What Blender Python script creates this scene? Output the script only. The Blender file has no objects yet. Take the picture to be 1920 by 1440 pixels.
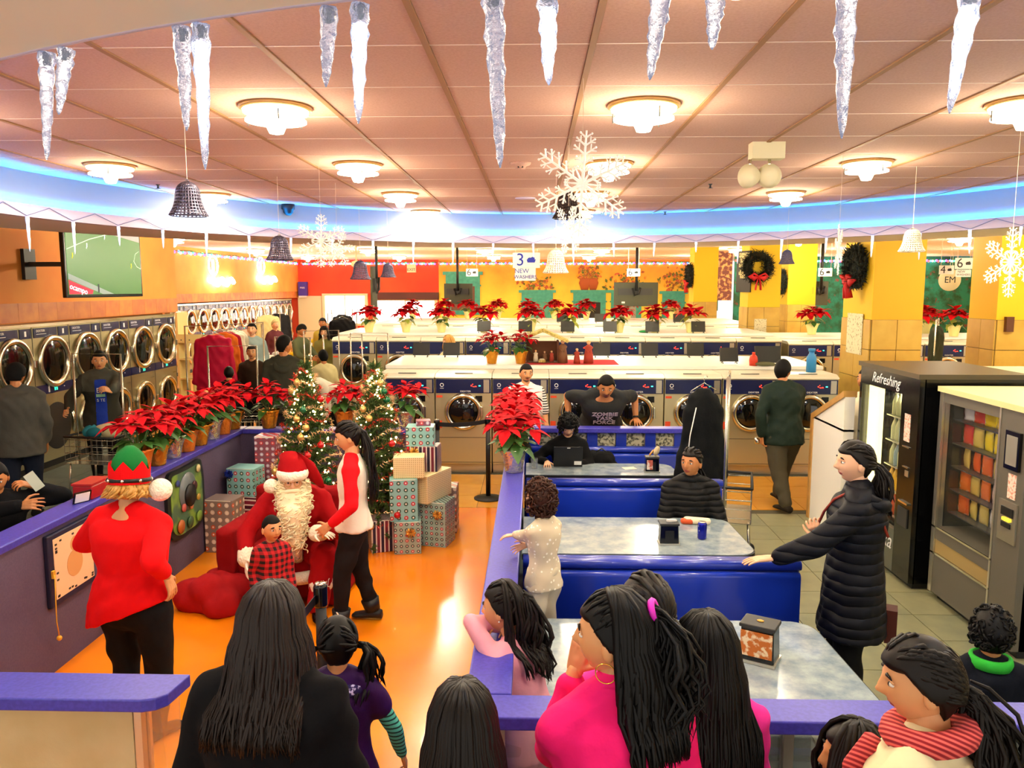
import bpy, bmesh, math, random
import numpy as np
from mathutils import Vector, Matrix, Euler
random.seed(7)
SC = bpy.context.scene
COL = SC.collection
R = math.radians
V = Vector

# ------------------------------------------------------------------ camera
FPX = 1480.0
CAM_Z = 2.5
CAM_Y = 0.12
PITCH = math.atan(183 / FPX)
YAW = math.atan(42 / FPX * math.cos(PITCH))
cam_data = bpy.data.cameras.new('camera')
cam_data.sensor_width = 36.0
cam_data.lens = 36.0 * FPX / 1920.0
cam_data.clip_start = 0.05
cam_data.clip_end = 200
cam = bpy.data.objects.new('camera', cam_data)
cam.location = (0, CAM_Y, CAM_Z)
cam.rotation_euler = (math.pi / 2 - PITCH, 0, YAW)
COL.objects.link(cam)
SC.camera = cam

# ------------------------------------------------------------------ exposure and world
SC.view_settings.view_transform = 'Standard'
SC.view_settings.look = 'None'
SC.view_settings.gamma = 1.0
SC.view_settings.use_curve_mapping = False
SC.view_settings.exposure = 0.75
SC.cycles.max_bounces = 5
SC.cycles.diffuse_bounces = 3
SC.cycles.glossy_bounces = 2
SC.cycles.transmission_bounces = 3
SC.cycles.use_adaptive_sampling = True
SC.cycles.adaptive_threshold = 0.10
SC.cycles.adaptive_min_samples = 16
SC.cycles.use_light_tree = False
SC.cycles.transparent_max_bounces = 8
SC.cycles.sample_clamp_indirect = 4.0
SC.cycles.caustics_reflective = False
SC.cycles.caustics_refractive = False
SC.cycles.use_denoising = True
wd = bpy.data.worlds.new('world')
wd.use_nodes = True
wd.node_tree.nodes['Background'].inputs[0].default_value = (1.0, 0.93, 0.84, 1)
wd.node_tree.nodes['Background'].inputs[1].default_value = 0.85
SC.world = wd

# ------------------------------------------------------------------ pixel helpers (where a thing of known distance stands)
_r = V((math.cos(YAW), math.sin(YAW), 0))
_f = V((-math.sin(YAW) * math.cos(PITCH), math.cos(YAW) * math.cos(PITCH), -math.sin(PITCH)))
_u = _r.cross(_f)
def ray(px, py):
    return (_f + _r * ((px - 960) / FPX) + _u * ((720 - py) / FPX))
def aY(px, py, Y):
    d = ray(px, py); t = (Y - CAM_Y) / d.y
    return V((0, CAM_Y, CAM_Z)) + d * t
def aZ(px, py, z):
    d = ray(px, py); t = (z - CAM_Z) / d.z
    return V((0, CAM_Y, CAM_Z)) + d * t
def aX(px, py, X):
    d = ray(px, py); t = X / d.x
    return V((0, CAM_Y, CAM_Z)) + d * t

# ------------------------------------------------------------------ materials
def lin(c):
    if isinstance(c, str):
        c = c.lstrip('#'); c = [int(c[i:i + 2], 16) / 255 for i in (0, 2, 4)]
    return [x / 12.92 if x <= 0.04045 else ((x + 0.055) / 1.055) ** 2.4 for x in c[:3]] + [1.0]
_M = {}
class NT:
    def __init__(s, mat):
        s.t = mat.node_tree; s.n = s.t.nodes; s.l = s.t.links
    def put(s, sock, v):
        if hasattr(v, 'is_linked') or hasattr(v, 'links'): s.l.new(v, sock)
        else: sock.default_value = v
    def m(s, op, a, b=0.0, c=0.0):
        n = s.n.new('ShaderNodeMath'); n.operation = op
        for i, v in enumerate((a, b, c)):
            if i < len(n.inputs): s.put(n.inputs[i], v)
        return n.outputs[0]
    def mix(s, f, a, b):
        n = s.n.new('ShaderNodeMix'); n.data_type = 'RGBA'
        s.put(n.inputs[0], f)
        s.put(n.inputs[6], lin(a) if isinstance(a, str) else a)
        s.put(n.inputs[7], lin(b) if isinstance(b, str) else b)
        return n.outputs[2]
    def obj(s):
        n = s.n.new('ShaderNodeTexCoord'); x = s.n.new('ShaderNodeSeparateXYZ')
        s.l.new(n.outputs['Object'], x.inputs[0]); return n.outputs['Object'], x.outputs
    def noise(s, scale, detail=2.0, vec=None, rough=0.5):
        n = s.n.new('ShaderNodeTexNoise'); n.inputs['Scale'].default_value = scale
        n.inputs['Detail'].default_value = detail; n.inputs['Roughness'].default_value = rough
        if vec is None: vec = s.obj()[0]
        s.l.new(vec, n.inputs['Vector']); return n.outputs[0]
    def ramp(s, v, lo, hi):
        n = s.n.new('ShaderNodeMapRange'); s.put(n.inputs[0], v)
        n.inputs[1].default_value = lo; n.inputs[2].default_value = hi; return n.outputs[0]
def M(name, col='#808080', rough=0.5, metal=0.0, emit=None, es=0.0, trans=0.0, alpha=1.0, spec=0.5, bump=None, noise=None, coat=0.0, sheen=0.0):
    if name in _M: return _M[name]
    m = bpy.data.materials.new(name); m.use_nodes = True
    b = m.node_tree.nodes['Principled BSDF']; nt = NT(m)
    b.inputs['Base Color'].default_value = lin(col)
    b.inputs['Roughness'].default_value = rough
    b.inputs['Metallic'].default_value = metal
    b.inputs['Specular IOR Level'].default_value = spec
    b.inputs['Transmission Weight'].default_value = trans
    b.inputs['Alpha'].default_value = alpha
    b.inputs['Coat Weight'].default_value = coat
    b.inputs['Sheen Weight'].default_value = sheen
    if emit:
        b.inputs['Emission Color'].default_value = lin(emit); b.inputs['Emission Strength'].default_value = es
        if name not in ('cyan_led', 'day_pane', 'vend_lit'): m.cycles.emission_sampling = 'NONE'
    if noise:
        sc, c2, lo, hi = noise
        f = nt.ramp(nt.noise(sc, 3.0), lo, hi)
        nt.l.new(nt.mix(f, col, c2), b.inputs['Base Color'])
    if bump:
        bn = nt.n.new('ShaderNodeBump'); bn.inputs['Strength'].default_value = bump[1]; bn.inputs['Distance'].default_value = bump[2] if len(bump) > 2 else 0.01
        nt.l.new(nt.noise(bump[0], 3.0), bn.inputs['Height']); nt.l.new(bn.outputs[0], b.inputs['Normal'])
    _M[name] = m
    return m
def MN(name, fn, rough=0.5, metal=0.0, coat=0.0, emit=0.0, spec=0.5):
    """material whose colour comes from fn(nt, x, y, z, vec)"""
    if name in _M: return _M[name]
    m = bpy.data.materials.new(name); m.use_nodes = True
    b = m.node_tree.nodes['Principled BSDF']; nt = NT(m)
    vec, xyz = nt.obj()
    c = fn(nt, xyz[0], xyz[1], xyz[2], vec)
    if emit: b.inputs['Base Color'].default_value = (.01, .01, .01, 1)
    else: nt.l.new(c, b.inputs['Base Color'])
    b.inputs['Roughness'].default_value = rough; b.inputs['Metallic'].default_value = metal; b.inputs['Coat Weight'].default_value = coat
    b.inputs['Specular IOR Level'].default_value = spec
    if emit:
        nt.l.new(c, b.inputs['Emission Color']); b.inputs['Emission Strength'].default_value = emit; m.cycles.emission_sampling = 'NONE'
    _M[name] = m
    return m

# ------------------------------------------------------------------ objects
def tag(o, label=None, cat=None, group=None, kind=None):
    if label: o['label'] = label
    if cat: o['category'] = cat
    if group: o['group'] = group
    if kind: o['kind'] = kind
    return o
def thing(name, label, cat, loc=(0, 0, 0), rz=0.0, group=None):
    o = bpy.data.objects.new(name, None); o.empty_display_size = 0.1
    COL.objects.link(o); o.location = loc; o.rotation_euler = (0, 0, rz)
    return tag(o, label, cat, group)
def link(name, data, parent=None, loc=(0, 0, 0), rot=(0, 0, 0), scale=(1, 1, 1)):
    o = bpy.data.objects.new(name, data); COL.objects.link(o)
    if parent is not None: o.parent = parent
    o.location = loc; o.rotation_euler = rot; o.scale = scale
    return o
_kids = {}
def clone(src, parent=None):
    c = src.copy(); COL.objects.link(c)
    if parent is not None: c.parent = parent
    for ch in src.children: clone(ch, c)
    return c
def light(name, kind, loc, energy, color=(1, 1, 1), size=0.1, rot=None, parent=None):
    d = bpy.data.lights.new(name, kind); d.energy = energy; d.color = color
    if kind == 'AREA': d.shape = 'DISK'; d.size = size
    else: d.shadow_soft_size = size
    o = link(name, d, parent, loc)
    if rot: o.rotation_euler = rot
    return o

class MB:
    """collects shapes; build() links them as one mesh object"""
    def __init__(s): s.v = []; s.f = []; s.mi = []; s.sm = []; s.mats = []; s.cur = 0; s.smooth = False
    def mat(s, m, smooth=None):
        if isinstance(m, str): m = _M[m]
        if m not in s.mats: s.mats.append(m)
        s.cur = s.mats.index(m)
        if smooth is not None: s.smooth = smooth
        return s
    def face(s, idx):
        s.f.append(tuple(idx)); s.mi.append(s.cur); s.sm.append(s.smooth)
    def poly(s, pts):
        n = len(s.v); s.v += [tuple(p) for p in pts]; s.face(range(n, n + len(pts))); return s
    def box(s, x0, x1, y0, y1, z0, z1, mtx=None):
        n = len(s.v)
        p = [V((x, y, z)) for z in (z0, z1) for y in (y0, y1) for x in (x0, x1)]
        if mtx is not None: p = [mtx @ q for q in p]
        s.v += [tuple(q) for q in p]
        sm, s.smooth = s.smooth, False
        for q in ((0, 2, 3, 1), (4, 5, 7, 6), (0, 1, 5, 4), (2, 6, 7, 3), (0, 4, 6, 2), (1, 3, 7, 5)): s.face([n + i for i in q])
        s.smooth = sm
        return s
    def rings(s, rings, close=True, cap=True, flip=False):
        n0 = len(s.v); k = len(rings[0])
        for r in rings: s.v += [tuple(p) for p in r]
        for i in range(len(rings) - 1):
            for j in range(k if close else k - 1):
                a = n0 + i * k + j; b = n0 + i * k + (j + 1) % k
                q = (a, b, b + k, a + k)
                s.face(q[::-1] if flip else q)
        if cap and close:
            a = [n0 + j for j in range(k)]; b = [n0 + (len(rings) - 1) * k + j for j in range(k)]
            s.face(a if flip else a[::-1]); s.face(b[::-1] if flip else b)
        return s
    def loft(s, rs, seg=12, cap=True):
        """rs: list of (centre, axis a, axis b)"""
        out = []
        for c, a, b in rs:
            c = V(c); a = V(a); b = V(b)
            out.append([c + a * math.cos(2 * math.pi * j / seg) + b * math.sin(2 * math.pi * j / seg) for j in range(seg)])
        return s.rings(out, True, cap)
    def tube(s, pts, rad, seg=6, cap=True, flat=1.0, up=None):
        pts = [V(p) for p in pts]; n = len(pts)
        if not hasattr(rad, '__len__'): rad = [rad] * n
        t0 = (pts[1] - pts[0]).normalized()
        u = V(up) if up is not None else (V((0, 0, 1)) if abs(t0.z) < 0.9 else V((1, 0, 0)))
        rs = []
        for i, p in enumerate(pts):
            t = (pts[min(i + 1, n - 1)] - pts[max(i - 1, 0)])
            if t.length < 1e-9: t = t0
            t = t.normalized()
            u = u - t * u.dot(t)
            if u.length < 1e-6: u = t.orthogonal()
            u.normalize(); w = t.cross(u)
            rs.append((p, u * rad[i] * flat, w * rad[i]))
        return s.loft(rs, seg, cap)
    def cyl(s, p0, p1, r0, r1=None, seg=16, cap=True):
        return s.tube([p0, p1], [r0, r0 if r1 is None else r1], seg, cap)
    def lathe(s, prof, seg=24, mtx=None, cap=True):
        """prof: list of (r, z)"""
        rs = []
        for r, z in prof:
            ring = [V((r * math.cos(2 * math.pi * j / seg), r * math.sin(2 * math.pi * j / seg), z)) for j in range(seg)]
            if mtx is not None: ring = [mtx @ p for p in ring]
            rs.append(ring)
        return s.rings(rs, True, cap)
    def ball(s, c, r, seg=12, nr=7, mtx=None):
        if not hasattr(r, '__len__'): r = (r, r, r)
        c = V(c); rs = []
        for i in range(nr + 1):
            a = -math.pi / 2 + math.pi * i / nr
            a = max(-math.pi / 2 + 0.02, min(math.pi / 2 - 0.02, a))
            ring = []
            for j in range(seg):
                b = 2 * math.pi * j / seg
                p = V((r[0] * math.cos(a) * math.cos(b), r[1] * math.cos(a) * math.sin(b), r[2] * math.sin(a)))
                ring.append(c + (mtx @ p if mtx is not None else p))
            rs.append(ring)
        return s.rings(rs)
    def capsule(s, p0, p1, r0, r1, seg=10, flat=1.0, up=None):
        p0 = V(p0); p1 = V(p1); d = p1 - p0
        L = d.length
        if L < 1e-6: return s.ball(p0, max(r0, r1), seg, 6)
        t = d / L; P = []; RR = []
        for a in (88, 60, 30): P.append(p0 - t * r0 * math.sin(R(a))); RR.append(r0 * math.cos(R(a)))
        P.append(p0); RR.append(r0); P.append(p1); RR.append(r1)
        for a in (30, 60, 88): P.append(p1 + t * r1 * math.sin(R(a))); RR.append(r1 * math.cos(R(a)))
        return s.tube(P, RR, seg, True, flat, up)
    def torus(s, c, R0, r, seg=24, rs=8, mtx=None):
        rings = []
        for i in range(seg + 1):
            a = 2 * math.pi * i / seg; ring = []
            for j in range(rs):
                b = 2 * math.pi * j / rs
                p = V(((R0 + r * math.cos(b)) * math.cos(a), (R0 + r * math.cos(b)) * math.sin(a), r * math.sin(b)))
                ring.append(V(c) + (mtx @ p if mtx is not None else p))
            rings.append(ring)
        return s.rings(rings, True, False)
    def add(s, other, mtx=None):
        n = len(s.v)
        s.v += [tuple(mtx @ V(p)) for p in other.v] if mtx is not None else other.v
        mp = []
        for m in other.mats:
            if m not in s.mats: s.mats.append(m)
            mp.append(s.mats.index(m))
        for f, mi, sm in zip(other.f, other.mi, other.sm):
            s.f.append(tuple(i + n for i in f)); s.mi.append(mp[mi] if mp else 0); s.sm.append(sm)
        return s
    def mesh(s, name):
        me = bpy.data.meshes.new(name)
        me.from_pydata(s.v, [], s.f)
        for m in s.mats: me.materials.append(m)
        if s.mi:
            me.polygons.foreach_set('material_index', s.mi)
            me.polygons.foreach_set('use_smooth', s.sm)
        me.update()
        return me
    def build(s, name, parent=None, loc=(0, 0, 0), rot=(0, 0, 0), bevel=0.0, fix=True):
        me = s.mesh(name)
        if fix:
            bm = bmesh.new(); bm.from_mesh(me); bmesh.ops.recalc_face_normals(bm, faces=bm.faces[:]); bm.to_mesh(me); bm.free()
        o = link(name, me, parent, loc, rot)
        if bevel:
            b = o.modifiers.new('b', 'BEVEL'); b.width = bevel; b.segments = 2; b.limit_method = 'ANGLE'; b.angle_limit = R(50)
        return o
def mb(m=None, smooth=False):
    b = MB()
    if m is not None: b.mat(m, smooth)
    return b
def bx(name, m, x0, x1, y0, y1, z0, z1, parent=None, bevel=0.0, loc=(0, 0, 0), rot=(0, 0, 0)):
    return mb(m).box(x0, x1, y0, y1, z0, z1).build(name, parent, loc, rot, bevel, fix=False)
_fonts = {}
WORK = bpy.data.scenes.new('work')
def text(name, body, size, m, parent=None, loc=(0, 0, 0), rot=(math.pi / 2, 0, 0), extrude=0.001, align='CENTER', shear=0.0, bold=0.0, xs=1.0):
    k = (body, size, m.name, extrude, align, shear, bold)
    d = _fonts.get(k)
    if d is None:
        d = bpy.data.curves.new(name, 'FONT'); d.body = body; d.size = size; d.extrude = extrude; d.align_x = align; d.align_y = 'CENTER'; d.shear = shear; d.offset = bold; d.resolution_u = 3
        d.materials.append(m)
        o = bpy.data.objects.new('tmp', d); WORK.collection.objects.link(o)
        with bpy.context.temp_override(scene=WORK, view_layer=WORK.view_layers[0]):
            dg = bpy.context.evaluated_depsgraph_get(); dg.update()
        me = bpy.data.meshes.new_from_object(o.evaluated_get(dg)); me.name = name
        bpy.data.objects.remove(o); bpy.data.curves.remove(d)
        d = me; _fonts[k] = d
    o = link(name, d, parent, loc, rot); o.scale = (xs, 1, 1)
    return o
ORD = ['first', 'second', 'third', 'fourth', 'fifth', 'sixth', 'seventh', 'eighth', 'ninth', 'tenth', 'eleventh', 'twelfth', 'thirteenth', 'fourteenth']
# ------------------------------------------------------------------ lamps of the place: fixtures are built further down, their light is set here
LAMP_W = 10.0
REAR_W = 55.0
WARM = (1.0, 0.865, 0.62)
RC = V((0.35, 5.75, 0)); RR = 4.30        # the round ceiling tray
ZT = 3.38                                  # tray ceiling
ZR = 3.62                                  # ceiling of the washing hall behind
# ------------------------------------------------------------------ shared materials
M('tile_ceiling', '#d3ac9a', 0.95, bump=(220, 0.25, 0.003), noise=(90, '#c9a08e', 0.35, 0.7))
M('runner_tan', '#a5794f', 0.7)
M('runner_white', '#f3e0cf', 0.6)
M('soffit', '#fbf6ea', 0.8)
M('band_white', '#a9bfe2', 0.7)  # white band; the LED strip's blue glow is put into its base colour
M('lip', '#d7cbe6', 0.6)
M('orange_wall', '#ef8a34', 0.75, noise=(1.2, '#f5a040', 0.3, 0.75))
M('red_wall', '#d83f22', 0.75, noise=(0.6, '#e0562a', 0.35, 0.7))
M('yellow_col', '#f2c81e', 0.7)
M('orange_col', '#f2b01c', 0.7)
M('col_tile', '#d8b450', 0.45, noise=(3, '#c79c3e', 0.35, 0.7))
M('white', '#f4f1ea', 0.5)
M('cream', '#e9dfb4', 0.6)
M('black', '#0b0b0d', 0.5)
M('blackgloss', '#08080a', 0.15)
M('darkgrey', '#2c2c2b', 0.5)
M('steel', '#c9c3b0', 0.30, 0.85, bump=(40, 0.05))
M('steel_dryer', '#a8a07c', 0.36, 0.75)
M('chrome', '#e6e2d4', 0.14, 1.0)
M('chrome_gold', '#ddd8c2', 0.2, 1.0)
M('glass_dark', '#0d0c0b', 0.06, spec=0.8)
M('navy_panel', '#141c4a', 0.25)
M('led_red', '#ff3020', emit='#ff2a18', es=4.0)
M('led_green', '#40ffd0', emit='#30ffd0', es=4.0)
M('blue_ledge', '#4440b4', 0.38, noise=(60, '#3c38a4', 0.4, 0.6))
M('blue_vinyl', '#1634b0', 0.28, coat=0.3)
M('blue_trim', '#1d34a8', 0.3, coat=0.3)
M('purple_wall', '#4f4360', 0.8, bump=(150, 0.2), noise=(80, '#5a4b66', 0.3, 0.7))
M('beige_panel', '#cbb98a', 0.7, bump=(90, 0.15), noise=(5, '#c0ab78', 0.3, 0.7))
M('alu', '#d7d3c4', 0.3, 0.9)
M('wood', '#c99a55', 0.45, noise=(6, '#b5843f', 0.3, 0.7))
M('teal', '#2c8f80', 0.55, noise=(7, '#3fa493', 0.3, 0.7))
M('teal_dark', '#1d6f64', 0.6)
def f_orange(nt, x, y, z, vec):
    a = nt.ramp(nt.noise(0.9, 3, vec), 0.3, 0.7)
    return nt.mix(a, '#f57a08', '#fb9a10')
MN('orange_floor', f_orange, 0.22, coat=0.15)
def f_tile(c1, c2, c3):
    def fn(nt, x, y, z, vec):
        oi = nt.n.new('ShaderNodeObjectInfo').outputs['Random']
        v = nt.n.new('ShaderNodeVectorMath'); v.operation = 'ADD'; nt.l.new(vec, v.inputs[0])
        cx = nt.n.new('ShaderNodeCombineXYZ'); nt.l.new(nt.m('MULTIPLY', oi, 40.0), cx.inputs[0]); nt.l.new(cx.outputs[0], v.inputs[1])
        a = nt.ramp(nt.noise(5, 4, v.outputs[0]), 0.3, 0.75)
        return nt.mix(nt.m('MULTIPLY', oi, 0.45), nt.mix(a, c1, c2), c3)
    return fn
MN('yellow_tile', f_tile('#d98f1c', '#e8ab3a', '#c97f1e'), 0.3)
MN('slate_tile', f_tile('#8c8c6c', '#6f7560', '#a39a6e'), 0.4)
MN('grey_tile', f_tile('#5c6a66', '#4b5956', '#6b756c'), 0.4)
M('grout', '#55513f', 0.9)
MN('wood_tile', f_tile('#bd5c0e', '#e08a1c', '#93450e'), 0.45)

# ------------------------------------------------------------------ floor
floor = tag(bx('floor', _M['grout'], -12, 20, -1.5, 36, -0.12, -0.006), kind='structure')
bx('orange_surface', _M['orange_floor'], -3.12, -0.2, 1.2, 8.85, -0.006, 0.0, floor)
bx('booth_surface', _M['grey_tile'], -0.2, 1.55, 1.2, 8.85, -0.006, -0.001, floor)
def tiles(par, m, x0, x1, y0, y1, s, gap=0.006, name='floor_tile'):
    me = mb(m).box(-s / 2 + gap / 2, s / 2 - gap / 2, -s / 2 + gap / 2, s / 2 - gap / 2, -0.006, 0.0).mesh(name)
    nx = int(round((x1 - x0) / s)); ny = int(round((y1 - y0) / s))
    for i in range(nx):
        for j in range(ny):
            link(name, me, par, (x0 + (i + .5) * s, y0 + (j + .5) * s, 0))
tiles(floor, _M['slate_tile'], 1.56, 3.36, 2.4, 8.85, 0.45)
tiles(floor, _M['yellow_tile'], -3.3, 4.65, 8.86, 10.45, 0.53)
tiles(floor, _M['grey_tile'], -6.62, -3.27, 4.5, 12.9, 0.56)
bx('hall_surface', _M['yellow_tile'], -10, 4.65, 12.95, 33.5, -0.006, -0.001, floor)
bx('hall_side_surface', _M['yellow_tile'], 4.66, 17, 8.86, 33.5, -0.006, -0.001, floor)
bx('side_surface', _M['slate_tile'], 3.37, 17, -1.5, 8.85, -0.006, -0.001, floor)
bx('front_surface', _M['slate_tile'], -10, 3.36, -1.5, 1.19, -0.006, -0.001, floor)

# ------------------------------------------------------------------ ceilings
NB = 4.33; NP = 1.75
def rim(off, a):
    r = RR + off; c, q = math.cos(a), math.sin(a)
    if q >= 0: return V((RC.x + r * c, RC.y + r * q, 0))
    x = c; k = (1 - abs(x) ** NP) ** (1 / NP)
    return V((RC.x + r * x, RC.y - (NB + off) * k, 0))
def rimlathe(m, prof, name, par=None, seg=160, smooth=True):
    rs = []
    for off, z in prof: rs.append([rim(off, 2 * math.pi * j / seg) + V((0, 0, z)) for j in range(seg)])
    return mb(m, smooth).rings(rs, True, False).build(name, par)
def rimY(x, off=-.12):
    t = (x - RC.x) / (RR + off)
    return RC.y - (NB + off) * (1 - abs(t) ** NP) ** (1 / NP)
ceil_hall = tag(bx('ceiling', _M['soffit'], -12, 18, -1.5, 36, ZR, ZR + 0.1), kind='structure')
b = mb(_M['runner_tan'])
b.rings([[rim(.8, 2 * math.pi * j / 96) + V((0, 0, z)) for j in range(96)] for z in (ZT + .012, ZT + .05)])
tray = tag(b.build('ceiling_tray'), kind='structure')
X0 = -0.40; S = 0.61
t_me = mb(_M['tile_ceiling']).box(-S / 2 + 0.014, S / 2 - 0.014, -S / 2 + 0.003, S / 2 - 0.003, ZT, ZT + 0.012).mesh('ceiling_tile')
cols = set(); rows = set()
for i in range(-9, 10):
    for j in range(-1, 18):
        cx = X0 + (i + .5) * S; cy = 0.09 + (j + .5) * S
        if ((cx - RC.x) / 4.7) ** 2 + ((cy - RC.y) / 4.95) ** 2 < 1:
            link('ceiling_tile', t_me, tray, (cx, cy, 0))
for i in range(-8, 9):
    x = X0 + i * S; dx = x - RC.x
    if abs(dx) > 4.4: continue
    h = math.sqrt(4.75 ** 2 - dx * dx)
    bx('runner', _M['runner_tan'], x - 0.012, x + 0.012, RC.y - h, RC.y + h, ZT - 0.006, ZT + 0.01, tray)
for j in range(0, 19):
    y = 0.09 + j * S; dy = y - RC.y
    if abs(dy) > 4.4: continue
    h = math.sqrt(4.75 ** 2 - dy * dy)
    bx('cross_runner', _M['runner_white'], RC.x - h, RC.x + h, y - 0.0035, y + 0.0035, ZT - 0.0015, ZT + 0.01, tray)
# ring-shaped soffit with a hidden blue light strip on its ledge
ring = tag(rimlathe(_M['soffit'], [(-.10, 3.02), (1.0, 3.02), (1.0, ZR), (0, ZR), (0, 3.055), (-.08, 3.055), (-.10, 3.055), (-.10, 3.02)], 'ceiling_ring', None, smooth=False), kind='structure')
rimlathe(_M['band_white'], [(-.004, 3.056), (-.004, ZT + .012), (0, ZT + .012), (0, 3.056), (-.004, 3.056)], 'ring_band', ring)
rimlathe(_M['lip'], [(-.12, 3.022), (-.10, 3.018), (-.10, 3.115), (-.12, 3.115), (-.12, 3.022)], 'ring_lip', ring)
M('cyan_led', '#20d0ff', emit='#0a98ff', es=95.0)
rimlathe(_M['cyan_led'], [(-.07, 3.060), (-.05, 3.060), (-.05, 3.072), (-.07, 3.072), (-.07, 3.060)], 'light_strip', ring)

# ------------------------------------------------------------------ walls
def wall(name, m, x0, x1, y0, y1, z0, z1):
    return tag(bx(name, m, x0, x1, y0, y1, z0, z1), kind='structure')
wl = wall('wall_left', _M['orange_wall'], -6.98, -6.74, 4.0, 14.9, 2.02, ZR)
wall('wall_left_back', _M['orange_wall'], -7.95, -7.85, 4.0, 14.9, 0, 2.02)
wall('wall_left_return', _M['orange_wall'], -9.9, -6.98, 14.8, 14.9, 0, ZR)
wt_me = mb(_M['wood_tile']).box(0, 0.02, -0.208, 0.208, 0, 0.25).mesh('wood_tile')
for k in range(17):
    link('wood_tile', wt_me, wl, (-6.74, 7.95 + 0.42 * k, 2.03))
ww = wall('wall_left_hall', _M['orange_wall'], -11.3, -11.15, 14.9, 33.6, 0, ZR)
wu = wall('wall_left_hall_upper', _M['orange_wall'], -11.15, -9.98, 14.9, 33.6, 2.03, ZR)
for k in range(44):
    link('wood_tile', wt_me, wu, (-9.98, 15.2 + 0.42 * k, 2.04))
YB = 33.5
wr = wall('wall_back_red', _M['red_wall'], -11.15, -4.02, YB, YB + .2, 0, ZR)
def f_mural(nt, x, y, z, vec):
    n = nt.noise(0.9, 5, vec, 0.6)
    g = nt.ramp(nt.m('ADD', z, nt.m('MULTIPLY', n, 1.6)), 2.6, 4.3)
    return nt.mix(g, '#f6d94a', '#e48d2c')
wy = wall('wall_back_yellow', MN('mural_yellow', f_mural, 0.8), -4.02, 7.6, YB, YB + .2, 0, ZR)
def f_jungle(nt, x, y, z, vec):
    n = nt.ramp(nt.noise(2.2, 5, vec, 0.65), 0.42, 0.6)
    n2 = nt.ramp(nt.noise(5.0, 3, vec), 0.62, 0.7)
    return nt.mix(n2, nt.mix(n, '#1f7d6a', '#1d4a2c'), '#7a3b34')
wg = wall('wall_back_green', MN('mural_green', f_jungle, 0.8), 7.6, 20, YB - 3, YB - 2.8, 0, ZR)
wall('wall_right', _M['yellow_col'], 17, 17.2, -1.5, 36, 0, ZR)
# bright shop windows in the red wall
M('day_pane', '#ffffff', emit='#fff6ea', es=3.2)
def win(n, x0, x1, z0, z1, y=YB):
    w = mb(_M['cream']).box(x0 - .12, x0, y - .1, y, z0 - .1, z1 + .1).box(x1, x1 + .12, y - .1, y, z0 - .1, z1 + .1).box(x0, x1, y - .1, y, z1, z1 + .1).box(x0, x1, y - .1, y, z0 - .1, z0).build('window_%d' % n)
    tag(w, kind='structure')
    k = max(1, round((x1 - x0) / 1.0)); d = (x1 - x0) / k
    for i in range(k):
        bx('pane', _M['day_pane'], x0 + i * d + .02, x0 + (i + 1) * d - .02, y - .05, y - .03, z0, z1, w)
    for i in range(1, k):
        bx('mullion', _M['cream'], x0 + i * d - .02, x0 + i * d + .02, y - .08, y - .02, z0, z1, w)
win(1, -8.85, -7.15, 0.95, 2.1)
win(2, -6.7, -4.2, 0.7, 1.9)
tag(bx('trim_1', M('brown', '#4a1c12', 0.6), -6.85, -4.02, YB - .25, YB, 1.95, 2.25), kind='structure')
tag(bx('trim_2', _M['cream'], -10.0, -9.0, YB - .06, YB, 0, 2.1), kind='structure')
# columns
def column(n, x0, y0, w=0.68, d=0.68, front='yellow_col'):
    c = tag(mb(_M[front]).box(x0, x0 + w, y0, y0 + d, 2.05, ZR).build('column_%d' % n), kind='structure')
    bx('shaft_side', _M['yellow_col'], x0 - .006, x0, y0, y0 + d, 2.05, ZR, c)
    bx('plinth', _M['grout'], x0, x0 + w, y0, y0 + d, 0, 2.05, c)
    h = w / 2 - .004
    for i in range(2):
        for k in range(5):
            z0 = k * .41
            bx('column_tile', _M['col_tile'], x0 + i * w / 2 + .004, x0 + (i + 1) * w / 2 - .004, y0 - .02, y0, z0 + .004, z0 + .406, c)
            bx('column_tile', _M['col_tile'], x0 - .02, x0, y0 + i * d / 2 + .004, y0 + (i + 1) * d / 2 - .004, z0 + .004, z0 + .406, c)
    return c
col_near = column(1, 4.58, 11.0, front='orange_col', d=1.0)
col_mid = column(2, 4.62, 17.4)
col_far = column(3, 4.62, 23.3)
col_c = column(4, 6.25, 19.9)
col_e = column(5, 6.25, 11.0, w=1.0)

# ------------------------------------------------------------------ low walls round the photo area and the booths
lw = wall('wall_play', _M['purple_wall'], -3.25, -3.12, 2.98, 8.44, 0, 0.95)
bx('ledge', _M['blue_ledge'], -3.29, -3.09, 2.80, 8.46, 0.95, 1.0, lw, 0.008)
lb = wall('wall_play_back', _M['purple_wall'], -3.12, -1.25, 8.30, 8.44, 0, 0.95)
bx('ledge', _M['blue_ledge'], -3.085, -1.20, 8.27, 8.46, 0.95, 1.0, lb, 0.008)
ln = wall('wall_counter', _M['beige_panel'], -5.0, -1.50, 2.86, 2.95, 0, 0.95)
b = mb(_M['blue_ledge'])
zz = []
pts = [(-5, 2.80), (-1.43, 2.80), (-1.385, 2.815), (-1.355, 2.85), (-1.335, 3.0), (-5, 3.0)]
b.rings([[V((x, y, .95)) for x, y in pts], [V((x, y, 1.0)) for x, y in pts]])
b.build('ledge', ln, bevel=.006)
M('clear', '#e8f0ee', 0.08, trans=0.85, alpha=0.35)
bx('end_post', _M['alu'], -1.50, -1.47, 2.865, 2.945, 0, .95, ln)
bx('clear_panel', _M['clear'], -1.47, -1.34, 2.90, 2.91, 0.05, .95, ln)
rw = wall('wall_booth', _M['blue_trim'], -0.21, -0.12, 3.0, 8.45, 0, 0.95)
bx('ledge', _M['blue_ledge'], -0.25, -0.08, 2.885, 8.55, 0.95, 1.0, rw, 0.006)
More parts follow.
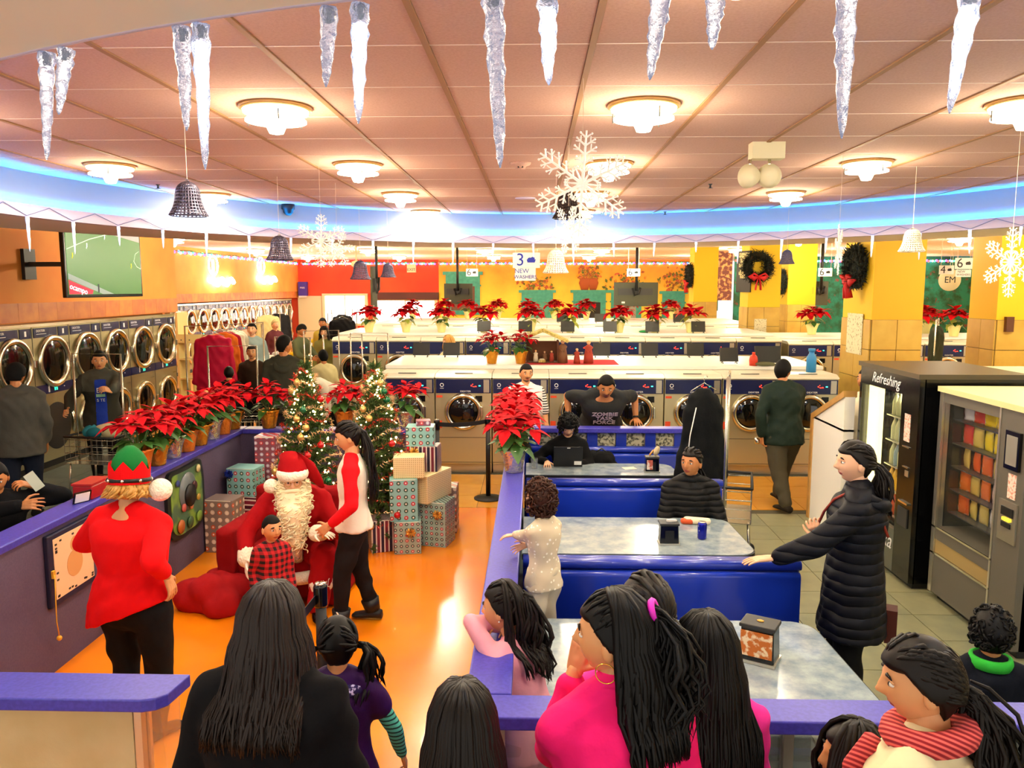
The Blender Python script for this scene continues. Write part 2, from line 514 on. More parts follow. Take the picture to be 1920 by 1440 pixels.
rn = wall('wall_booth_front', _M['alu'], -0.22, -0.17, 2.78, 2.84, 0, .95)
bx('ledge', _M['blue_ledge'], -0.25, 3.0, 2.72, 2.88, 0.95, 1.0, rn, 0.006)
for k in range(9):
    x = -0.12 + k * 0.345
    bx('post', _M['alu'], x - .018, x + .018, 2.79, 2.83, 0, .95, rn)
    bx('clear_panel', _M['clear'], x + .018, x + .327, 2.805, 2.815, 0.05, .95, rn)
rf = wall('wall_booth_rear', _M['blue_trim'], -0.1, 1.55, 8.46, 8.52, 0, 0.80)
bx('ledge', _M['blue_ledge'], -0.08, 1.62, 8.42, 8.58, 0.95, 1.0, rf, 0.006)
for k in range(6):
    bx('baluster', _M['blue_trim'], -0.05 + k * .31, 0.06 + k * .31, 8.46, 8.52, .80, .95, rf)
for k in range(5):
    bx('etched_pane', M('etched', '#c9c4a0', 0.3, noise=(40, '#4a4a3a', 0.45, 0.6)), 0.065 + k * .31, 0.255 + k * .31, 8.485, 8.495, .80, .95, rf)
# half walls beyond the vending machines
hw = wall('wall_half_slope', _M['white'], 3.0, 3.1, 7.75, 8.6, 0, 1.12)
b = mb(_M['wood'])
p = [(8.62, 0), (8.62, 1.14), (7.75, 1.5), (7.75, 1.44), (8.56, 1.10), (8.56, 0)]
b.rings([[V((2.985, y, z)) for y, z in p], [V((3.115, y, z)) for y, z in p]])
b.build('wood_cap', hw)
b = mb(_M['white']); p = [(8.56, 1.1), (7.75, 1.44), (7.75, 1.1)]
b.rings([[V((3.0, y, z)) for y, z in p], [V((3.1, y, z)) for y, z in p]]); b.build('slope_infill', hw)
hb = wall('wall_half_cream', _M['cream'], 4.7, 9.5, 9.3, 9.45, 0, 1.5)
bx('cap', _M['cream'], 4.6, 9.6, 8.9, 9.5, 1.5, 1.54, hb, .005)
hc = wall('wall_half_side', _M['cream'], 4.05, 4.2, 6.6, 9.0, 0, 1.62)
bx('cap', _M['cream'], 3.9, 9.5, 7.75, 8.6, 1.62, 1.66, hc, .005)
bx('dark_slot', _M['black'], 4.2, 6.0, 7.68, 7.74, 1.56, 1.62, hc)
# ------------------------------------------------------------------ ceiling lamps
M('lamp_glass', '#fff6e0', 0.4, emit='#ffe9c4', es=9.0)
M('lamp_rim', '#c8a05a', 0.4, 0.3)
def lamp_meshes():
    a = mb(_M['lamp_rim'], True).lathe([(0.02, 0), (0.175, 0), (0.178, -0.012), (0.165, -0.02), (0.02, -0.02)], 40).mesh('canopy')
    g = mb(_M['lamp_glass'], True).lathe([(0.001, -0.018), (0.160, -0.02), (0.156, -0.034), (0.11, -0.046), (0.001, -0.05)], 28).mesh('glass_dish')
    d = mb(_M['lamp_glass'], True).lathe([(0.10, -0.062), (0.146, -0.064), (0.148, -0.074), (0.09, -0.082), (0.052, -0.088), (0.034, -0.128), (0.001, -0.135), (0.001, -0.062)], 28).mesh('lower_disc')
    p = mb(_M['darkgrey']).box(-.003, .003, -.003, .003, -.085, -.02).mesh('pin')
    return a, g, d, p
LM = lamp_meshes()
def lamp(x, y, z, label, group, w, rear=False, s=1.0):
    t = thing('ceiling_lamp', label, 'ceiling light', (x, y, z), 0.4, group)
    t.scale = (s, s, s)
    link('canopy', LM[0], t); link('glass_dish', LM[1], t); link('lower_disc', LM[2], t)
    for k in range(3):
        a = 2.1 * k + .5
        link('pin', LM[3], t, (0.148 * math.cos(a), 0.148 * math.sin(a), 0))
    near_rim = 4.3 - (V((x, y, 0)) - RC).length
    if not rear: light('lamp_light', 'AREA', (0, 0, -0.145), w, WARM, 0.30, parent=t)
    light('lamp_glow', 'POINT', (0, 0, -0.26), w * ((.95 if near_rim > .9 else .5) if not rear else 1.45), WARM, 0.11, parent=t)
rowname = ['row over the foreground heads', 'row over the front counter', 'row over the photo chair', 'row before the blue band', 'row against the blue band']
LX = [-3.10, -1.28, 0.53, 2.36, 4.18]
for j, y in enumerate((2.30, 4.12, 5.95, 7.77, 9.52)):
    xs = [x for x in LX if (V((x, y, 0)) - RC).length < 4.12]
    for i, x in enumerate(xs):
        lamp(x, y, ZT, 'glass ceiling light, %s from the orange wall in the %s' % (ORD[i], rowname[j]), 'round ceiling lights in the tray', LAMP_W)
n = 0
HX = [-8.4, -5.0, -1.5, 2.0, 6.0, 9.6, 13.4]
for y in (8.9, 13.2, 18.5, 24.0, 29.5):  # nearest row is out of view, added to brighten the yellow columns
    for x in HX:
        if y < 14 and (x < -6 or (y < 9 and x < 5.9)): continue
        n += 1
        lamp(x, y, ZR, 'hall ceiling light %s metres past the band, %s from the neon wall' % ({8.9: 'no', 13.2: 'three', 18.5: 'eight', 24.0: 'fourteen', 29.5: 'nineteen'}[y], ORD[HX.index(x)]), 'washing hall ceiling lights', REAR_W, True, 1.6)

# ------------------------------------------------------------------ washers
M('washer_face', '#cbc29c', 0.32, 0.7)
M('washer_top', '#f0ead6', 0.35, 0.15)
M('label_orange', '#d8481e', 0.5)
M('text_white', '#f2f2f2', 0.5)
def washer_proto():
    W = 0.76; h = W / 2
    t = thing('washing_machine', 'proto', 'washing machine')
    mb(_M['washer_face']).box(-h + .006, h - .006, 0.012, 1.05, 0.13, 1.30).build('cabinet', t, bevel=.006)
    mb(_M['steel']).box(-h + .01, h - .01, 0.06, 1.05, 0.0, .13).build('plinth', t)
    b = mb(_M['washer_top']); p = [(-0.005, 1.295), (0.0, 1.31), (.10, 1.345), (1.06, 1.345), (1.06, 1.30), (0.0, 1.295)]
    b.rings([[V((-h + .003, y, z)) for y, z in p], [V((h - .003, y, z)) for y, z in p]]); b.build('lid', t)
    mb(_M['darkgrey']).box(-.12, .12, .09, .11, 1.345, 1.352).build('hatch', t)
    pn = mb(_M['navy_panel']).box(-h + .015, h - .015, 0.0, .014, 1.09, 1.28).build('control_panel', t, bevel=.004)
    mb(_M['led_red']).box(.10, .115, -.003, 0, 1.185, 1.20).box(.125, .15, -.003, 0, 1.175, 1.183).box(.12, .13, -.003, 0, 1.205, 1.215).box(.155, .175, -.003, 0, 1.175, 1.187).build('display', pn)
    mb(_M['led_green']).box(.205, .228, -.003, 0, 1.185, 1.197).build('status_light', pn)
    mb(_M['text_white']).torus((-.285, 0, 1.20), .022, .004, 12, 4, Matrix.Rotation(R(90), 3, 'X')).box(-.31, -.26, -.003, 0, 1.155, 1.16).build('emblem', pn)
    text('brand_text', 'DEXTER', 0.03, _M['text_white'], pn, (0.03, -.002, 1.115), xs=1.3)
    mb(_M['steel']).box(.27, .345, -.004, .0, 1.10, 1.27).build('coin_slot', t)
    mb(_M['blackgloss']).box(.02, .11, 0, .014, .97, 1.06).build('card_reader', t)
    mb(_M['blackgloss']).box(.16, .25, 0, .014, .975, 1.055).build('coin_box', t)
    mb(_M['label_orange']).box(-.36, -.28, .008, .014, 1.03, 1.06).build('warning_label', t); mb(_M['label_orange']).box(-.36, -.29, .008, .014, .62, .72).build('warning_label', t)
    # door
    rot = Matrix.Translation(V((0, 0.012, .84))) @ Matrix.Rotation(R(90), 4, 'X')
    d = mb(_M['chrome_gold'], True).lathe([(.25, 0), (.255, .02), (.235, .05), (.205, .055), (.19, .03), (.185, 0.0)], 40, rot, cap=False).build('door', t)
    mb(_M['glass_dark'], True).lathe([(.19, .022), (.16, .035), (.09, .05), (.002, .055)], 32, rot, cap=False).build('door_glass', d)
    mb(_M['chrome']).box(.235, .262, -.05, .012, .76, .92).build('door_handle', d, bevel=.006)
    mb(_M['darkgrey']).box(-h + .01, h - .01, .009, .013, .488, .494).box(-h + .01, h - .01, .009, .013, .15, .156).build('seam', t)
    return t
WP = washer_proto()
def washer(x, y, z, label, group, sx=1.0, sz=1.0):
    global WP, WP_used
    t = WP if not WP_used else clone(WP)
    WP_used = True
    t.location = (x, y, z); t.scale = (sx, 1, sz)
    tag(t, label, 'washing machine', group)
    return t
WP_used = False
for i in range(8):
    washer(-2.08 + .38 + .76 * i, 10.5, 0, 'steel front-load washer in the nearest row, %s from the Christmas trees' % ORD[i], 'washers in the nearest row')
for i in range(10):
    washer(-3.72 + .41 + .82 * i, 14.5, 0, 'steel front-load washer in the middle row, %s from the coat racks' % ORD[i], 'washers in the middle row', 1.075, 1.165)
for i in range(11):
    washer(-3.9 + .42 + .84 * i, 18.7, 0, 'steel front-load washer in the far row, %s from the coat racks' % ORD[i], 'washers in the far row', 1.1, 1.165)
for i in range(7):
    washer(4.75 + .42 + .84 * i, 15.0, 0, 'steel front-load washer past the yellow columns, %s from the column' % ORD[i], 'washers past the columns', 1.1, 1.1)
# white folding tops between the back-to-back rows
tag(bx('laundry_counter', M('top_white', '#fbf8ef', 0.35), -2.1, 4.02, 11.15, 12.75, 1.346, 1.40, None, .01), 'long white folding top over the nearest washers with the nativity on it', 'worktop')
tag(bx('laundry_counter', _M['top_white'], -3.74, 4.5, 15.1, 17.0, 1.568, 1.62, None, .01), 'long white folding top over the middle washers with potted poinsettias', 'worktop')
tag(bx('laundry_counter', _M['top_white'], -3.92, 5.35, 19.3, 22.6, 1.568, 1.61, None, .01), 'long white folding top over the far washers under the mural windows', 'worktop')
tag(bx('laundry_counter', _M['top_white'], 4.75, 10.6, 15.6, 17.2, 1.482, 1.52, None, .01), 'white folding top past the yellow columns with poinsettias', 'worktop')
for (x0, x1, y0, y1, z, l) in ((-2.05, 3.98, 11.6, 12.7, 1.3, 'nearest'), (-3.7, 4.45, 15.6, 16.95, 1.5, 'middle'), (-3.9, 5.3, 19.8, 22.5, 1.5, 'far'), (4.8, 10.55, 16.1, 17.15, 1.42, 'side')):
    tag(bx('washer_housing', _M['steel'], x0, x1, y0, y1, 0, z), 'plain steel rear housing behind the %s washer row' % l, 'housing')

# ------------------------------------------------------------------ stacked dryers
M('dryer_white', '#efe9d8', 0.4)
def dryer_proto(openlow=False):
    W = .84; h = W / 2
    t = thing('stacked_dryer', 'proto', 'dryer')
    mb(_M['steel_dryer']).box(-h + .004, h - .004, .01, 1.0, .10, 1.98).build('cabinet', t)
    mb(_M['black']).box(-h + .01, h - .01, .05, .9, 0, .10).build('plinth', t)
    mb(_M['chrome']).box(-h, h, -.005, .02, 1.96, 2.0).build('top_trim', t)
    p = mb(_M['navy_panel']).box(-h + .03, .12, 0, .012, 1.81, 1.94).box(.16, h - .03, 0, .012, 1.81, 1.94).build('header_panel', t)
    text('brand_text', 'DEXTER', .045, _M['text_white'], p, (-.25, -.003, 1.90), xs=1.2)
    mb(_M['text_white']).box(-.34, -.12, -.002, 0, 1.855, 1.862).box(.25, .29, -.002, 0, 1.84, 1.91).build('print', p)
    q = mb(_M['navy_panel']).box(-h + .01, h - .01, 0, .012, 1.03, 1.16).build('middle_panel', t)
    mb(M('led_teal', '#2fd0a0', emit='#2fd0a0', es=1.2)).box(-.02, .01, -.003, 0, 1.06, 1.13).box(.03, .05, -.003, 0, 1.06, 1.13).box(-.02, .05, -.003, 0, 1.09, 1.098).build('display', q)
    mb(_M['text_white']).box(.2, .22, -.003, 0, 1.09, 1.10).box(-.16, -.13, -.003, 0, 1.05, 1.13).build('print', q)
    for nm, zc, r in (('upper_door', 1.47, .365), ('lower_door', .56, .33)):
        rot = Matrix.Translation(V((0, .01, zc))) @ Matrix.Rotation(R(90), 4, 'X')
        if openlow and nm == 'lower_door':
            hole = mb(_M['black'], True).lathe([(r, .004), (.002, .006)], 36, rot, cap=False).build('drum_opening', t)
            rot = Matrix.Translation(V((r + .02, -.02, zc))) @ Matrix.Rotation(R(72), 4, 'Z') @ Matrix.Translation(V((r, 0, 0))) @ Matrix.Rotation(R(90), 4, 'X')
        d = mb(_M['chrome_gold'], True).lathe([(r, 0), (r + .004, .03), (r - .015, .055), (r - .05, .06), (r - .085, .04), (r - .09, .01)], 44, rot, cap=False).build(nm, t)
        mb(_M['glass_dark'], True).lathe([(r - .08, .03), (r * .5, .045), (.002, .05)], 36, rot, cap=False).build('door_glass', d)
        if not (openlow and nm == 'lower_door'):
            mb(_M['chrome']).box(r - .02, r + .03, -.06, .0, zc - .05, zc + .05).build('door_handle', d, bevel=.006)
    mb(_M['chrome']).box(.24, .36, -.004, .01, 1.70, 1.705).box(.24, .36, -.004, .01, 1.28, 1.285).box(.24, .36, -.004, .01, .78, .785).box(.24, .36, -.004, .01, .92, .925).build('louvre', t)
    mb(_M['darkgrey']).box(h - .005, h - .002, .005, .01, .1, 1.98).build('seam', t)
    return t
DP = dryer_proto(); DO = dryer_proto(True)
k = 0
for i in range(6):
    y = 10.06 + .84 * i
    if i == 1: t = DO
    elif i == 0: t = DP
    else: t = clone(DP)
    t.location = (-6.70, y, 0); t.rotation_euler = (0, 0, R(90))
    tag(t, ('stacked steel dryer with its lower door swung open, near the basket cart' if i == 1 else 'stacked steel dryer under the orange wall, %s counting toward the pale shelf' % ORD[i]), 'dryer', 'stacked dryers under the television')
for i in range(13):
    t = clone(DP); t.location = (-9.98, 22.0 + .84 * i, 0); t.rotation_euler = (0, 0, R(90))
    tag(t, 'stacked dryer of the far bank under the neon signs, %s from the shelf' % ORD[i], 'dryer', 'far bank of dryers')

# ------------------------------------------------------------------ booths
def rbox(b, x0, x1, y0, y1, z0, z1, r=.03, n=4):
    """box with rounded edges round x axis ends"""
    prof = []
    for cy, cz, a0 in ((y1 - r, z1 - r, 0), (y0 + r, z1 - r, 90), (y0 + r, z0 + r, 180), (y1 - r, z0 + r, 270)):
        for k in range(n + 1):
            a = R(a0 + 90 * k / n); prof.append((cy + r * math.cos(a), cz + r * math.sin(a)))
    b.rings([[V((x0, y, z)) for y, z in prof], [V((x1, y, z)) for y, z in prof]])
    return b
def bench(y, label, ztop=.95, x1=1.52, both=True):
    t = thing('booth_bench', label, 'bench', (0, y, 0), 0, 'blue vinyl booth benches')
    mb(_M['blue_trim']).box(-.06, x1, .06, .14, 0, ztop - .04).build('back_panel', t)
    rbox(mb(_M['blue_vinyl'], True), -.05, x1 - .01, 0, .07, .44, ztop - .06, .03).build('back_cushion', t)
    rbox(mb(_M['blue_trim'], True), -.06, x1, .02, .10, ztop - .055, ztop, .025).build('top_roll', t)
    rbox(mb(_M['blue_trim'], True), -.06, x1, .09, .17, ztop - .065, ztop - .012, .025).build('rear_roll', t)
    rbox(mb(_M['blue_vinyl'], True), -.05, x1 - .01, -.42, .02, .36, .46, .04).build('seat', t)
    mb(_M['black']).box(-.05, x1 - .05, -.38, .06, 0, .36).build('seat_base', t)
    if both:
        rbox(mb(_M['blue_vinyl'], True), -.05, x1 - .01, .14, .20, .44, ztop - .09, .028).build('rear_cushion', t)
        rbox(mb(_M['blue_vinyl'], True), -.05, x1 - .01, .18, .56, .36, .46, .04).build('rear_seat', t)
        mb(_M['black']).box(-.05, x1 - .05, .14, .52, 0, .36).build('rear_base', t)
    return t
bench(4.45, 'blue vinyl booth bench back the woman in the navy coat leans on')
bench(6.33, 'blue vinyl booth bench behind the pale table with the soda can')
bench(8.16, 'blue vinyl booth bench where the boy with the laptop sits', .84, both=False)
def f_lam(nt, x, y, z, vec):
    a = nt.ramp(nt.noise(9, 5, vec, 0.65), 0.35, 0.68)
    return nt.mix(a, '#76889a', '#aab8bb')
MN('laminate', f_lam, 0.16, coat=0.4)
def table(y0, y1, label, x1=1.47):
    t = thing('booth_table', label, 'table', (0, 0, 0), 0, 'laminate booth tables')
    r = .13; pts = [(-.075, y0), (x1 - r, y0)]
    for k in range(1, 8): a = R(-90 + 90 * k / 7); pts.append((x1 - r + r * math.cos(a), y0 + r + r * math.sin(a)))
    for k in range(0, 8): a = R(90 * k / 7); pts.append((x1 - r - .02 + r * math.cos(a), y1 - r + r * math.sin(a)))
    pts.append((-.075, y1))
    mb(_M['laminate']).rings([[V((x, y, .745)) for x, y in pts], [V((x, y, .755)) for x, y in pts]]).build('table_top', t)
    q = [(x + (.008 if x > .5 else 0), y + (.008 if y > (y0 + y1) / 2 else -.008)) for x, y in pts]
    mb(_M['black']).rings([[V((x, y, .712)) for x, y in q], [V((x, y, .750)) for x, y in q]]).build('edge_band', t)
    cx = .75; cy = (y0 + y1) / 2
    mb(_M['black'], True).cyl((cx, cy, .03), (cx, cy, .712), .04).build('pedestal', t)
    mb(_M['black']).box(cx - .3, cx + .3, cy - .04, cy + .04, 0, .03).box(cx - .04, cx + .04, cy - .25, cy + .25, 0, .035).build('foot', t)
    return t
table(3.20, 4.12, 'blue-grey laminate booth table nearest the watching girls in pink')
table(5.15, 5.98, 'pale reflective booth table with napkin box and soda can')
table(7.34, 7.83, 'far booth table with the open laptop on it', 1.36)

# ------------------------------------------------------------------ vending machines
M('vend_grey', '#5e594e', 0.5); M('vend_side', '#6e685a', 0.55); M('vend_top', '#e6d79a', 0.5)
M('vend_glass', '#cfd4cc', 0.03, trans=0.9, alpha=0.10)
M('vend_lit', '#fff6b0', emit='#fff0a0', es=1.5)
snack = thing('snack_machine', 'grey snack vending machine with a glass front of chip bags', 'vending machine', (3.21, 5.26, 0))
def sb(name, m, x0, x1, y0, y1, z0, z1, par=None, bevel=0): return bx(name, m, x0, x1, y0, y1, z0, z1, par or snack, bevel)
W1 = 1.12
sb('back_shell', _M['vend_side'], .75, .85, 0, W1, .06, 1.68)
sb('side_shell', _M['vend_side'], .05, .75, 0, .03, .06, 1.68)
sb('side_shell', _M['vend_side'], .05, .75, W1 - .03, W1, .06, 1.68)
sb('base_shell', _M['vend_grey'], .05, .75, .03, W1 - .03, .06, .60)
sb('top_shell', _M['vend_top'], -.02, .87, -.02, W1 + .02, 1.68, 1.72)
sb('kick_plate', _M['black'], .06, .8, .03, W1 - .03, 0, .06)
sb('control_pillar', _M['vend_grey'], 0, .10, 0, .30, .06, 1.68)
sb('lower_door', _M['vend_grey'], 0, .05, .30, W1, .06, .38)
sb('delivery_flap', M('vend_tan', '#9c8450', .5), .005, .05, .30, W1, .39, .50)
sb('flap_trim', _M['chrome'], -.008, .0, .30, W1, .375, .39)
sb('upper_rail', _M['vend_grey'], 0, .05, .30, W1, .50, .60)
sb('sill_trim', _M['chrome'], -.01, .0, .30, W1, .59, .605)
sb('hinge_trim', _M['alu'], -.008, .05, W1 - .05, W1, .06, 1.68)
sb('pillar_trim', _M['alu'], -.005, .04, .30, .32, .06, 1.68)
sb('head_rail', _M['vend_grey'], 0, .05, .30, W1, 1.60, 1.68)
sb('front_glass', _M['vend_glass'], .01, .018, .32, W1 - .05, .605, 1.60)
fr = sb('picture_frame', _M['blackgloss'], -.02, 0, .05, .21, 1.28, 1.54)
sb('picture', M('print_grey', '#8a867c', .3), -.023, -.02, .07, .19, 1.31, 1.51, fr)
sb('notice', M('notice', '#e9d8c8', .6, noise=(60, '#d88a70', .5, .6)), -.004, 0, .08, .17, 1.08, 1.25)
pl = sb('pay_panel', _M['steel'], -.012, 0, .04, .24, .78, 1.06)
sb('bill_slot', _M['black'], -.02, -.012, .07, .2, .96, 1.02, pl)
sb('bill_light', M('bill_yellow', '#ffe040', emit='#ffd820', es=1.5), -.022, -.012, .1, .18, .925, .945, pl)
sb('bill_mouth', _M['black'], -.02, -.012, .09, .19, .88, .915, pl)
sb('coin_return', _M['black'], -.016, -.0, .08, .16, .20, .28)
for k in range(5):
    sb('shelf', _M['darkgrey'], .08, .72, .34, W1 - .06, .72 + k * .185, .73 + k * .185)
sb('liner', _M['black'], .06, .74, .31, .325, .60, 1.62); sb('liner', _M['black'], .06, .74, W1 - .045, W1 - .032, .60, 1.62); sb('liner', _M['black'], .06, .74, .32, W1 - .04, 1.62, 1.63)
sb('backdrop_panel', _M['black'], .70, .74, .32, W1 - .05, .60, 1.60)
bag_cols = ['#f4d000', '#f2d810', '#e86020', '#e9e9e9', '#2a50c0', '#e03030', '#d8c060', '#f07010']
def bagmesh(c):
    m = M('bag_' + c, c, .25, coat=.5, noise=(14, '#f8f0d0' if c != '#e9e9e9' else '#30304a', .55, .7))
    rs = []
    for k, (z, w, d) in enumerate(((0, .064, .003), (.015, .062, .008), (.05, .063, .018), (.09, .062, .02), (.14, .061, .008), (.158, .065, .003))):
        rs.append([V((d * math.cos(a) * .9, w * math.sin(a), z)) for a in [2 * math.pi * j / 10 for j in range(10)]])
    return mb(m, True).rings(rs).mesh('chip_bag')
BAGS = [bagmesh(c) for c in bag_cols]
import itertools
rr = random.Random(3)
for k in range(5):
    for j in range(5):
        y = .42 + j * .14
        ci = {4: 0, 3: 1}.get(k, None)
        if ci is None: ci = rr.randrange(2, 8)
        elif j > 2: ci = rr.randrange(2, 8)
        o = link('chip_bag', BAGS[ci], None, (3.21 + .16, 5.26 + y, .73 + k * .185), (0, 0, rr.uniform(-.2, .2)))
        tag(o, 'snack bag on shelf %s of the grey machine, %s from its pay panel' % (ORD[4 - k], ORD[j]), 'snack bag', 'bags in the snack machine')
light('machine_lamp', 'AREA', (.3, .4, 1.60), 1.2, (1, .95, .8), .2, parent=snack)

drink = thing('drink_machine', 'tall black drink vending machine with a lit glass front', 'vending machine', (3.10, 6.50, 0))
def db(name, m, x0, x1, y0, y1, z0, z1, par=None, bevel=0): return bx(name, m, x0, x1, y0, y1, z0, z1, par or drink, bevel)
W2 = 1.15
db('side_shell', _M['blackgloss'], .04, .85, 0, .04, .05, 1.76); db('side_shell', _M['blackgloss'], .04, .85, W2 - .04, W2, .05, 1.76)
db('back_shell', _M['black'], .82, .85, .04, W2 - .04, .05, 1.76)
db('top_shell', M('vend_brown', '#4a4028', .4), -.02, .87, -.02, W2 + .02, 1.76, 1.80)
db('kick_plate', _M['black'], .05, .8, .03, W2 - .03, 0, .05)
db('control_pillar', _M['blackgloss'], 0, .05, 0, .30, .05, 1.76)
db('header', _M['blackgloss'], 0, .05, .30, W2, 1.60, 1.76)
db('lower_panel', M('vend_slate', '#54584e', .3), 0, .05, .30, W2, .05, .42)
db('hinge_trim', _M['blackgloss'], -.005, .05, W2 - .05, W2, .42, 1.60)
db('lit_liner', _M['vend_lit'], .06, .10, W2 - .30, W2 - .06, .45, 1.58)
db('lit_back', M('vend_back', '#e6e0a0', .5), .78, .81, .31, W2 - .05, .45, 1.6)
db('front_glass', _M['vend_glass'], .008, .014, .30, W2 - .05, .42, 1.60)
db('notice', _M['notice'], -.004, 0, .12, .22, 1.22, 1.45)
db('slot_trim', _M['chrome'], -.012, 0, .1, .22, 1.17, 1.18); db('slot_trim', _M['chrome'], -.012, 0, .1, .2, 1.0, 1.01); db('slot_trim', _M['chrome'], -.02, 0, .06, .22, .70, .715)
db('key_pad', _M['steel'], -.006, 0, .1, .16, .93, .98); db('coin_plate', _M['darkgrey'], -.01, 0, .07, .24, .50, .66)
text('header_script', 'Refreshing', .13, _M['text_white'], drink, (-.003, .62, 1.68), (R(90), 0, R(-90)), shear=.3)
text('panel_script', 'ka', .2, _M['text_white'], drink, (-.003, .42, .30), (R(90), 0, R(-90)), shear=.3)
M('bottle_a', '#d8dca0', .1, trans=.2); M('bottle_b', '#8fb0b8', .1, trans=.2); M('bottle_c', '#e0b020', .15); M('bottle_d', '#c04a28', .15); M('bottle_e', '#3d5a3a', .15)
def bottle(m): return mb(_M[m], True).lathe([(.001, 0), (.032, .0), (.034, .01), (.034, .12), (.02, .165), (.013, .18), (.013, .195), (.001, .195)], 12).mesh('bottle')
BT = {m: bottle(m) for m in ('bottle_a', 'bottle_b', 'bottle_c', 'bottle_d', 'bottle_e')}
capm = mb(_M['white'], True).lathe([(.001, .193), (.015, .193), (.015, .212), (.001, .212)], 10).mesh('cap')
for k, row in enumerate((('bottle_d', 'bottle_e'), ('bottle_a', 'bottle_c'), ('bottle_b', 'bottle_a'), ('bottle_a', 'bottle_b'), ('bottle_a', 'bottle_a'))):
    db('shelf', _M['alu'], .12, .72, .32, W2 - .32, .44 + k * .225, .45 + k * .225)
    for j in range(6):
        o = link('drink_bottle', BT[row[rr.randrange(2)]], None, (3.10 + .17, 6.50 + .36 + j * .08, .45 + k * .225))
        tag(o, 'drink bottle on shelf %s of the black machine, %s from its pillar' % (ORD[4 - k], ORD[j]), 'bottle', 'bottles in the drink machine')
        link('cap', capm, o)
light('machine_lamp', 'AREA', (.3, .55, 1.58), 5, (1, .95, .7), .3, parent=drink)
# ------------------------------------------------------------------ people: one continuous body each, clothing and hair as parts
def smooth01(t):
    t = max(0.0, min(1.0, t)); return t * t * (3 - 2 * t)
def fuse(b, voxel, it=4, name='fused'):
    """merge the overlapping closed shells of b into one smooth skin; returns an MB"""
    me = b.mesh('tmp'); o = bpy.data.objects.new('tmp', me); WORK.collection.objects.link(o)
    m = o.modifiers.new('r', 'REMESH'); m.mode = 'VOXEL'; m.voxel_size = voxel; m.adaptivity = 0.0
    s = o.modifiers.new('s', 'SMOOTH'); s.factor = 0.5; s.iterations = it
    with bpy.context.temp_override(scene=WORK, view_layer=WORK.view_layers[0]):
        dg = bpy.context.evaluated_depsgraph_get(); dg.update()
    e = o.evaluated_get(dg); me2 = e.to_mesh()
    n = len(me2.vertices); co = np.empty(n * 3); me2.vertices.foreach_get('co', co)
    fs = [tuple(p.vertices) for p in me2.polygons]
    out = MB(); out.v = [tuple(c) for c in co.reshape(-1, 3)]; out.f = fs
    e.to_mesh_clear(); bpy.data.objects.remove(o); bpy.data.meshes.remove(me)
    return out
def wrinkle(b, amp=.004, seed=0, freq=1.0):
    v = np.array(b.v); n = np.zeros_like(v)
    f4 = np.array([q if len(q) == 4 else (q[0], q[1], q[2], q[2]) for q in b.f])
    fn = np.cross(v[f4[:, 2]] - v[f4[:, 0]], v[f4[:, 3]] - v[f4[:, 1]])
    for k in range(4): np.add.at(n, f4[:, k], fn)
    n /= np.linalg.norm(n, axis=1)[:, None] + 1e-9
    x, y, z = v[:, 0] * freq, v[:, 1] * freq, v[:, 2] * freq; o = seed * 1.7
    w = np.sin(34 * z + 9 * np.sin(7 * x + 5 * y + o) + o) * .55 + np.sin(21 * z - 26 * x + 6 * np.sin(9 * y + 4 * z + o)) * .5 + np.sin(47 * z + 19 * y + 5 * np.sin(14 * x + o * 2)) * .35
    m = .5 + .5 * np.sin(5 * z + 6 * x - 4 * y + o)
    v += n * (amp * w * (.35 + .65 * m))[:, None]
    b.v = [tuple(q) for q in v]
    return b
def paint(b, m, fn=None):
    """one material for all faces, or fn(face centre array) -> index into list m"""
    if isinstance(m, (list, tuple)):
        b.mats = list(m); co = np.array(b.v)
        cen = np.array([co[list(f)].mean(axis=0) for f in b.f])
        b.mi = [int(i) for i in fn(cen)]
    else:
        b.mats = [m]; b.mi = [0] * len(b.f)
    b.sm = [True] * len(b.f)
    return b
_ico = {}
def ico(sub):
    if sub not in _ico:
        bm = bmesh.new(); bmesh.ops.create_icosphere(bm, subdivisions=sub, radius=1.0)
        v = np.array([x.co[:] for x in bm.verts]); f = [tuple(q.index for q in x.verts) for x in bm.faces]; bm.free()
        _ico[sub] = (v, f)
    return _ico[sub]
def g2(a, b, sa, sb): return np.exp(-(a / sa) ** 2 - (b / sb) ** 2)
def head_shape(d, child=0.0, soft=0.0):
    """unit directions -> head surface, face toward +y, metres, adult size"""
    x, y, z = d[:, 0].copy(), d[:, 1].copy(), d[:, 2].copy()
    X = x * 0.076; Y = y * 0.094; Z = z * 0.115
    lo = np.clip(-z, 0, 1)
    X *= 1 - (0.30 - .08 * child) * lo ** 1.5
    Y = np.where(y < 0, Y * (1 - 0.40 * lo ** 1.3), Y * (1 - 0.10 * lo))
    Y = np.where(y > 0, Y * (1 - 0.05 * np.clip(z, 0, 1)), Y)
    fr = np.clip(y * 1.6, 0, 1)
    nz = Z + 0.022; ns = 1 - .35 * child
    Y += fr * ns * (0.021 * g2(X, nz, 0.0115, 0.013) + 0.012 * g2(X, Z + 0.002, 0.008, 0.02))
    X += fr * 0.0
    Y += fr * 0.004 * g2(np.abs(X) - 0.028, Z - 0.026, 0.022, 0.008)
    Y -= fr * 0.009 * g2(np.abs(X) - 0.031, Z - 0.008, 0.014, 0.011)
    Y += fr * 0.007 * g2(X, Z + 0.050, 0.022, 0.006) + fr * 0.007 * g2(X, Z + 0.062, 0.02, 0.006)
    Y -= fr * 0.004 * g2(X, Z + 0.073, 0.02, 0.006)
    Y += fr * 0.009 * g2(X, Z + 0.090, 0.024, 0.016)
    Y += fr * (0.004 + .004 * child) * g2(np.abs(X) - 0.04, Z + 0.035, 0.02, 0.022)
    return np.stack([X, Y, Z], axis=1)
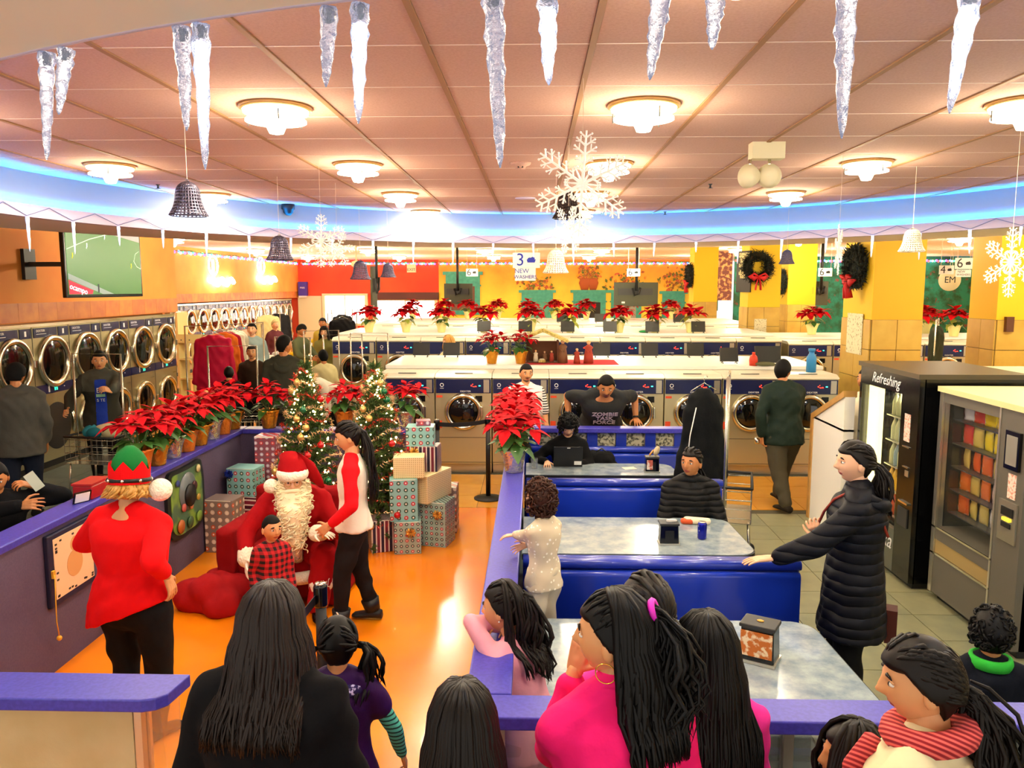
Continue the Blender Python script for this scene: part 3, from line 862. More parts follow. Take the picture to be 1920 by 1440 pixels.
def make_head(b, mtx, skin, hair_m, sub=4, child=0.0, brows=True, stubble=None):
    d, f = ico(sub); p = head_shape(d, child)
    n = len(b.v); b.v += [tuple(mtx @ V(q)) for q in p]
    lip = M('lips', '#a8483e', .5)
    b.mat(skin, True); i0 = b.cur; b.mat(lip); i1 = b.cur; i2 = i0
    if stubble: b.mat(stubble); i2 = b.cur
    for q in f:
        c = (p[q[0]] + p[q[1]] + p[q[2]]) / 3
        b.f.append(tuple(i + n for i in q)); b.sm.append(True)
        isl = c[1] > .05 and abs(c[0]) < .023 and abs(c[2] + .056) < .0105 - abs(c[0]) * .25
        ist = stubble is not None and c[1] > .02 and (-.046 < c[2] < -.036 and abs(c[0]) < .028 or c[2] < -.075)
        b.mi.append(i1 if isl else (i2 if ist else i0))
    for s in (-1, 1):
        b.mat(skin, True)
        b.ball(mtx @ V((s * .077, -.008, -.012)), (1, 1, 1), 10, 6, mtx.to_3x3() @ Matrix.Diagonal((.011, .019, .031)))
        ey = V((s * .031, .0755, .009))
        b.mat(M('eye_white', '#e8e2da', .3)); b.ball(mtx @ ey, (1, 1, 1), 10, 6, mtx.to_3x3() @ Matrix.Diagonal((.0145, .010, .0085)))
        b.mat(M('iris', '#1c0f08', .2)); b.ball(mtx @ (ey + V((0, .006, 0))), (1, 1, 1), 8, 6, mtx.to_3x3() @ Matrix.Diagonal((.0065, .0055, .0072)))
        b.mat(skin); b.tube([mtx @ (ey + V((a * .017, .004 - abs(a) * .006, .011 - abs(a) * .005))) for a in (-1, -.4, .4, 1)], [.003, .0045, .0045, .003], 5)
        if brows:
            b.mat(hair_m); b.tube([mtx @ (ey + V((a * .021, .011 - abs(a) * .008, .026 - a * a * .007))) for a in (-1, -.5, 0, .5, 1)], [.0015, .004, .0045, .004, .0015], 5)
def make_hand(b, wrist, dirv, nrm, L, skin, curl=0.4, side=1, fine=True, spread=.10):
    """palm, four unequal fingers and a thumb; L = hand length"""
    d = V(dirv).normalized(); n = V(nrm); n = (n - d * n.dot(d)).normalized(); x = d.cross(n) * side
    h = MB()
    pw = L * .22
    for k in range(4):
        o = (k - 1.5) * L * .105
        h.capsule(wrist + x * o * .6, wrist + d * L * .47 + x * o, L * .075, L * .062, 8)
    h.capsule(wrist - d * L * .08, wrist + d * L * .2, L * .13, L * .14, 10, .6, n)
    for k, fl in enumerate((.44, .50, .47, .36)):
        o = (k - 1.5) * L * .115
        p = wrist + d * L * .48 + x * o; a = 0.0; sp = (k - 1.5) * -spread
        for sgm, q in enumerate((.45, .32, .23)):
            a += curl * (0.9 if sgm else .7)
            dd = (d * math.cos(a) - n * math.sin(a) + x * -sp).normalized()
            e = p + dd * fl * L * q
            h.capsule(p, e, L * (.050 - .006 * sgm), L * (.045 - .006 * sgm), 8); p = e
    p = wrist + d * L * .12 - x * L * .16; a = 0.0
    for sgm, q in enumerate((.22, .18, .14)):
        dd = (d * (.55 + .2 * sgm) - x * (.75 - .3 * sgm) - n * (.25 + curl * .5 * sgm)).normalized()
        e = p + dd * L * q; h.capsule(p, e, L * (.065 - .01 * sgm), L * (.055 - .01 * sgm), 8); p = e
    if fine: h = fuse(h, L * .026, 2)
    paint(h, skin) if fine else None
    if not fine:
        h.mats = [skin]; h.mi = [0] * len(h.f); h.sm = [True] * len(h.f)
    b.add(h)
def ik(a, c, l1, l2, pole):
    d = c - a; L = d.length
    if L > (l1 + l2) * .995: c = a + d * ((l1 + l2) * .995 / L); d = c - a; L = d.length
    if L < 1e-4: L = 1e-4
    t = d / L
    x = (l1 * l1 - l2 * l2 + L * L) / (2 * L)
    hh = math.sqrt(max(0, l1 * l1 - x * x))
    p = pole - t * pole.dot(t)
    if p.length < 1e-4: p = t.orthogonal()
    return a + t * x + p.normalized() * hh, c
TORSO = [(.455, .080, .055), (.49, .098, .068), (.53, .102, .072), (.58, .088, .064), (.63, .080, .060), (.69, .090, .066), (.75, .098, .068), (.785, .094, .058), (.81, .066, .046), (.84, .036, .036)]
class Person:
    def __init__(s, label, h, loc, face, name='person', bulk=1.0, child=0.0, lean=0.0, roll=0.0, hip=None, head=(0, 0, 0), headk=None, res=.014, hands=True, neck_fwd=0.0, twist=0.0, shoulder=1.0):
        """loc: where the feet (or what carries the hips) stand; face: heading in degrees, 0 = +Y (away), 90 = -X, 180 = toward the camera"""
        s.h = h; s.res = res; s.bulk = bulk; s.child = child; s.fine = res < .02
        s.base = V(loc); s.Rz = Matrix.Rotation(R(face), 3, 'Z')
        s.hipz = (.50 * h) if hip is None else hip
        s.lean = R(lean); s.roll = R(roll); s.twist = R(twist); s.shk = shoulder
        s.pivot = V((0, 0, s.hipz))
        s.root = tag(bpy.data.objects.new(name, None), label, 'person'); s.root.empty_display_size = .1
        COL.objects.link(s.root); s.root.location = loc
        s.body = MB(); s.torso = []
        for zf, rx, ry in TORSO:
            s.torso.append((s.sp(zf), s.sx(zf) * rx * h * bulk, s.sy(zf) * ry * h * (bulk if bulk < 1 else 1 + (bulk - 1) * 1.4)))
        s.headk = headk if headk else (h * .138 / .23) * (1 + .42 * child)
        s.headk_f = s.headk
        nb = s.sp(.835)
        s.hm = Matrix.Rotation(R(head[0]), 3, 'Z') @ Matrix.Rotation(R(-head[1]), 3, 'X') @ Matrix.Rotation(R(head[2]), 3, 'Y')
        up = s.tr(.9) @ V((0, 0, 1)); fw = s.tr(.9) @ V((0, 1, 0))
        s.neck0 = nb
        s.hc = nb + up * (.030 * h + .100 * s.headk) + fw * (.018 * s.headk + neck_fwd) + s.hm @ V((0, .012 * s.headk, .0))
        s.W = lambda p: s.base + s.Rz @ p
        s.arms = {}; s.legs = {}
        s.parts = []
    def tr(s, zf):
        k = smooth01((zf - .47) / .22)
        return Matrix.Rotation(s.twist * k, 3, 'Z') @ Matrix.Rotation(-s.lean * (.35 + .65 * k), 3, 'X') @ Matrix.Rotation(s.roll * k, 3, 'Y')
    def sp(s, zf):
        return s.pivot + s.tr(zf) @ V((0, 0, (zf - .50) * s.h))
    def sx(s, zf): return s.tr(zf) @ V((1, 0, 0))
    def sy(s, zf): return s.tr(zf) @ V((0, 1, 0))
    def loc(s, w): return s.Rz.transposed() @ (V(w) - s.base)
    def shoulder(s, sd): return s.sp(.783) + s.sx(.8) * sd * .098 * s.h * (s.bulk * .6 + .4) * s.shk
    def arm(s, sd, hand, pole=(0, -.4, -1), world=False, hdir=None, nrm=None, curl=.5):
        """sd +1 right, -1 left; hand = wrist target (local metres or world point)"""
        t = s.loc(hand) if world else V(hand)
        a = s.shoulder(sd); e, w = ik(a, t, .165 * s.h, .145 * s.h, V((pole[0] * sd, pole[1], pole[2])))
        hd = (s.Rz.transposed() @ V(hdir) if world else V(hdir)) if hdir is not None else (w - e)
        nn = (s.Rz.transposed() @ V(nrm) if world else V(nrm)) if nrm is not None else V((sd * 1.0, .0, .25))
        s.arms[sd] = (a, e, w, hd.normalized(), nn, curl)
    def leg(s, sd, foot, pole=(.15, 1, 0), toe=None):
        """foot = ankle target, local metres"""
        a = s.pivot + V((sd * .052 * s.h * s.bulk, 0, -.012 * s.h)); k, f = ik(a, V(foot),   .2215 * s.h, .2215 * s.h, V((pole[0] * sd, pole[1], pole[2])))
        s.legs[sd] = (a, k, f, V(toe) if toe is not None else V((sd * .2, 1, 0)))
    def stand(s, spread=.07, step=0.0):
        for sd in (-1, 1): s.leg(sd, (sd * spread, sd * step, .045 * s.h))
    def hang(s, sd, out=.02, fwd=.0):
        a = s.shoulder(sd); s.arm(sd, (a.x + sd * (.03 + out), a.y + fwd, a.z - .295 * s.h), (.5, -1, 0))
    def _limbs(s, b, extra, which='both', arm_to=1.0, leg_to=1.0):
        h = s.h; bk = .5 + .5 * s.bulk
        if which in ('both', 'arm'):
            for sd, (a, e, w, hd, nn, c) in s.arms.items():
                r0, r1, r2 = (.030 * h * bk + extra * .8, .024 * h * bk + extra * .8, .017 * h * bk + extra * .8)
                b.capsule(s.sp(.825) + s.sx(.8) * sd * .022 * h, a + (s.sp(.8) - s.sp(.79)), .026 * h * bk + extra * 1.1, .024 * h * bk + extra * 1.0, 12); b.capsule(s.sp(.765) + s.sx(.8) * sd * .055 * h * s.bulk, a, .040 * h * bk + extra * .7, .032 * h * bk + extra * .9, 12)
                if arm_to <= .5: b.capsule(a, a + (e - a) * (arm_to * 2), r0 * 1.08, r1 * 1.2, 12)
                else:
                    b.capsule(a, e, r0, r1, 12); k = (arm_to - .5) * 2
                    b.capsule(e, e + (w - e) * k, r1, r1 + (r2 - r1) * k, 12)
        if which in ('both', 'leg'):
            for sd, (a, k, f, t) in s.legs.items():
                b.capsule(a, k, .060 * h * bk + extra, .040 * h * bk + extra, 12)
                e = k + (f - k) * leg_to
                b.capsule(k, e, .040 * h * bk + extra, (.027 if leg_to > .9 else .034) * h * bk + extra, 12)
    def _torso(s, b, extra, z0=.455, z1=.84, seg=20, flare=None):
        rs = []
        for (zf, rx, ry), (c, a, d) in zip(TORSO, s.torso):
            if zf < z0 - 1e-6 or zf > z1 + 1e-6: continue
            rs.append((c, a + a.normalized() * extra, d + d.normalized() * extra))
        b.loft(rs, seg)
    def hem(s, b, zf, rx, ry, extra=0.0, top=.56):
        """skirt of a long garment down to local height zf (fraction of h)"""
        rs = []
        c1, a1, d1 = [q for (z, _, _), q in zip(TORSO, s.torso) if z == .58][0]
        n = 5
        for i in range(n + 1):
            t = i / n; z = .58 + (zf - .58) * t
            c = s.sp(max(z, .5)) if z >= .5 else s.pivot + V((0, 0, (z - .5) * s.h))
            rs.append((c, a1.normalized() * ((a1.length + extra) * (1 - t) + rx * s.h * t), d1.normalized() * ((d1.length + extra) * (1 - t) + ry * s.h * t)))
        b.loft(rs[::-1], 20)
    def make_body(s, skin, hair_m, sub=4, brows=True, stubble=None, hand_m=None):
        b = MB(); b.mat(skin, True)
        s._torso(b, -.012); s._limbs(b, -.005)
        b.capsule(s.neck0, s.hc + s.hm @ V((0, -.015 * s.headk, -.05 * s.headk)), .036 * s.h * (1 - .1 * s.child), .048 * s.headk, 12)
        b = fuse(b, max(s.res, .012 if s.fine else .02), 3); paint(b, skin)
        m4 = Matrix.Translation(s.hc) @ s.hm.to_4x4() @ Matrix.Scale(s.headk, 4)
        s.m4 = m4
        make_head(b, m4, skin, hair_m, sub, s.child, brows, stubble)
        for sd, (a, e, w, hd, nn, c) in s.arms.items():
            make_hand(b, w, hd, nn, .105 * s.h, hand_m or skin, c, sd, s.fine)
        s.put(b, 'body'); return s
    def put(s, b, name, label=None):
        o = link(name, b.mesh(name), s.root); o.rotation_euler = s.Rz.to_euler()
        if label: o['label'] = label
        return o
    def top(s, m, name='jacket', thick=.014, arm_to=.94, z0=.455, collar=.0, hem=(.44, .126, .098), fn=None, voxel=None, extra_fn=None, it=5, sleeve_x=0.0, amp=.0065):
        b = MB(); s._torso(b, thick, z0, .82)
        c8, a8, d8 = s.torso[8]
        b.capsule(s.sp(.80), s.sp(.815 + collar), .05 * s.h * s.bulk, .044 * s.h + thick * .4, 14)
        s._limbs(b, thick * .9 + sleeve_x, 'arm', arm_to) if arm_to > 0 else None
        if hem: s.hem(b, *hem, extra=thick)
        if extra_fn: extra_fn(b)
        b = fuse(b, voxel or s.res, it)
        if amp: wrinkle(b, amp, s.h * 10 + s.base.x)
        paint(b, m, fn) if fn else paint(b, m)
        return s.put(b, name)
    def pants(s, m, name='trousers', thick=.010, leg_to=.97, waist=.58):
        b = MB(); s._torso(b, thick * .8, .455, waist); s._limbs(b, thick, 'leg', 1, leg_to)
        b.capsule(s.pivot + V((-.04 * s.h, 0, -.01)), s.pivot + V((.04 * s.h, 0, -.01)), .068 * s.h * s.bulk + thick, .068 * s.h * s.bulk + thick, 12)
        return s.put(paint(wrinkle(fuse(b, s.res, 4), .006, s.h * 7), m), name)
    def shoes(s, m, name='shoe', tall=0.0):
        for sd, (a, k, f, t) in s.legs.items():
            t = V((t.x, t.y, 0)).normalized(); x = V((t.y, -t.x, 0)); h = s.h
            b = MB(); z0 = f - V((0, 0, .045 * h)); L = .155 * h; w = .03 * h
            b.mat(m, True); rs = []
            for q, ww, zt in ((-.30, .55, .55), (-.27, .85, .95), (-.12, .95, 1.2), (.1, .95, 1.05), (.3, 1.1, .75), (.5, 1.1, .6), (.62, .85, .5), (.68, .4, .32)):
                c = z0 + t * L * q; hh = .042 * h * zt
                rs.append((c + V((0, 0, hh / 2)), x * w * ww, V((0, 0, hh / 2))))
            b.loft(rs, 12)
            if tall: b.tube([f - V((0, 0, .01)), f + (k - f).normalized() * tall], [.036 * h, .045 * h], 14)
            s.put(b, name)
    def sleeves(s, m, thick=.014, arm_to=.94, name='sleeve'):
        for sd in list(s.arms):
            b = MB(); keep = s.arms; s.arms = {sd: keep[sd]}; s._limbs(b, thick, 'arm', arm_to); s.arms = keep
            s.put(paint(wrinkle(fuse(b, s.res, 4), .0055, s.h), m), name)
    def front(s, zf, off, x=0.0):
        (c, a, d) = min(zip([q[0] for q in TORSO], s.torso), key=lambda q: abs(q[0] - zf))[1]
        return s.sp(zf) + d + d.normalized() * off + a.normalized() * x
    # ------------------------------ hair
    def cap(s, b, m, thick=.014, line=.058, low=-.045, sub=4, back=-.09, asym=0.0):
        d, f = ico(sub); p = head_shape(d, s.child)
        nrm = d / np.array([.076, .094, .115]); nrm /= np.linalg.norm(nrm, axis=1)[:, None]
        X, Y, Z = p[:, 0], p[:, 1], p[:, 2]
        t = np.clip((Y + .015) / .06, 0, 1)
        lim = (low * (1 - t) + line * t); lim = np.where(Y < -.03, back, lim)
        k = np.clip((Z - lim) / .018 + .5, 0, 1); k = k * k * (3 - 2 * k)
        q = p + nrm * (-.010 + (thick + .010) * k)[:, None]
        n = len(b.v); b.mat(m, True); b.v += [tuple(s.m4 @ V(z)) for z in q]
        for g in f: b.face([i + n for i in g])
    def clear(s, p, ex=.035):
        best = min(s.torso[1:], key=lambda q: abs(q[0].z - p.z)); c, a, d = best
        if p.z > s.sp(.83).z: return p
        la, ld = a.length + ex, d.length + ex; u = (p - c).dot(a.normalized()) / la; v = (p - c).dot(d.normalized()) / ld
        r = math.hypot(u, v)
        if r >= 1 or r < 1e-3: return p
        g = min(1, (s.sp(.83).z - p.z) / .05)
        v2 = -math.sqrt(max(0, 1 - u * u)) if v < .35 else v / r
        return p + d.normalized() * ld * (v2 - v) * g
    def locks(s, b, m, n=110, length=.45, seed=1, spread=150, w=.012, wave=.012, body=.02, front=.055, taper=.4, flare=.0, drop_from=-.03, part=0.0, back_off=.0):
        """long loose hair: strands start along the parting, follow the skull and hang"""
        rg = random.Random(seed); b.mat(m, True); hk = s.headk
        down = s.m4.to_3x3().inverted() @ V((0, 0, -1)); down.normalize()
        for i in range(n):
            a = R(rg.uniform(-spread, spread))            # 0 = back
            lay = rg.uniform(0, 1)
            dx, dy = math.sin(a), -math.cos(a)
            st = V((part + rg.uniform(-.006, .006), rg.uniform(-.05, front * (1 if abs(a) > 1.2 else .2)), .12))
            pts = []
            for k in range(5):
                t = k / 4
                ang = R(88 - 92 * t)
                e = V((dx * math.cos(ang), dy * math.cos(ang) + (st.y * 6) * (1 - t) * .35, max(math.sin(ang), -.2)))
                rr = 1.09 + .13 * lay + body * t * 3
                pts.append(V((e.x * .078 * rr, e.y * .098 * rr, e.z * .118 * rr)))
            last = pts[-1]; L = length * rg.uniform(.86, 1.04); ph = rg.uniform(0, 6.28)
            m_ = 7
            for k in range(1, m_ + 1):
                t = k / m_
                off = V((dx * (.012 + flare * t), dy * (.012 + flare * t) - back_off * t, 0))
                wv = V((math.sin(ph + t * 7) * wave, math.cos(ph + t * 6) * wave, 0))
                pts.append(last + down * (L * t / hk) + off + wv * t)
            rad = [w * .5] + [w] * (len(pts) - 4) + [w * (.9 - .3 * taper), w * (1 - taper * .8), w * .12]
            rad = [r * rg.uniform(.8, 1.15) for r in rad]
            b.tube([s.clear(s.m4 @ p, .03 + .02 * lay) for p in pts], [r * hk for r in rad], 5, True, .55, s.m4.to_3x3() @ V((dx, dy, 0)))
    def tail(s, b, m, root, length, n=36, dirv=(0, -1, -.6), w=.012, seed=2, spread=.03, wave=.02, curl=3.0, gather=True, bush=.045):
        """ponytail; root in head units"""
        rg = random.Random(seed); b.mat(m, True); hk = s.headk
        down = s.m4.to_3x3().inverted() @ V((0, 0, -1)); down.normalize(); r0 = V(root); d0 = V(dirv).normalized()
        for i in range(n):
            o = V((rg.gauss(0, 1), rg.gauss(0, 1), rg.gauss(0, 1))) * spread * .35
            ph = rg.uniform(0, 6.28); L = length / hk * rg.uniform(.8, 1.05); pts = []
            bo = V((rg.gauss(0, 1), rg.gauss(0, 1), 0)) * bush * .5
            for k in range(9):
                t = k / 8; q = r0 + o * .5
                q = q + d0 * .06 * smooth01(t * 4) + down * L * t * (smooth01(t * 3)) + bo * smooth01(t * 2.0)
                q += V((math.sin(ph + curl * t * 3), math.cos(ph + curl * t * 3), 0)) * wave * t
                pts.append(q)
            rad = [w * hk * x for x in (.6, .9, 1, 1, 1, .9, .8, .55, .1)]
            b.tube([s.clear(s.m4 @ p, .045) for p in pts], rad, 5, True, .7)
        if gather:
            for i in range(max(90, int(n * 1.6))):
                a = rg.uniform(0, 6.28); e = rg.uniform(-.2, 1.0)
                d = V((math.cos(a) * math.cos(e), math.sin(a) * math.cos(e), math.sin(e)))
                if d.y > -.25 and d.z < .3: continue
                if d.y > .42 and d.z < (.62 if d.y < .6 else .5 + d.y * .25): continue
                if abs(root[0]) > .05 and d.x * root[0] < -.002: continue
                pts = []
                for k in range(6):
                    t = k / 5; q = d.lerp(V(root).normalized(), t * .97).normalized()
                    pts.append(V((q.x * .0885, q.y * .1075, q.z * .1295)) * (1.0 + .05 * math.sin(t * 3.14)))
                b.tube([s.m4 @ p for p in pts], [w * .9 * hk * x for x in (.2, .9, 1, 1, .9, .5)], 5, True, .45, s.m4.to_3x3() @ d)
    def curls(s, b, m, n=120, r=.02, lo=-.05, seed=4, th=.02, face=.6):
        rg = random.Random(seed); b.mat(m, True)
        for i in range(n):
            a = rg.uniform(0, 6.28); zz = rg.uniform(lo / .115, 1); c = math.sqrt(max(0, 1 - zz * zz))
            d = V((math.cos(a) * c, math.sin(a) * c, zz))
            if d.y > face and d.z < .55: continue
            p0 = V((d.x * (.076 + th), d.y * (.094 + th), d.z * (.115 + th)))
            ax = V((rg.gauss(0, 1), rg.gauss(0, 1), rg.gauss(0, 1))).normalized(); u = ax.orthogonal().normalized(); v = ax.cross(u)
            rr = r * rg.uniform(.6, 1.2); ph = rg.uniform(0, 6)
            pts = [p0 + (u * math.cos(ph + k * .9) + v * math.sin(ph + k * .9)) * rr * (1 - k * .05) + ax * rr * (k / 6 - .5) for k in range(8)]
            b.tube([s.m4 @ q for q in pts], [r * .33 * s.headk * x for x in (.4, .9, 1, 1, 1, 1, .8, .2)], 5)
    def hair(s, b, name='hair'):
        return s.put(b, name)
M('skin_a', '#d99a66', .5); M('skin_b', '#c07c48', .5); M('skin_c', '#e6b08a', .5); M('skin_d', '#a8643a', .5)
M('hair_black', '#050303', .5, spec=.22); M('hair_dark', '#100804', .5, spec=.25); M('hair_brown', '#36180a', .5, spec=.25); M('hair_blond', '#c08a3c', .45); M('hair_short', '#0c0806', .7, spec=.2)
# ------------------------------------------------------------------ the people
def gx(px, Y): return aY(px, 537, Y).x
def cl(c, rough=.85, bump=(18, .35, .012), **k): return M('cloth_' + c, c, rough, bump=bump, spec=.15, **k)
sk = [_M['skin_a'], _M['skin_b'], _M['skin_c'], _M['skin_d']]
HB, HD, HBR, HBL, HS = (_M[k] for k in ('hair_black', 'hair_dark', 'hair_brown', 'hair_blond', 'hair_short'))
BLK = cl('#121214'); RED = cl('#e60a10'); SUIT = cl('#a60d14', .9); WFUR = M('white_fur', '#fbf3dc', .95, bump=(60, .8, .02))

# --- helper in the red tunic and green hat
P = Person('person in a red tunic and green jester hat, standing with the back turned', 1.57, (gx(216, 4.2), 4.2, 0), -12, bulk=1.30, head=(12, 8, 0), res=.013)
P.stand(.10); P.arm(1, aY(313, 1080, 4.12), (.45, -1, -.1), True, hdir=(.25, .1, -.9), curl=.5)
P.arm(-1, (-.30, .28, 1.04), (1.0, -.6, -.5), curl=.4)
P.make_body(sk[0], HBL, 4)
def tunic(b):
    rs = []
    for t, rx, ry, tilt in ((0, .185, .155, 0), (.3, .21, .18, .015), (.65, .235, .20, .05), (1.0, .255, .215, .095)):
        rs.append((V((-.02 * t, 0, .98 - .24 * t)), V((rx, 0, tilt)), V((0, ry, 0))))
    b.loft(rs[::-1], 24)
P.top(RED, 'tunic', .022, .84, z0=.58, hem=None, extra_fn=tunic, amp=.005)
P.pants(BLK, thick=.004); P.shoes(BLK)
b = MB(); P.cap(b, HBL, .018, low=-.06); P.locks(b, HBL, 120, .07, 5, 150, .012, .02, .02, flare=.02); P.hair(b)
hat = MB(); hm = P.m4
hat.mat(cl('#0d6b2c', .7), True)
rs = []
for z, r in ((.03, .094), (.08, .096), (.13, .088), (.165, .07), (.19, .045), (.21, .02)):
    rs.append([hm @ V((r * 1.0 * math.cos(a), r * 1.15 * math.sin(a) - .012, z)) for a in [2 * math.pi * j / 28 for j in range(28)]])
hat.rings(rs)
ho = P.put(hat, 'hat')
hat = MB(); hat.mat(RED, False); lo, hi = [], []
for j in range(56):
    a = 2 * math.pi * j / 56; zt = .115 if (j // 4) % 2 == (0 if j % 4 < 2 else 0) and j % 8 in (3, 4, 5) else .075
    zt = .072 + .055 * (1 - abs((j % 8) - 4) / 4)
    r = .106
    lo.append(hm @ V((r * math.cos(a), r * 1.12 * math.sin(a) - .012, -.005))); hi.append(hm @ V((r * 1.03 * math.cos(a), r * 1.15 * math.sin(a) - .012, zt)))
hat.rings([lo, hi], True, False); P.put(hat, 'hat_brim')
hat = mb(_M['black'], True); hat.torus(hm @ V((0, -.012, .018)), .112 * P.headk, .012, 36, 6, hm.to_3x3().normalized()); P.put(hat, 'hat_belt')
for j in range(8):
    a = 2 * math.pi * j / 8 + .2; bb = mb(_M['chrome'], True); bb.ball(hm @ V((.118 * math.cos(a), .128 * math.sin(a) - .012, .018)), .009, 8, 6); P.put(bb, 'jingle_bell')
bb = mb(WFUR, True); bb.ball(hm @ V((.165, .02, -.045)), .062, 16, 10); P.put(bb, 'pompom')

# --- girl with raglan sleeves
P = Person('girl in a white shirt with red raglan sleeves beside the red-suited person', 1.54, (gx(652, 5.70), 5.70, 0), 97, head=(6, 16, 0), res=.014, bulk=.98)
P.leg(-1, (-.09, .10, .068)); P.leg(1, (.09, -.12, .068))
P.arm(-1, aY(617, 985, 5.46), (.6, -.8, -.2), True, curl=.6); P.hang(1, .0, .05)
P.make_body(sk[0], HD, 5)
P.top(cl('#efe6d4'), 'shirt', .010, 0, hem=(.485, .122, .098)); P.sleeves(cl('#e0121c'), .014, .92)
P.pants(cl('#1b1718'), thick=.008); P.shoes(_M['black'], tall=.08)
b = MB(); P.cap(b, HD, .010, low=-.03); P.tail(b, HD, (0, -.10, .035), .55, 60, (0, -1, -.5), .013, 3, .04, .02, bush=.05); P.hair(b)

# --- person in the red suit
P = Person('seated person in a red suit, white curly beard and fur-trimmed hat', 1.70, (gx(545, 6.24), 6.24, 0), 192, bulk=1.25, lean=26, hip=.42, head=(4, 2, 0), res=.015, neck_fwd=.03)
P.leg(-1, (-.16, .46, .085), (.4, 1, .6)); P.leg(1, (.16, .40, .085), (.4, 1, .6))
P.arm(-1, aY(592, 1000, 5.77), (.9, -.3, -.8), True, hdir=(.7, -.3, .1), nrm=(0, 0, 1), curl=.3)
P.arm(1, aY(462, 1050, 5.68), (1, -.2, -.5), True, curl=.3)
P.make_body(sk[2], WFUR, 5, hand_m=_M.get('glove') or M('glove', '#f6efe0', .8))
P.top(SUIT, 'suit_jacket', .035, .92, hem=(.40, .17, .15)); P.pants(SUIT, thick=.03); P.shoes(_M['blackgloss'], 'boot', tall=.16)
for sd, (a, e, w, hd, nn, c) in P.arms.items():
    b = mb(WFUR, True); t = (w - e).normalized(); b.capsule(w - t * .07, w - t * .005, .062, .062, 14); P.put(wrinkle(b, .004, 3, 3), 'fur_cuff')
for sd, (a, k, f, t) in P.legs.items():
    b = mb(WFUR, True); t = (k - f).normalized(); b.capsule(f + t * .16, f + t * .22, .092, .092, 14); P.put(wrinkle(b, .004, 4, 3), 'fur_cuff')
b = mb(WFUR, True); b.torus(P.sp(.80), .10, .05, 24, 8, P.tr(.8)); P.put(b, 'fur_collar')
b = mb(WFUR, True); b.torus(P.pivot + V((0, .06, -.10)), .27, .05, 30, 8, Matrix.Rotation(R(-14), 3, 'X') @ Matrix.Diagonal((1.05, .95, 1))); P.put(wrinkle(b, .005, 6, 3), 'fur_hem')
b = mb(WFUR, True); b.tube([P.front(z, .04) for z in (.78, .69, .63, .53, .49)], .045, 8); P.put(b, 'fur_placket')
hm = P.m4
b = mb(WFUR, True); b.torus(hm @ V((0, -.005, .055)), .088 * P.headk, .030, 30, 10, hm.to_3x3().normalized() @ Matrix.Diagonal((1.0, 1.16, 1.25))); P.put(wrinkle(b, .004, 2, 3), 'hat_trim')
b = mb(SUIT, True); rs = []
for k in range(9):
    t = k / 8; c = V((.10 * max(0, t - .45) * 2.4, -.02 - .05 * t, .06 + .13 * math.sin(min(t * 2.2, 1.9)) )); r = .095 * (1 - t) ** .6 + .018
    if t > .5: c = V((-.05 - .16 * (t - .5) * 2, -.05, .165 - .24 * (t - .5) * 2))
    rs.append((hm @ c, hm.to_3x3() @ V((r, 0, 0)), hm.to_3x3() @ V((0, r * 1.12, 0)) if t < .4 else hm.to_3x3() @ V((0, r * .8, r * .7))))
b.loft(rs, 18); P.put(b, 'hat')
bb = mb(WFUR, True); bb.ball(hm @ V((.155, .0, -.03)), .055, 14, 9); P.put(wrinkle(bb, .004, 5, 3), 'pompom')
beard = MB(); beard.mat(M('beard', '#fdf0c8', .9), True); rg = random.Random(8)
def beard_vol(b):
    pass
bv = MB()
bv.capsule(hm @ V((0, .055, -.115)), hm @ V((0, .095, -.24)), .078 * P.headk, .095 * P.headk, 14)
bv.capsule(hm @ V((-.085, .0, -.02)), hm @ V((-.06, .07, -.16)), .038, .06, 12); bv.capsule(hm @ V((.085, .0, -.02)), hm @ V((.06, .07, -.16)), .038, .06, 12)
bv.capsule(hm @ V((0, .11, -.22)), hm @ V((0.0, .15, -.40)), .10, .06, 12)
bv = fuse(bv, .014, 3); co = list(bv.v); paint(bv, _M['beard']); beard.add(bv); beard.mat(_M['beard'], True)
for i in range(420):
    p0 = V(rg.choice(co)); ax = V((rg.gauss(0, .4), rg.gauss(0, .4), -1)).normalized(); u = ax.orthogonal().normalized(); v = ax.cross(u)
    r0 = rg.uniform(.010, .020); ph = rg.uniform(0, 6); L = rg.uniform(.04, .09)
    n = 10; pts = [p0 + ax * L * (k / n) + (u * math.cos(ph + k * .95) + v * math.sin(ph + k * .95)) * r0 for k in range(n + 1)]
    beard.tube(pts, [.005] * n + [.001], 4)
for s_ in (-1, 1):
    for i in range(40):
        p0 = hm @ V((s_ * rg.uniform(.05, .115), rg.uniform(-.06, .05), rg.uniform(-.10, .02))); r0 = .016; ph = rg.uniform(0, 6)
        pts = [p0 + V((math.cos(ph + k * .9) * r0, math.sin(ph + k * .9) * r0, -.05 * k / 9)) for k in range(10)]
        beard.tube(pts, [.006] * 9 + [.001], 4)
beard.tube([hm @ V((x, .108 - abs(x) * .6, -.045 - abs(x) * .25)) for x in (-.07, -.035, 0, .035, .07)], [.006, .018, .014, .018, .006], 8)
P.put(beard, 'beard')
for s_ in (-1, 1):
    b = mb(M('spec_wire', '#c8a850', .3, 1.0), True); b.torus(hm @ V((s_ * .031, .094, .002)), .019, .0022, 18, 5, (hm.to_3x3() @ Matrix.Rotation(R(90), 3, 'X')).normalized()); P.put(b, 'spectacles')

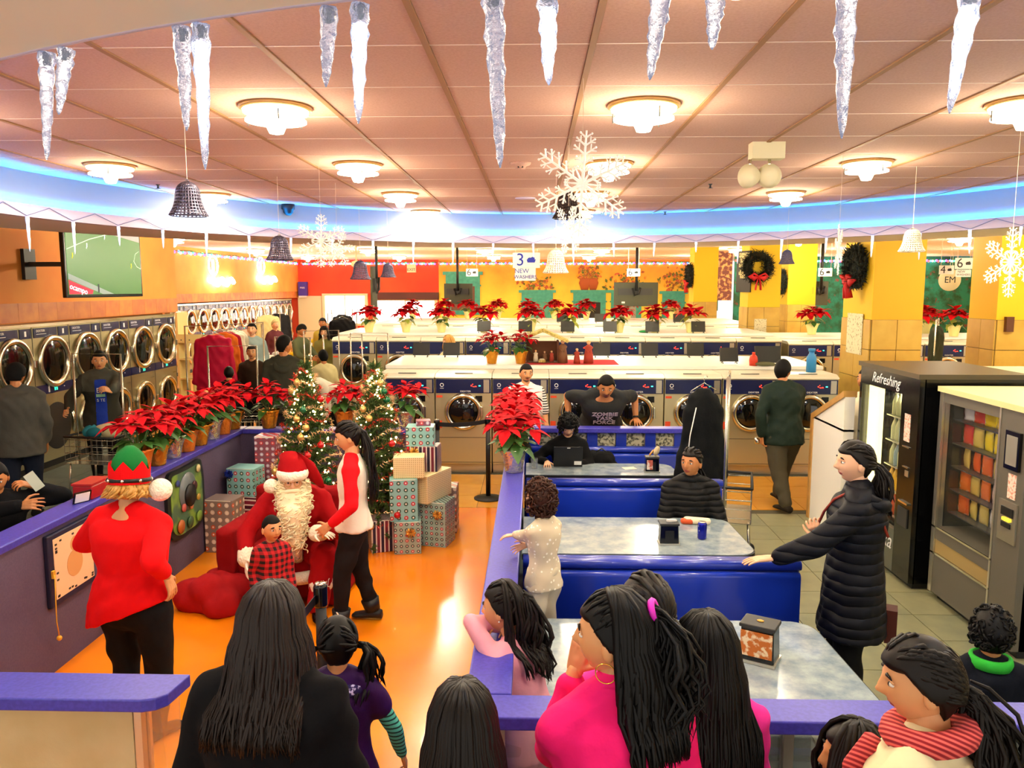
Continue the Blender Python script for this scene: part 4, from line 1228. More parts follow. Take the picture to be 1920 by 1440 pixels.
# --- small boy
def f_plaid(nt, x, y, z, vec):
    a = nt.m('GREATER_THAN', nt.m('SINE', nt.m('MULTIPLY', nt.m('ADD', x, nt.m('MULTIPLY', y, .5)), 150.0)), 0.0)
    c = nt.m('GREATER_THAN', nt.m('SINE', nt.m('MULTIPLY', z, 150.0)), 0.0)
    return nt.mix(nt.m('MULTIPLY', nt.m('ADD', a, c), .5), '#c8141c', '#1a0808')
P = Person('small boy in a red plaid shirt in front of the red chair', .95, (gx(490, 5.20), 5.20, 0), 205, child=.85, head=(22, 4, 0), res=.012)
P.stand(.06); P.hang(1, .0); P.hang(-1, .0, .05)
P.make_body(sk[0], HS, 5); P.top(MN('plaid', f_plaid, .85), 'shirt', .012, .93, hem=(.42, .13, .11)); P.pants(cl('#5a0f12')); P.shoes(_M['black'])
b = MB(); P.cap(b, HS, .004, line=.06, low=-.02, sub=5); P.hair(b)

# --- woman with long dark hair, front
P = Person('woman with long dark brown hair and a black coat, closest at the counter gap', 1.60, (gx(474, 2.36), 2.36, 0), -4, bulk=1.22, head=(-4, 6, 0), res=.013)
P.stand(.09); P.hang(1, .06, .06); P.hang(-1, .06, .05)
P.make_body(sk[0], HD, 4); P.top(cl('#0e0d10', .95), 'coat', .028, .93, hem=(.40, .15, .12)); P.pants(BLK); P.shoes(BLK)
hw_ = M('hair_warm', '#1c100a', .5, spec=.3)
b = MB(); P.cap(b, hw_, .012); P.locks(b, hw_, 620, .30, 11, 150, .008, .012, .03, flare=.035, back_off=.02); P.hair(b)

# --- girl in purple
P = Person('little girl in a purple vest with two pigtails, beyond the dark-haired woman', 1.19, (gx(612, 3.02), 3.02, 0), 4, child=.5, head=(10, 10, 0), res=.012)
P.stand(.07); P.hang(-1, .03, .1); P.arm(1, (.24, .08, .60), (1, -.4, -.3))
def f_teal(nt, x, y, z, vec):
    a = nt.m('GREATER_THAN', nt.m('SINE', nt.m('MULTIPLY', z, 330.0)), .45)
    return nt.mix(a, '#58c4b4', '#0b3a3a')
TS = MN('teal_stripe', f_teal, .85)
P.make_body(sk[0], HB, 4); P.top(TS, 'striped_shirt', .008, .93, hem=(.42, .15, .12))
P.top(cl('#32104a', .6), 'vest', .024, .22, hem=(.47, .14, .11))
b = mb(cl('#2a2050', noise=(60, '#c0b8e8', .55, .62)), True); b.torus(P.sp(.80), .075, .035, 26, 8, P.tr(.8) @ Matrix.Diagonal((1.1, .9, .8))); P.put(b, 'hood_lining')
P.pants(BLK); P.shoes(BLK)
b = MB(); P.cap(b, HB, .010); P.tail(b, HB, (.095, -.03, -.01), .20, 26, (.9, -.4, .2), .010, 5, .03, .012); P.tail(b, HB, (-.095, -.03, -.01), .20, 26, (-.9, -.4, .2), .010, 6, .03, .012); P.hair(b)
b = mb(M('parting', '#c9a27a', .6), True); b.tube([P.m4 @ V((.006 * math.sin(k), .03 - .10 * k / 6 * 1.0, .128 - .0045 * k * k * .6)) for k in range(6)], .0028, 5); P.put(b, 'parting')

# --- head at the bottom edge
P = Person('child with straight dark hair and a chain strap, lowest by the booth corner', 1.45, (gx(860, 2.03), 2.03, 0), 2, child=.2, head=(4, 4, 0), res=.014)
P.stand(); P.hang(1); P.hang(-1)
P.make_body(sk[0], HD, 4); P.top(BLK, 'coat', .02); P.pants(BLK); P.shoes(BLK)
b = MB(); P.cap(b, HD, .012); P.locks(b, HD, 560, .36, 21, 150, .008, .008, .025, flare=.02); P.hair(b)
b = mb(_M['chrome'], True)
for k in range(9): b.torus(P.shoulder(-1) + V((-.005, -.01 * k, .045 - .012 * k)), .010, .003, 10, 5, Matrix.Rotation(R(90 * (k % 2)), 3, 'X'))
P.put(b, 'chain_strap')

# --- toddler on the bench
def f_dots(nt, x, y, z, vec):
    vo = nt.n.new('ShaderNodeTexVoronoi'); vo.inputs['Scale'].default_value = 34; nt.l.new(vec, vo.inputs['Vector'])
    return nt.mix(nt.m('LESS_THAN', vo.outputs['Distance'], .22), '#cfc0a4', '#f8f2e4')
P = Person('curly-haired toddler in a cream dotted top standing on the booth bench', .97, (gx(1022, 4.21), 4.20, .462), 52, child=.9, head=(14, 0, 0), res=.012)
P.stand(.055); P.arm(-1, aZ(940, 1006, 1.035), (1, -.2, -.4), True, hdir=(-1, .1, -.15), nrm=(0, 0, 1), curl=.35); P.arm(1, (.10, .20, .60), (1, -.2, -.3))
P.make_body(sk[2], HBR, 5); P.top(MN('dotted', f_dots, .85), 'top', .012, .93, hem=(.45, .128, .105), amp=.006); P.pants(cl('#cbbfa6'), thick=.012); P.shoes(M('sock', '#e8e0d0', .9), 'sock')
b = MB(); P.cap(b, HBR, .020, low=-.05); P.curls(b, HBR, 330, .022, -.09, 4, .014); P.hair(b)

# --- girl leaning on the corner of the ledge
P = Person('girl in a pale pink top leaning on the corner of the blue ledge', 1.24, (gx(998, 3.26), 3.24, 0), 50, child=.45, lean=14, head=(22, 6, 4), res=.012)
P.stand(.06); P.arm(-1, aZ(952, 1176, 1.03), (1, -.15, -.1), True, hdir=(.3, .9, 0), nrm=(0, 0, 1), curl=.35); P.arm(1, aZ(936, 1166, 1.05), (.2, 1, 0), True, hdir=(-.5, -.6, -.05), nrm=(0, 0, 1), curl=.35)
P.make_body(sk[0], HD, 5); P.top(cl('#eea6b6'), 'top', .012, .92); P.pants(cl('#c98a90')); P.shoes(BLK)
b = MB(); P.cap(b, HD, .012, low=-.03, sub=5); P.locks(b, HD, 46, .26, 6, 70, .010, .02, .012, flare=.0, back_off=.02); P.tail(b, HD, (.02, -.10, .06), .34, 60, (.1, -1, -.2), .012, 7, .05, .03, 5, bush=.06); P.hair(b)
b = mb(_M['white'], True); b.ball(P.W(V((0, 0, 0))) * 0 + P.m4 @ V((-.082, -.01, -.04)), .004, 8, 6); P.put(b, 'earring')

# --- woman in bright pink
PINK = cl('#ee1a6c', .8); PINK2 = cl('#f0359a', .8)
P = Person('woman in a bright pink fleece with a hoop earring, hand at her mouth', 1.66, (gx(1172, 2.2), 2.2, 0), 22, bulk=1.08, head=(50, 2, 0), res=.011)
P.stand(.09); P.arm(-1, aY(1078, 1255, 2.38), (.1, .3, -1), True, hdir=(.25, -.1, 1), nrm=(-.6, -.8, 0), curl=1.1); P.hang(1, .05, .1)
P.make_body(sk[0], HD, 5); P.top(PINK, 'fleece', .022, .90, collar=.018, hem=(.42, .14, .12)); P.pants(BLK); P.shoes(BLK)
b = MB(); P.cap(b, HB, .014, line=.055, low=-.02, sub=5); P.locks(b, HB, 300, .30, 31, 75, .009, .022, .03, flare=.015, back_off=.03, taper=.6); P.tail(b, HB, (.02, -.10, .075), .34, 130, (.2, -1, -.1), .008, 8, .05, .03, 5, bush=.07); P.hair(b)
b = mb(M('hair_tie', '#e020c0', .5), True); b.torus(P.m4 @ V((.02, -.115, .08)), .024, .010, 16, 6, (P.m4.to_3x3() @ Matrix.Rotation(R(75), 3, 'X')).normalized()); P.put(b, 'hair_tie')
b = mb(M('gold', '#e8b84c', .2, 1.0), True); b.torus(P.m4 @ V((-.082, .0, -.072)), .028 * P.headk, .0018, 28, 5, (P.m4.to_3x3() @ Matrix.Rotation(R(90), 3, 'Y')).normalized()); P.put(b, 'hoop_earring')
b = mb(M('lace_white', '#f0e4e4', .6), True); b.tube([P.front(.785, .035, -.03), P.front(.78, .045, -.035), P.front(.75, .04, -.03)], .006, 6); P.put(b, 'zip_pull')

P = Person('girl with a side ponytail in pink, half hidden behind the woman in fleece', 1.58, (gx(1226, 2.56), 2.52, 0), 6, head=(10, 2, 0), res=.014, child=.1)
P.stand(); P.hang(-1, .0, .1); P.arm(1, (.16, .30, 1.02), (1, -.3, -.6))
P.make_body(sk[0], HD, 4); P.top(PINK2, 'jumper', .016); P.pants(BLK); P.shoes(BLK)
b = MB(); P.cap(b, HD, .014, low=-.05); P.tail(b, HD, (.03, -.105, .0), .26, 50, (.3, -1, -.3), .013, 9, .05, .02, 3, bush=.06); P.hair(b)

P = Person('girl in a magenta top with straight black hair down her back', 1.46, (gx(1352, 2.48), 2.46, 0), 8, child=.25, head=(10, 4, 0), res=.012)
P.stand(.07); P.arm(-1, aY(1290, 1262, 2.66), (.8, .2, -1), True, hdir=(.2, .1, 1), nrm=(-1, 0, 0), curl=1.0); P.hang(1, .02, .12)
P.make_body(sk[0], HB, 4); P.top(PINK2, 'top', .016, .92, collar=.004); P.pants(BLK); P.shoes(BLK)
b = MB(); P.cap(b, HB, .012); P.locks(b, HB, 620, .40, 41, 140, .008, .006, .03, flare=.03, back_off=.015); P.hair(b)

# --- woman in the cream coat, and a child by her
P = Person('woman in a cream coat with a red knitted scarf and wavy ponytail', 1.60, (gx(1800, 2.08), 2.08, 0), 46, bulk=1.12, head=(30, 8, 0), res=.012)
P.stand(); P.hang(1, .04, .05); P.hang(-1, .05, .12)
P.make_body(sk[0], HD, 5); P.top(cl('#e6d9ae'), 'coat', .026, .93, hem=(.40, .15, .12)); P.pants(BLK); P.shoes(BLK)
b = MB(); P.cap(b, HD, .016, line=.05, low=-.03, sub=5); P.tail(b, HD, (.02, -.11, -.045),   .36, 170, (.1, -1, -.4), .009, 11, .06, .045, 4, bush=.09); P.hair(b)
def f_knit(nt, x, y, z, vec):
    a = nt.ramp(nt.m('SINE', nt.m('MULTIPLY', nt.m('ADD', z, nt.m('MULTIPLY', x, .7)), 420.0)), -.4, .6)
    return nt.mix(a, '#8e1420', '#e86058')
b = mb(MN('knit', f_knit, .95), True); b.torus(P.sp(.845), .082, .034, 28, 8, P.tr(.8) @ Matrix.Rotation(R(-12), 3, 'X') @ Matrix.Diagonal((1.1, 1.05, 1))); b.tube([P.front(.81, .03, -.06), P.front(.75, .04, -.05), P.front(.63, .045, -.05)], .03, 8); P.put(b, 'scarf')
P = Person('child whose face peeks out low beside the cream coat', 1.19, (gx(1664, 2.32), 2.32, 0), 70, child=.5, head=(20, -6, 0), res=.014)
P.stand(); P.hang(1); P.hang(-1)
P.make_body(sk[1], HD, 5); P.top(cl('#3a2a2a'), 'jacket', .016); P.pants(BLK); P.shoes(BLK)
b = MB(); P.cap(b, HD, .014, line=.05, low=-.02); P.locks(b, HD, 90, .14, 61, 140, .012, .01); P.hair(b)
P = Person('boy in a dark jacket with a lime green collar near the snack machine', 1.14, (gx(1912, 3.30), 3.30, 0), -20, child=.5, head=(-10, 6, 0), res=.014)
P.stand(); P.hang(1); P.hang(-1)
P.make_body(sk[1], HS, 4); P.top(cl('#10141f'), 'jacket', .022); P.pants(BLK); P.shoes(BLK)
b = mb(cl('#35b83c'), True); b.torus(P.sp(.835), .062, .012, 24, 7, P.tr(.8) @ Matrix.Diagonal((1.15, 1.15, 2.2))); P.put(b, 'collar')
b = MB(); P.cap(b, HB, .018, low=-.05); P.curls(b, HB, 160, .02, -.06, 9, .014); P.hair(b)

# --- woman in navy padded coat
def puff(c, amp=55.0):
    n = 'puffer_' + c
    if n in _M: return _M[n]
    m = M(n, c, .6, spec=.2)
    nt = NT(m); vec, xyz = nt.obj(); bsdf = m.node_tree.nodes['Principled BSDF']
    bn = nt.n.new('ShaderNodeBump'); bn.inputs['Strength'].default_value = .7; bn.inputs['Distance'].default_value = .02
    w = nt.m('ABSOLUTE', nt.m('SINE', nt.m('ADD', nt.m('MULTIPLY', xyz[2], amp), nt.m('MULTIPLY', nt.noise(6, 2, vec), 1.6))))
    nt.l.new(nt.m('POWER', w, .5), bn.inputs['Height']); nt.l.new(bn.outputs[0], bsdf.inputs['Normal'])
    return m
P = Person('woman in a long navy padded coat with a red bag strap, standing by the booth', 1.66, (1.80, 4.44, 0), 66, bulk=1.08, head=(24, 2, 0), res=.013)
P.stand(.07, .05); P.arm(-1, aZ(1448, 1050, 1.00) + V((0, -.02, .02)), (1, -.4, -.8), True, hdir=(-1, .05, -.12), nrm=(0, 0, 1), curl=.18)
P.arm(1, aY(1540, 1005, 4.62), (1, -.2, -1), True, hdir=(-.5, -.2, .6), nrm=(-.5, -.8, .0), curl=1.2)
P.make_body(sk[2], HD, 5); P.top(puff('#090b16'), 'padded_coat', .034, .92, collar=.012, hem=(.34, .15, .115), it=6)
P.pants(BLK); P.shoes(BLK)
b = mb(puff('#090b16'), True); b.torus(P.sp(.815) + V((0, -.05, .0)), .085, .045, 26, 9, P.tr(.8) @ Matrix.Rotation(R(30), 3, 'X') @ Matrix.Diagonal((1.1, 1.05, .9))); P.put(b, 'hood')
b = mb(M('strap_red', '#8e2a18', .5), True)
b.tube([P.sp(.70) + V((-.10, -.16, 0)), P.sp(.80) + V((-.085, -.09, .0)), P.sp(.825) + V((-.085, .0, .045)), P.sp(.79) + V((-.07, .12, .02)), P.front(.75, .045, -.03), P.arms[1][2] + V((-.01, .02, .07)), P.front(.63, .04, .05), P.sp(.53) + V((.19, .0, 0))], .008, 6, True, 1.0)
P.put(b, 'bag_strap')
b = mb(M('bag_brown', '#4e1a10', .5)); b.box(-.05, .05, -.025, .035, -.13, .06, Matrix.Translation(P.sp(.40) + V((.03, -.205, 0)))); P.put(b, 'hand_bag')
b = MB(); P.cap(b, HD, .012, line=.055, low=-.02, sub=5); P.tail(b, HD, (0, -.11, -.02), .24, 50, (0, -1, -.5), .013, 13, .05, .015, 2, bush=.05); P.hair(b)

# --- seated in the booths
P = Person('seated woman in a black padded jacket at the pale booth table', 1.56, (gx(1307, 6.08), 6.10, 0), 178, hip=.50, head=(-34, 0, 0), res=.015)
P.leg(-1, (-.08, .42, .07), (.1, 1, .8)); P.leg(1, (.08, .42, .07), (.1, 1, .8)); P.arm(-1, (-.10, .26, .60), (1, -.4, -.6)); P.arm(1, (.10, .26, .60), (1, -.4, -.6))
P.make_body(sk[1], HD, 5); P.top(puff('#0b0b0d', 70), 'padded_jacket', .034, .92, collar=.02); P.pants(BLK); P.shoes(BLK)
b = MB(); P.cap(b, HD, .010, line=.06, low=-.03, sub=5); P.tail(b, HD, (0, -.10, -.03), .18, 30, (0, -1, -.5), .012, 15); P.hair(b)
P = Person('boy in a black hoodie bent over a laptop in the far booth', 1.50, (gx(1066, 8.0), 7.98, 0), 182, hip=.49, head=(0, 30, 0), lean=6, child=.2, res=.016)
P.leg(-1, (-.08, .36, .07), (.1, 1, .8)); P.leg(1, (.08, .36, .07), (.1, 1, .8)); P.arm(-1, (-.06, .22, .80), (1, -.4, -.6)); P.arm(1, aZ(1026, 866, .785), (1, -.3, -.6), True, hdir=(0, -1, -.1), nrm=(0, 0, 1))
P.make_body(sk[2], HB, 4); P.top(cl('#0c0c0e'), 'hoodie', .022, .93); P.pants(BLK); P.shoes(BLK)
b = MB(); P.cap(b, HB, .024, line=.03, low=-.04, sub=5); P.curls(b, HB, 190, .024, -.05, 17, .02, .75); P.hair(b)
o = text('shirt_text', 'TAIG', .045, _M['text_white'] if 'text_white' in _M else M('text_white', '#f2f2f2'), P.root, P.Rz @ P.front(.70, .028), (R(84), 0, R(2)))

# --- men behind the booths
P = Person('heavyset man in a dark printed T-shirt leaning on the booth rail', 1.80, (gx(1128, 9.02), 9.02, 0), 182, bulk=1.36, lean=40, head=(-4, 26, 0), res=.017, neck_fwd=.04, shoulder=.86)
P.stand(.12); P.arm(-1, aZ(1192, 785, 1.03), (.7, -.8, -.2), True, hdir=(.1, -1, -.2), nrm=(0, 0, 1), curl=.2); P.arm(1, aZ(1066, 785, 1.03), (.7, -.8, -.2), True, hdir=(-.1, -1, -.2), nrm=(0, 0, 1), curl=.2)
P.make_body(sk[1], HS, 5, stubble=M('stubble', '#5a3a28', .7)); P.top(cl('#2b2c2c'), 'tshirt', .016, .40); P.pants(cl('#1e2430')); P.shoes(BLK)
b = MB(); P.cap(b, HS, .012, low=-.03, sub=5); P.hair(b)
nrm_ = P.torso[5][2].normalized(); rot = (P.Rz @ P.tr(.7)).to_euler()
tl = R(90) - P.lean
PT = M('print_pale', '#c9b4b0', .7)
for txt, zf in (('ZOMBIE', .762), ('TASK', .725), ('FORCE', .688)):
    p = P.front(.69, .03) + (P.sp(zf) - P.sp(.69))
    text('shirt_text', txt, .078, PT, P.root, P.Rz @ p, (P.Rz @ P.tr(.72) @ Matrix.Rotation(R(180), 3, 'Z') @ Matrix.Rotation(R(90), 3, 'X')).to_euler(), bold=.002)
b = mb(_M['black'], True); a, e, w, *_ = P.arms[-1]; b.tube([w + (e - w) * .05, w + (e - w) * .13], .036, 14); P.put(b, 'wrist_watch')
def f_sleeve(nt, x, y, z, vec):
    a = nt.m('MULTIPLY', nt.m('GREATER_THAN', nt.m('SINE', nt.m('MULTIPLY', z, 210.0)), .2), nt.m('GREATER_THAN', nt.m('ABSOLUTE', x), .19))
    return nt.mix(a, '#e6e2dc', '#161618')
P = Person('man in a white shirt with striped sleeves behind the tall poinsettias', 1.60, (gx(986, 9.45), 9.45, 0), 190, bulk=1.15, head=(6, 6, 0), res=.018)
P.stand(.1); P.hang(1, .05, .1); P.hang(-1, .05, .12)
P.make_body(sk[0], HS, 5, stubble=M('stubble', '#5a3a28', .7)); P.top(MN('stripe_sleeve', f_sleeve, .8), 'polo_shirt', .016, .45); P.pants(BLK); P.shoes(BLK)
b = MB(); P.cap(b, HS, .008, low=-.03, sub=5); P.hair(b)
# --- man walking away
P = Person('man in a dark green jacket walking away past the washers', 1.70, (gx(1482, 8.9), 8.9, 0), 12, bulk=1.15, head=(-52, 4, 0), lean=6, res=.017)
P.leg(1, (.10, .26, .08)); P.leg(-1, (-.06, -.22, .075)); P.arm(-1, aY(1428, 818, 8.85), (1, -.6, -.2), True, curl=.9); P.hang(1, .03, .16)
P.make_body(sk[1], HS, 4); P.top(cl('#1d2a22', .7), 'jacket', .03, .93, hem=(.44, .14, .115)); P.pants(cl('#4a4434'), thick=.02); P.shoes(cl('#2a221a'))
b = MB(); P.cap(b, HS, .014, low=-.03); P.hair(b)
b = mb(_M['chrome'], True); b.cyl(P.arms[-1][2] + V((-.01, .06, -.09)), P.arms[-1][2] + V((-.01, .10, -.03)), .028); P.put(b, 'drink_can')
P = Person('person half hidden behind the black drink machine', 1.68, (3.42, 8.25, 0), 120, head=(0, 0, 0), res=.025)
P.stand(); P.hang(1); P.hang(-1); P.make_body(sk[1], HS, 4); P.top(cl('#e8dcc0'), 'shirt', .016); P.pants(BLK); P.shoes(BLK); b = MB(); P.cap(b, HS, .006); P.hair(b)

# --- aisle beside the dryers
P = Person('man in a grey jacket over a blue printed T-shirt pushing a basket cart', 1.72, (gx(178, 9.75), 9.75, 0), 205, bulk=1.12, head=(0, 6, 0), res=.018)
P.stand(.1); P.arm(-1, aY(206, 738, 9.25), (1, -.5, -.4), True, hdir=(-.3, -.6, .3), curl=.9); P.arm(1, aY(128, 772, 9.3), (1, -.6, -.3), True, hdir=(0, -.8, 0), curl=.9)
P.make_body(sk[0], HS, 5); P.top(cl('#1e3ba8', .7), 'tshirt', .012, .2, hem=(.42, .12, .10))
def jk(cen):
    z = cen[:, 2]; fr = (cen[:, 1] > .05) & (np.abs(cen[:, 0]) < .062) & (z < 1.36)
    return np.where(fr, 1, np.where((z > 1.22) & (np.abs(cen[:, 0]) < .2), 2, 0))
P.top([cl('#33332c'), cl('#1e3ba8', .7), cl('#4a4a40')], 'jacket', .034, .93, collar=.016, fn=jk, hem=(.44, .14, .115)); P.pants(BLK); P.shoes(BLK)
for txt, zf, c in (('ER', .715, '#e8f0f0'), ('S TE', .645, '#e8f0f0')):
    text('shirt_text', txt, .085 if txt == 'ER' else .05, M('tx' + c, c, .6), P.root, P.Rz @ (P.front(.69, .048) + P.sp(zf) - P.sp(.69)), (R(86), 0, R(25)))
bb = mb(M('print_mint', '#9ad8bc', .6)); q_ = P.front(.69, .047) + P.sp(.68) - P.sp(.69); bb.box(q_.x - .05, q_.x + .05, q_.y - .002, q_.y + .003, q_.z - .018, q_.z + .018); P.put(bb, 'shirt_print')
b = MB(); P.cap(b, HS, .010, low=-.03); P.hair(b)
P = Person('man in a grey coat and dark cap at the far side by the dryers', 1.70, (gx(16, 8.25), 8.25, 0), 35, bulk=1.18, head=(-30, 5, 0), res=.018)
P.stand(.1, .1); P.hang(1, .03, .05); P.hang(-1, .03)
P.make_body(sk[1], HS, 4); P.top(cl('#4b4a45'), 'coat', .03, .93, hem=(.42, .14, .12)); P.pants(cl('#1a2030')); P.shoes(BLK)
b = MB(); P.cap(b, BLK, .020, line=.04, low=-.03, back=-.06); P.hair(b, 'cap')
P = Person('seated person in black holding a phone over the purple wall', 1.66, (gx(-46, 5.55), 5.55, 0), 222, hip=.50, head=(-10, 20, 0), lean=14, res=.018)
P.leg(-1, (-.1, .42, .075), (.1, 1, .8)); P.leg(1, (.1, .42, .075), (.1, 1, .8)); P.arm(1, aZ(66, 946, 1.05), (1, -.3, -.5), True, curl=.7); P.arm(-1, aY(62, 912, 5.6), (1, -.3, -.5), True, curl=.9)
P.make_body(sk[1], HS, 4); P.top(cl('#0e0e12'), 'jacket', .03); P.pants(BLK); P.shoes(BLK); b = MB(); P.cap(b, HS, .01); P.hair(b)
b = mb(M('phone', '#c8d0c0', .2)); b.box(-.035, .035, -.005, .005, -.07, .07, Matrix.Translation(P.arms[-1][2] + V((0, .06, .05))) @ Matrix.Rotation(R(30), 4, 'Y')); P.put(b, 'phone')
st_ = thing('stool', 'low stool behind the purple wall under the person in black', 'stool', (gx(-46, 5.55), 5.55, 0))
mb(_M['darkgrey']).box(-.2, .2, -.2, .2, .38, .42).build('seat', st_)
for x in (-.17, .17):
    for y in (-.17, .17): mb(_M['darkgrey']).box(x - .015, x + .015, y - .015, y + .015, 0, .38).build('leg', st_)

# --- far hall
def far(label, h, px, Y, face, topc, hairm=HS, skin=0, style='short', head=(0, 0, 0), bulk=1.0, lean=0, child=0.0, arms=None, fn=None, name='jacket', thick=.022):
    P = Person(label, h, (gx(px, Y), Y, 0), face, bulk=bulk, head=head, lean=lean, child=child, res=.026)
    P.stand(.08)
    if arms: arms(P)
    else: P.hang(1, .02, .06); P.hang(-1, .02, .06)
    P.make_body(sk[skin], hairm, 4); P.top(topc, name, thick, .93); P.pants(cl('#1c1c22')); P.shoes(BLK)
    b = MB(); P.cap(b, hairm, .012, low=-.03)
    if style == 'long': P.locks(b, hairm, 50, .16, 71, 130, .016)
    if style == 'hat': pass
    P.hair(b)
    return P
P = far('man in a dark grey hoodie with his back turned, behind the row of poinsettias', 1.86, 527, 10.55, 12, cl('#3a3a30'), head=(-50, 4, 0), bulk=1.15, skin=1)
b = mb(cl('#3a3a30'), True); b.torus(P.sp(.80) + V((0, -.06, -.01)), .10, .045, 22, 8, P.tr(.8) @ Matrix.Rotation(R(40), 3, 'X') @ Matrix.Diagonal((1, 1.2, 1))); P.put(b, 'hood')
far('man in a pale denim jacket standing behind the coat rack', 1.80, 470, 15.4, 185, cl('#8fa6a8'), skin=2, head=(0, 0, 0), bulk=1.1)
far('woman in a dark coat facing out beside the red jacket', 1.60, 468, 12.3, 190, cl('#33241a'), HD, 0, 'short')
far('fair-haired child in a brown coat next to the red jacket', 1.50, 432, 12.6, 175, cl('#4a3424'), HBL, 0, 'short', child=.3)
far('man in an olive jacket and cap looking down at a phone', 1.78, 560, 15.6, 250, cl('#5c6244'), HS, 1, 'short', head=(0, 28, 0), arms=lambda P: (P.arm(1, (.10, .34, 1.10), (1, -.3, -.6)), P.arm(-1, (-.08, .34, 1.08), (1, -.3, -.6))))
far('woman in a khaki parka facing the camera by the washers', 1.66, 606, 16.6, 185, cl('#8a8a4e'), HD, 2, 'long')
far('man in a dark beanie and yellow coat behind the khaki parka', 1.78, 604, 18.4, 175, cl('#b0a040'), BLK, 1, 'hat')
far('man in a flat cap and maroon coat by the far dryers', 1.72, 512, 18.8, 230, cl('#5a2a30'), cl('#b8a878'), 2, 'hat')
P = far('person in a white shirt bending over a laundry cart', 1.66, 622, 11.8, 150, cl('#f2ead8'), HS, 1, 'short', lean=62, bulk=1.2, head=(0, 40, 0))
P = far('person in a black beanie and pale coat beside the bending white shirt', 1.50, 603, 12.6, 30, cl('#d8cc96'), BLK, 1, 'hat')
far('blond woman in a cream fleece between the washer rows', 1.66, 842, 13.7, 140, cl('#efe4b6'), HBL, 2, 'long', head=(-20, 8, 0))
far('person in black crouched behind the silver cart frame', 1.35, 422, 11.4, 20, cl('#101012'), HB, 0, 'short')
# ------------------------------------------------------------------ poinsettias
M('bract', '#c80613', .75, noise=(8, '#960412', .35, .7), spec=.15); M('bract_far', '#d8101c', .8, noise=(9, '#a80814', .35, .7), spec=.1)
M('leaf', '#2c5a20', .5, noise=(6, '#4d7a2c', .35, .7)); M('leaf_light', '#9aa83c', .5)
M('foil_gold', '#e0992c', .22, .7, bump=(30, .6, .02)); M('foil_silver', '#d8d2c4', .2, .8, bump=(30, .6, .02)); M('foil_orange', '#e8822a', .3, .4, bump=(30, .6, .02)); M('pot_cream', '#f2ea9c', .5)
M('cyathia', '#e6c020', .6)
def leafmesh(m, L, W, fold=.18, droop=.22, name='bract'):
    b = mb(m, True); prof = [(0, .06), (.18, .55), (.42, 1.0), (.68, .72), (.86, .34), (1.0, .02)]
    n = len(b.v)
    for t, w in prof:
        x = t * L; z = -droop * L * t * t + .05 * L * math.sin(t * 3.14)
        for s_ in (-1, 0, 1): b.v.append((x, s_ * w * W / 2, z + (fold * w * W / 2 if s_ else 0)))
    for i in range(len(prof) - 1):
        for j in range(2): b.face((n + i * 3 + j, n + i * 3 + j + 1, n + i * 3 + j + 4, n + i * 3 + j + 3))
    return b
BR = [leafmesh('bract', .155, .085).mesh('bract'), leafmesh('bract', .115, .062, .2, .1).mesh('bract'), leafmesh('bract', .135, .07, .3, .35).mesh('bract')]
LF = [leafmesh('leaf', .14, .085, .1, .3).mesh('leaf'), leafmesh('leaf', .12, .07, .15, .15).mesh('leaf')]
def potmesh(m, h=.16, r0=.062, r1=.09):
    b = mb(m, True); rs = []
    for k, (z, r, f) in enumerate(((0, r0, 0), (.01, r0 * 1.04, .0), (h * .5, (r0 + r1) / 2, .03), (h * .8, r1 * .98, .05), (h, r1 * 1.08, .10), (h * 1.12, r1 * 1.25, .16), (h * 1.02, r1 * .9, .1), (h * .9, r1 * .8, 0))):
        rs.append([V((r * (1 + f * math.sin(j * 2.1 + k)) * math.cos(2 * math.pi * j / 24), r * (1 + f * math.cos(j * 2.7)) * math.sin(2 * math.pi * j / 24), z + f * .05 * math.sin(j * 3.1))) for j in range(24)])
    return b.rings(rs).mesh('pot')
POTS = {m: potmesh(m) for m in ('foil_gold', 'foil_silver', 'foil_orange', 'pot_cream')}
stemm = mb('leaf', True)
for k in range(5):
    a = k * 1.257; stemm.tube([(0, 0, .12), (.05 * math.cos(a), .05 * math.sin(a), .24), (.10 * math.cos(a), .10 * math.sin(a), .35)], .005, 5)
stemm = stemm.mesh('stems')
def heads(rg, n=5, spread=.13, z0=.34):
    hs = [(0, 0, z0 + .06)]
    for k in range(n - 1):
        a = 2 * math.pi * k / (n - 1) + rg.uniform(-.3, .3); hs.append((spread * math.cos(a), spread * math.sin(a), z0 + rg.uniform(-.03, .03)))
    return hs
def leaf_mats(rg, nh=5, per=9, nl=14):
    out = []
    for hx, hy, hz in heads(rg, nh):
        o = rg.uniform(0, 6)
        for k in range(per):
            a = o + 2 * math.pi * k / (per - 3) if k < per - 3 else o + .5 + 2 * math.pi * k / 3
            inner = k >= per - 3
            tilt = rg.uniform(.25, .7) if inner else rg.uniform(-.15, .28)
            tilt -= .25 if (hx, hy) != (0, 0) and math.cos(a - math.atan2(hy, hx)) > .3 else 0
            M4 = Matrix.Translation((hx, hy, hz + (.02 if inner else rg.uniform(-.01, .012)))) @ Matrix.Rotation(a, 4, 'Z') @ Matrix.Rotation(-tilt, 4, 'Y') @ Matrix.Scale(rg.uniform(.85, 1.12), 4)
            out.append((1 if inner else rg.choice((0, 0, 2)), M4, False))
    for k in range(nl):
        a = 2 * math.pi * k / nl + rg.uniform(-.2, .2); z = rg.uniform(.18, .29)
        M4 = Matrix.Translation((.05 * math.cos(a), .05 * math.sin(a), z)) @ Matrix.Rotation(a, 4, 'Z') @ Matrix.Rotation(rg.uniform(-.1, .5), 4, 'Y') @ Matrix.Scale(rg.uniform(.9, 1.25), 4)
        out.append((rg.choice((0, 1)), M4, True))
    return out
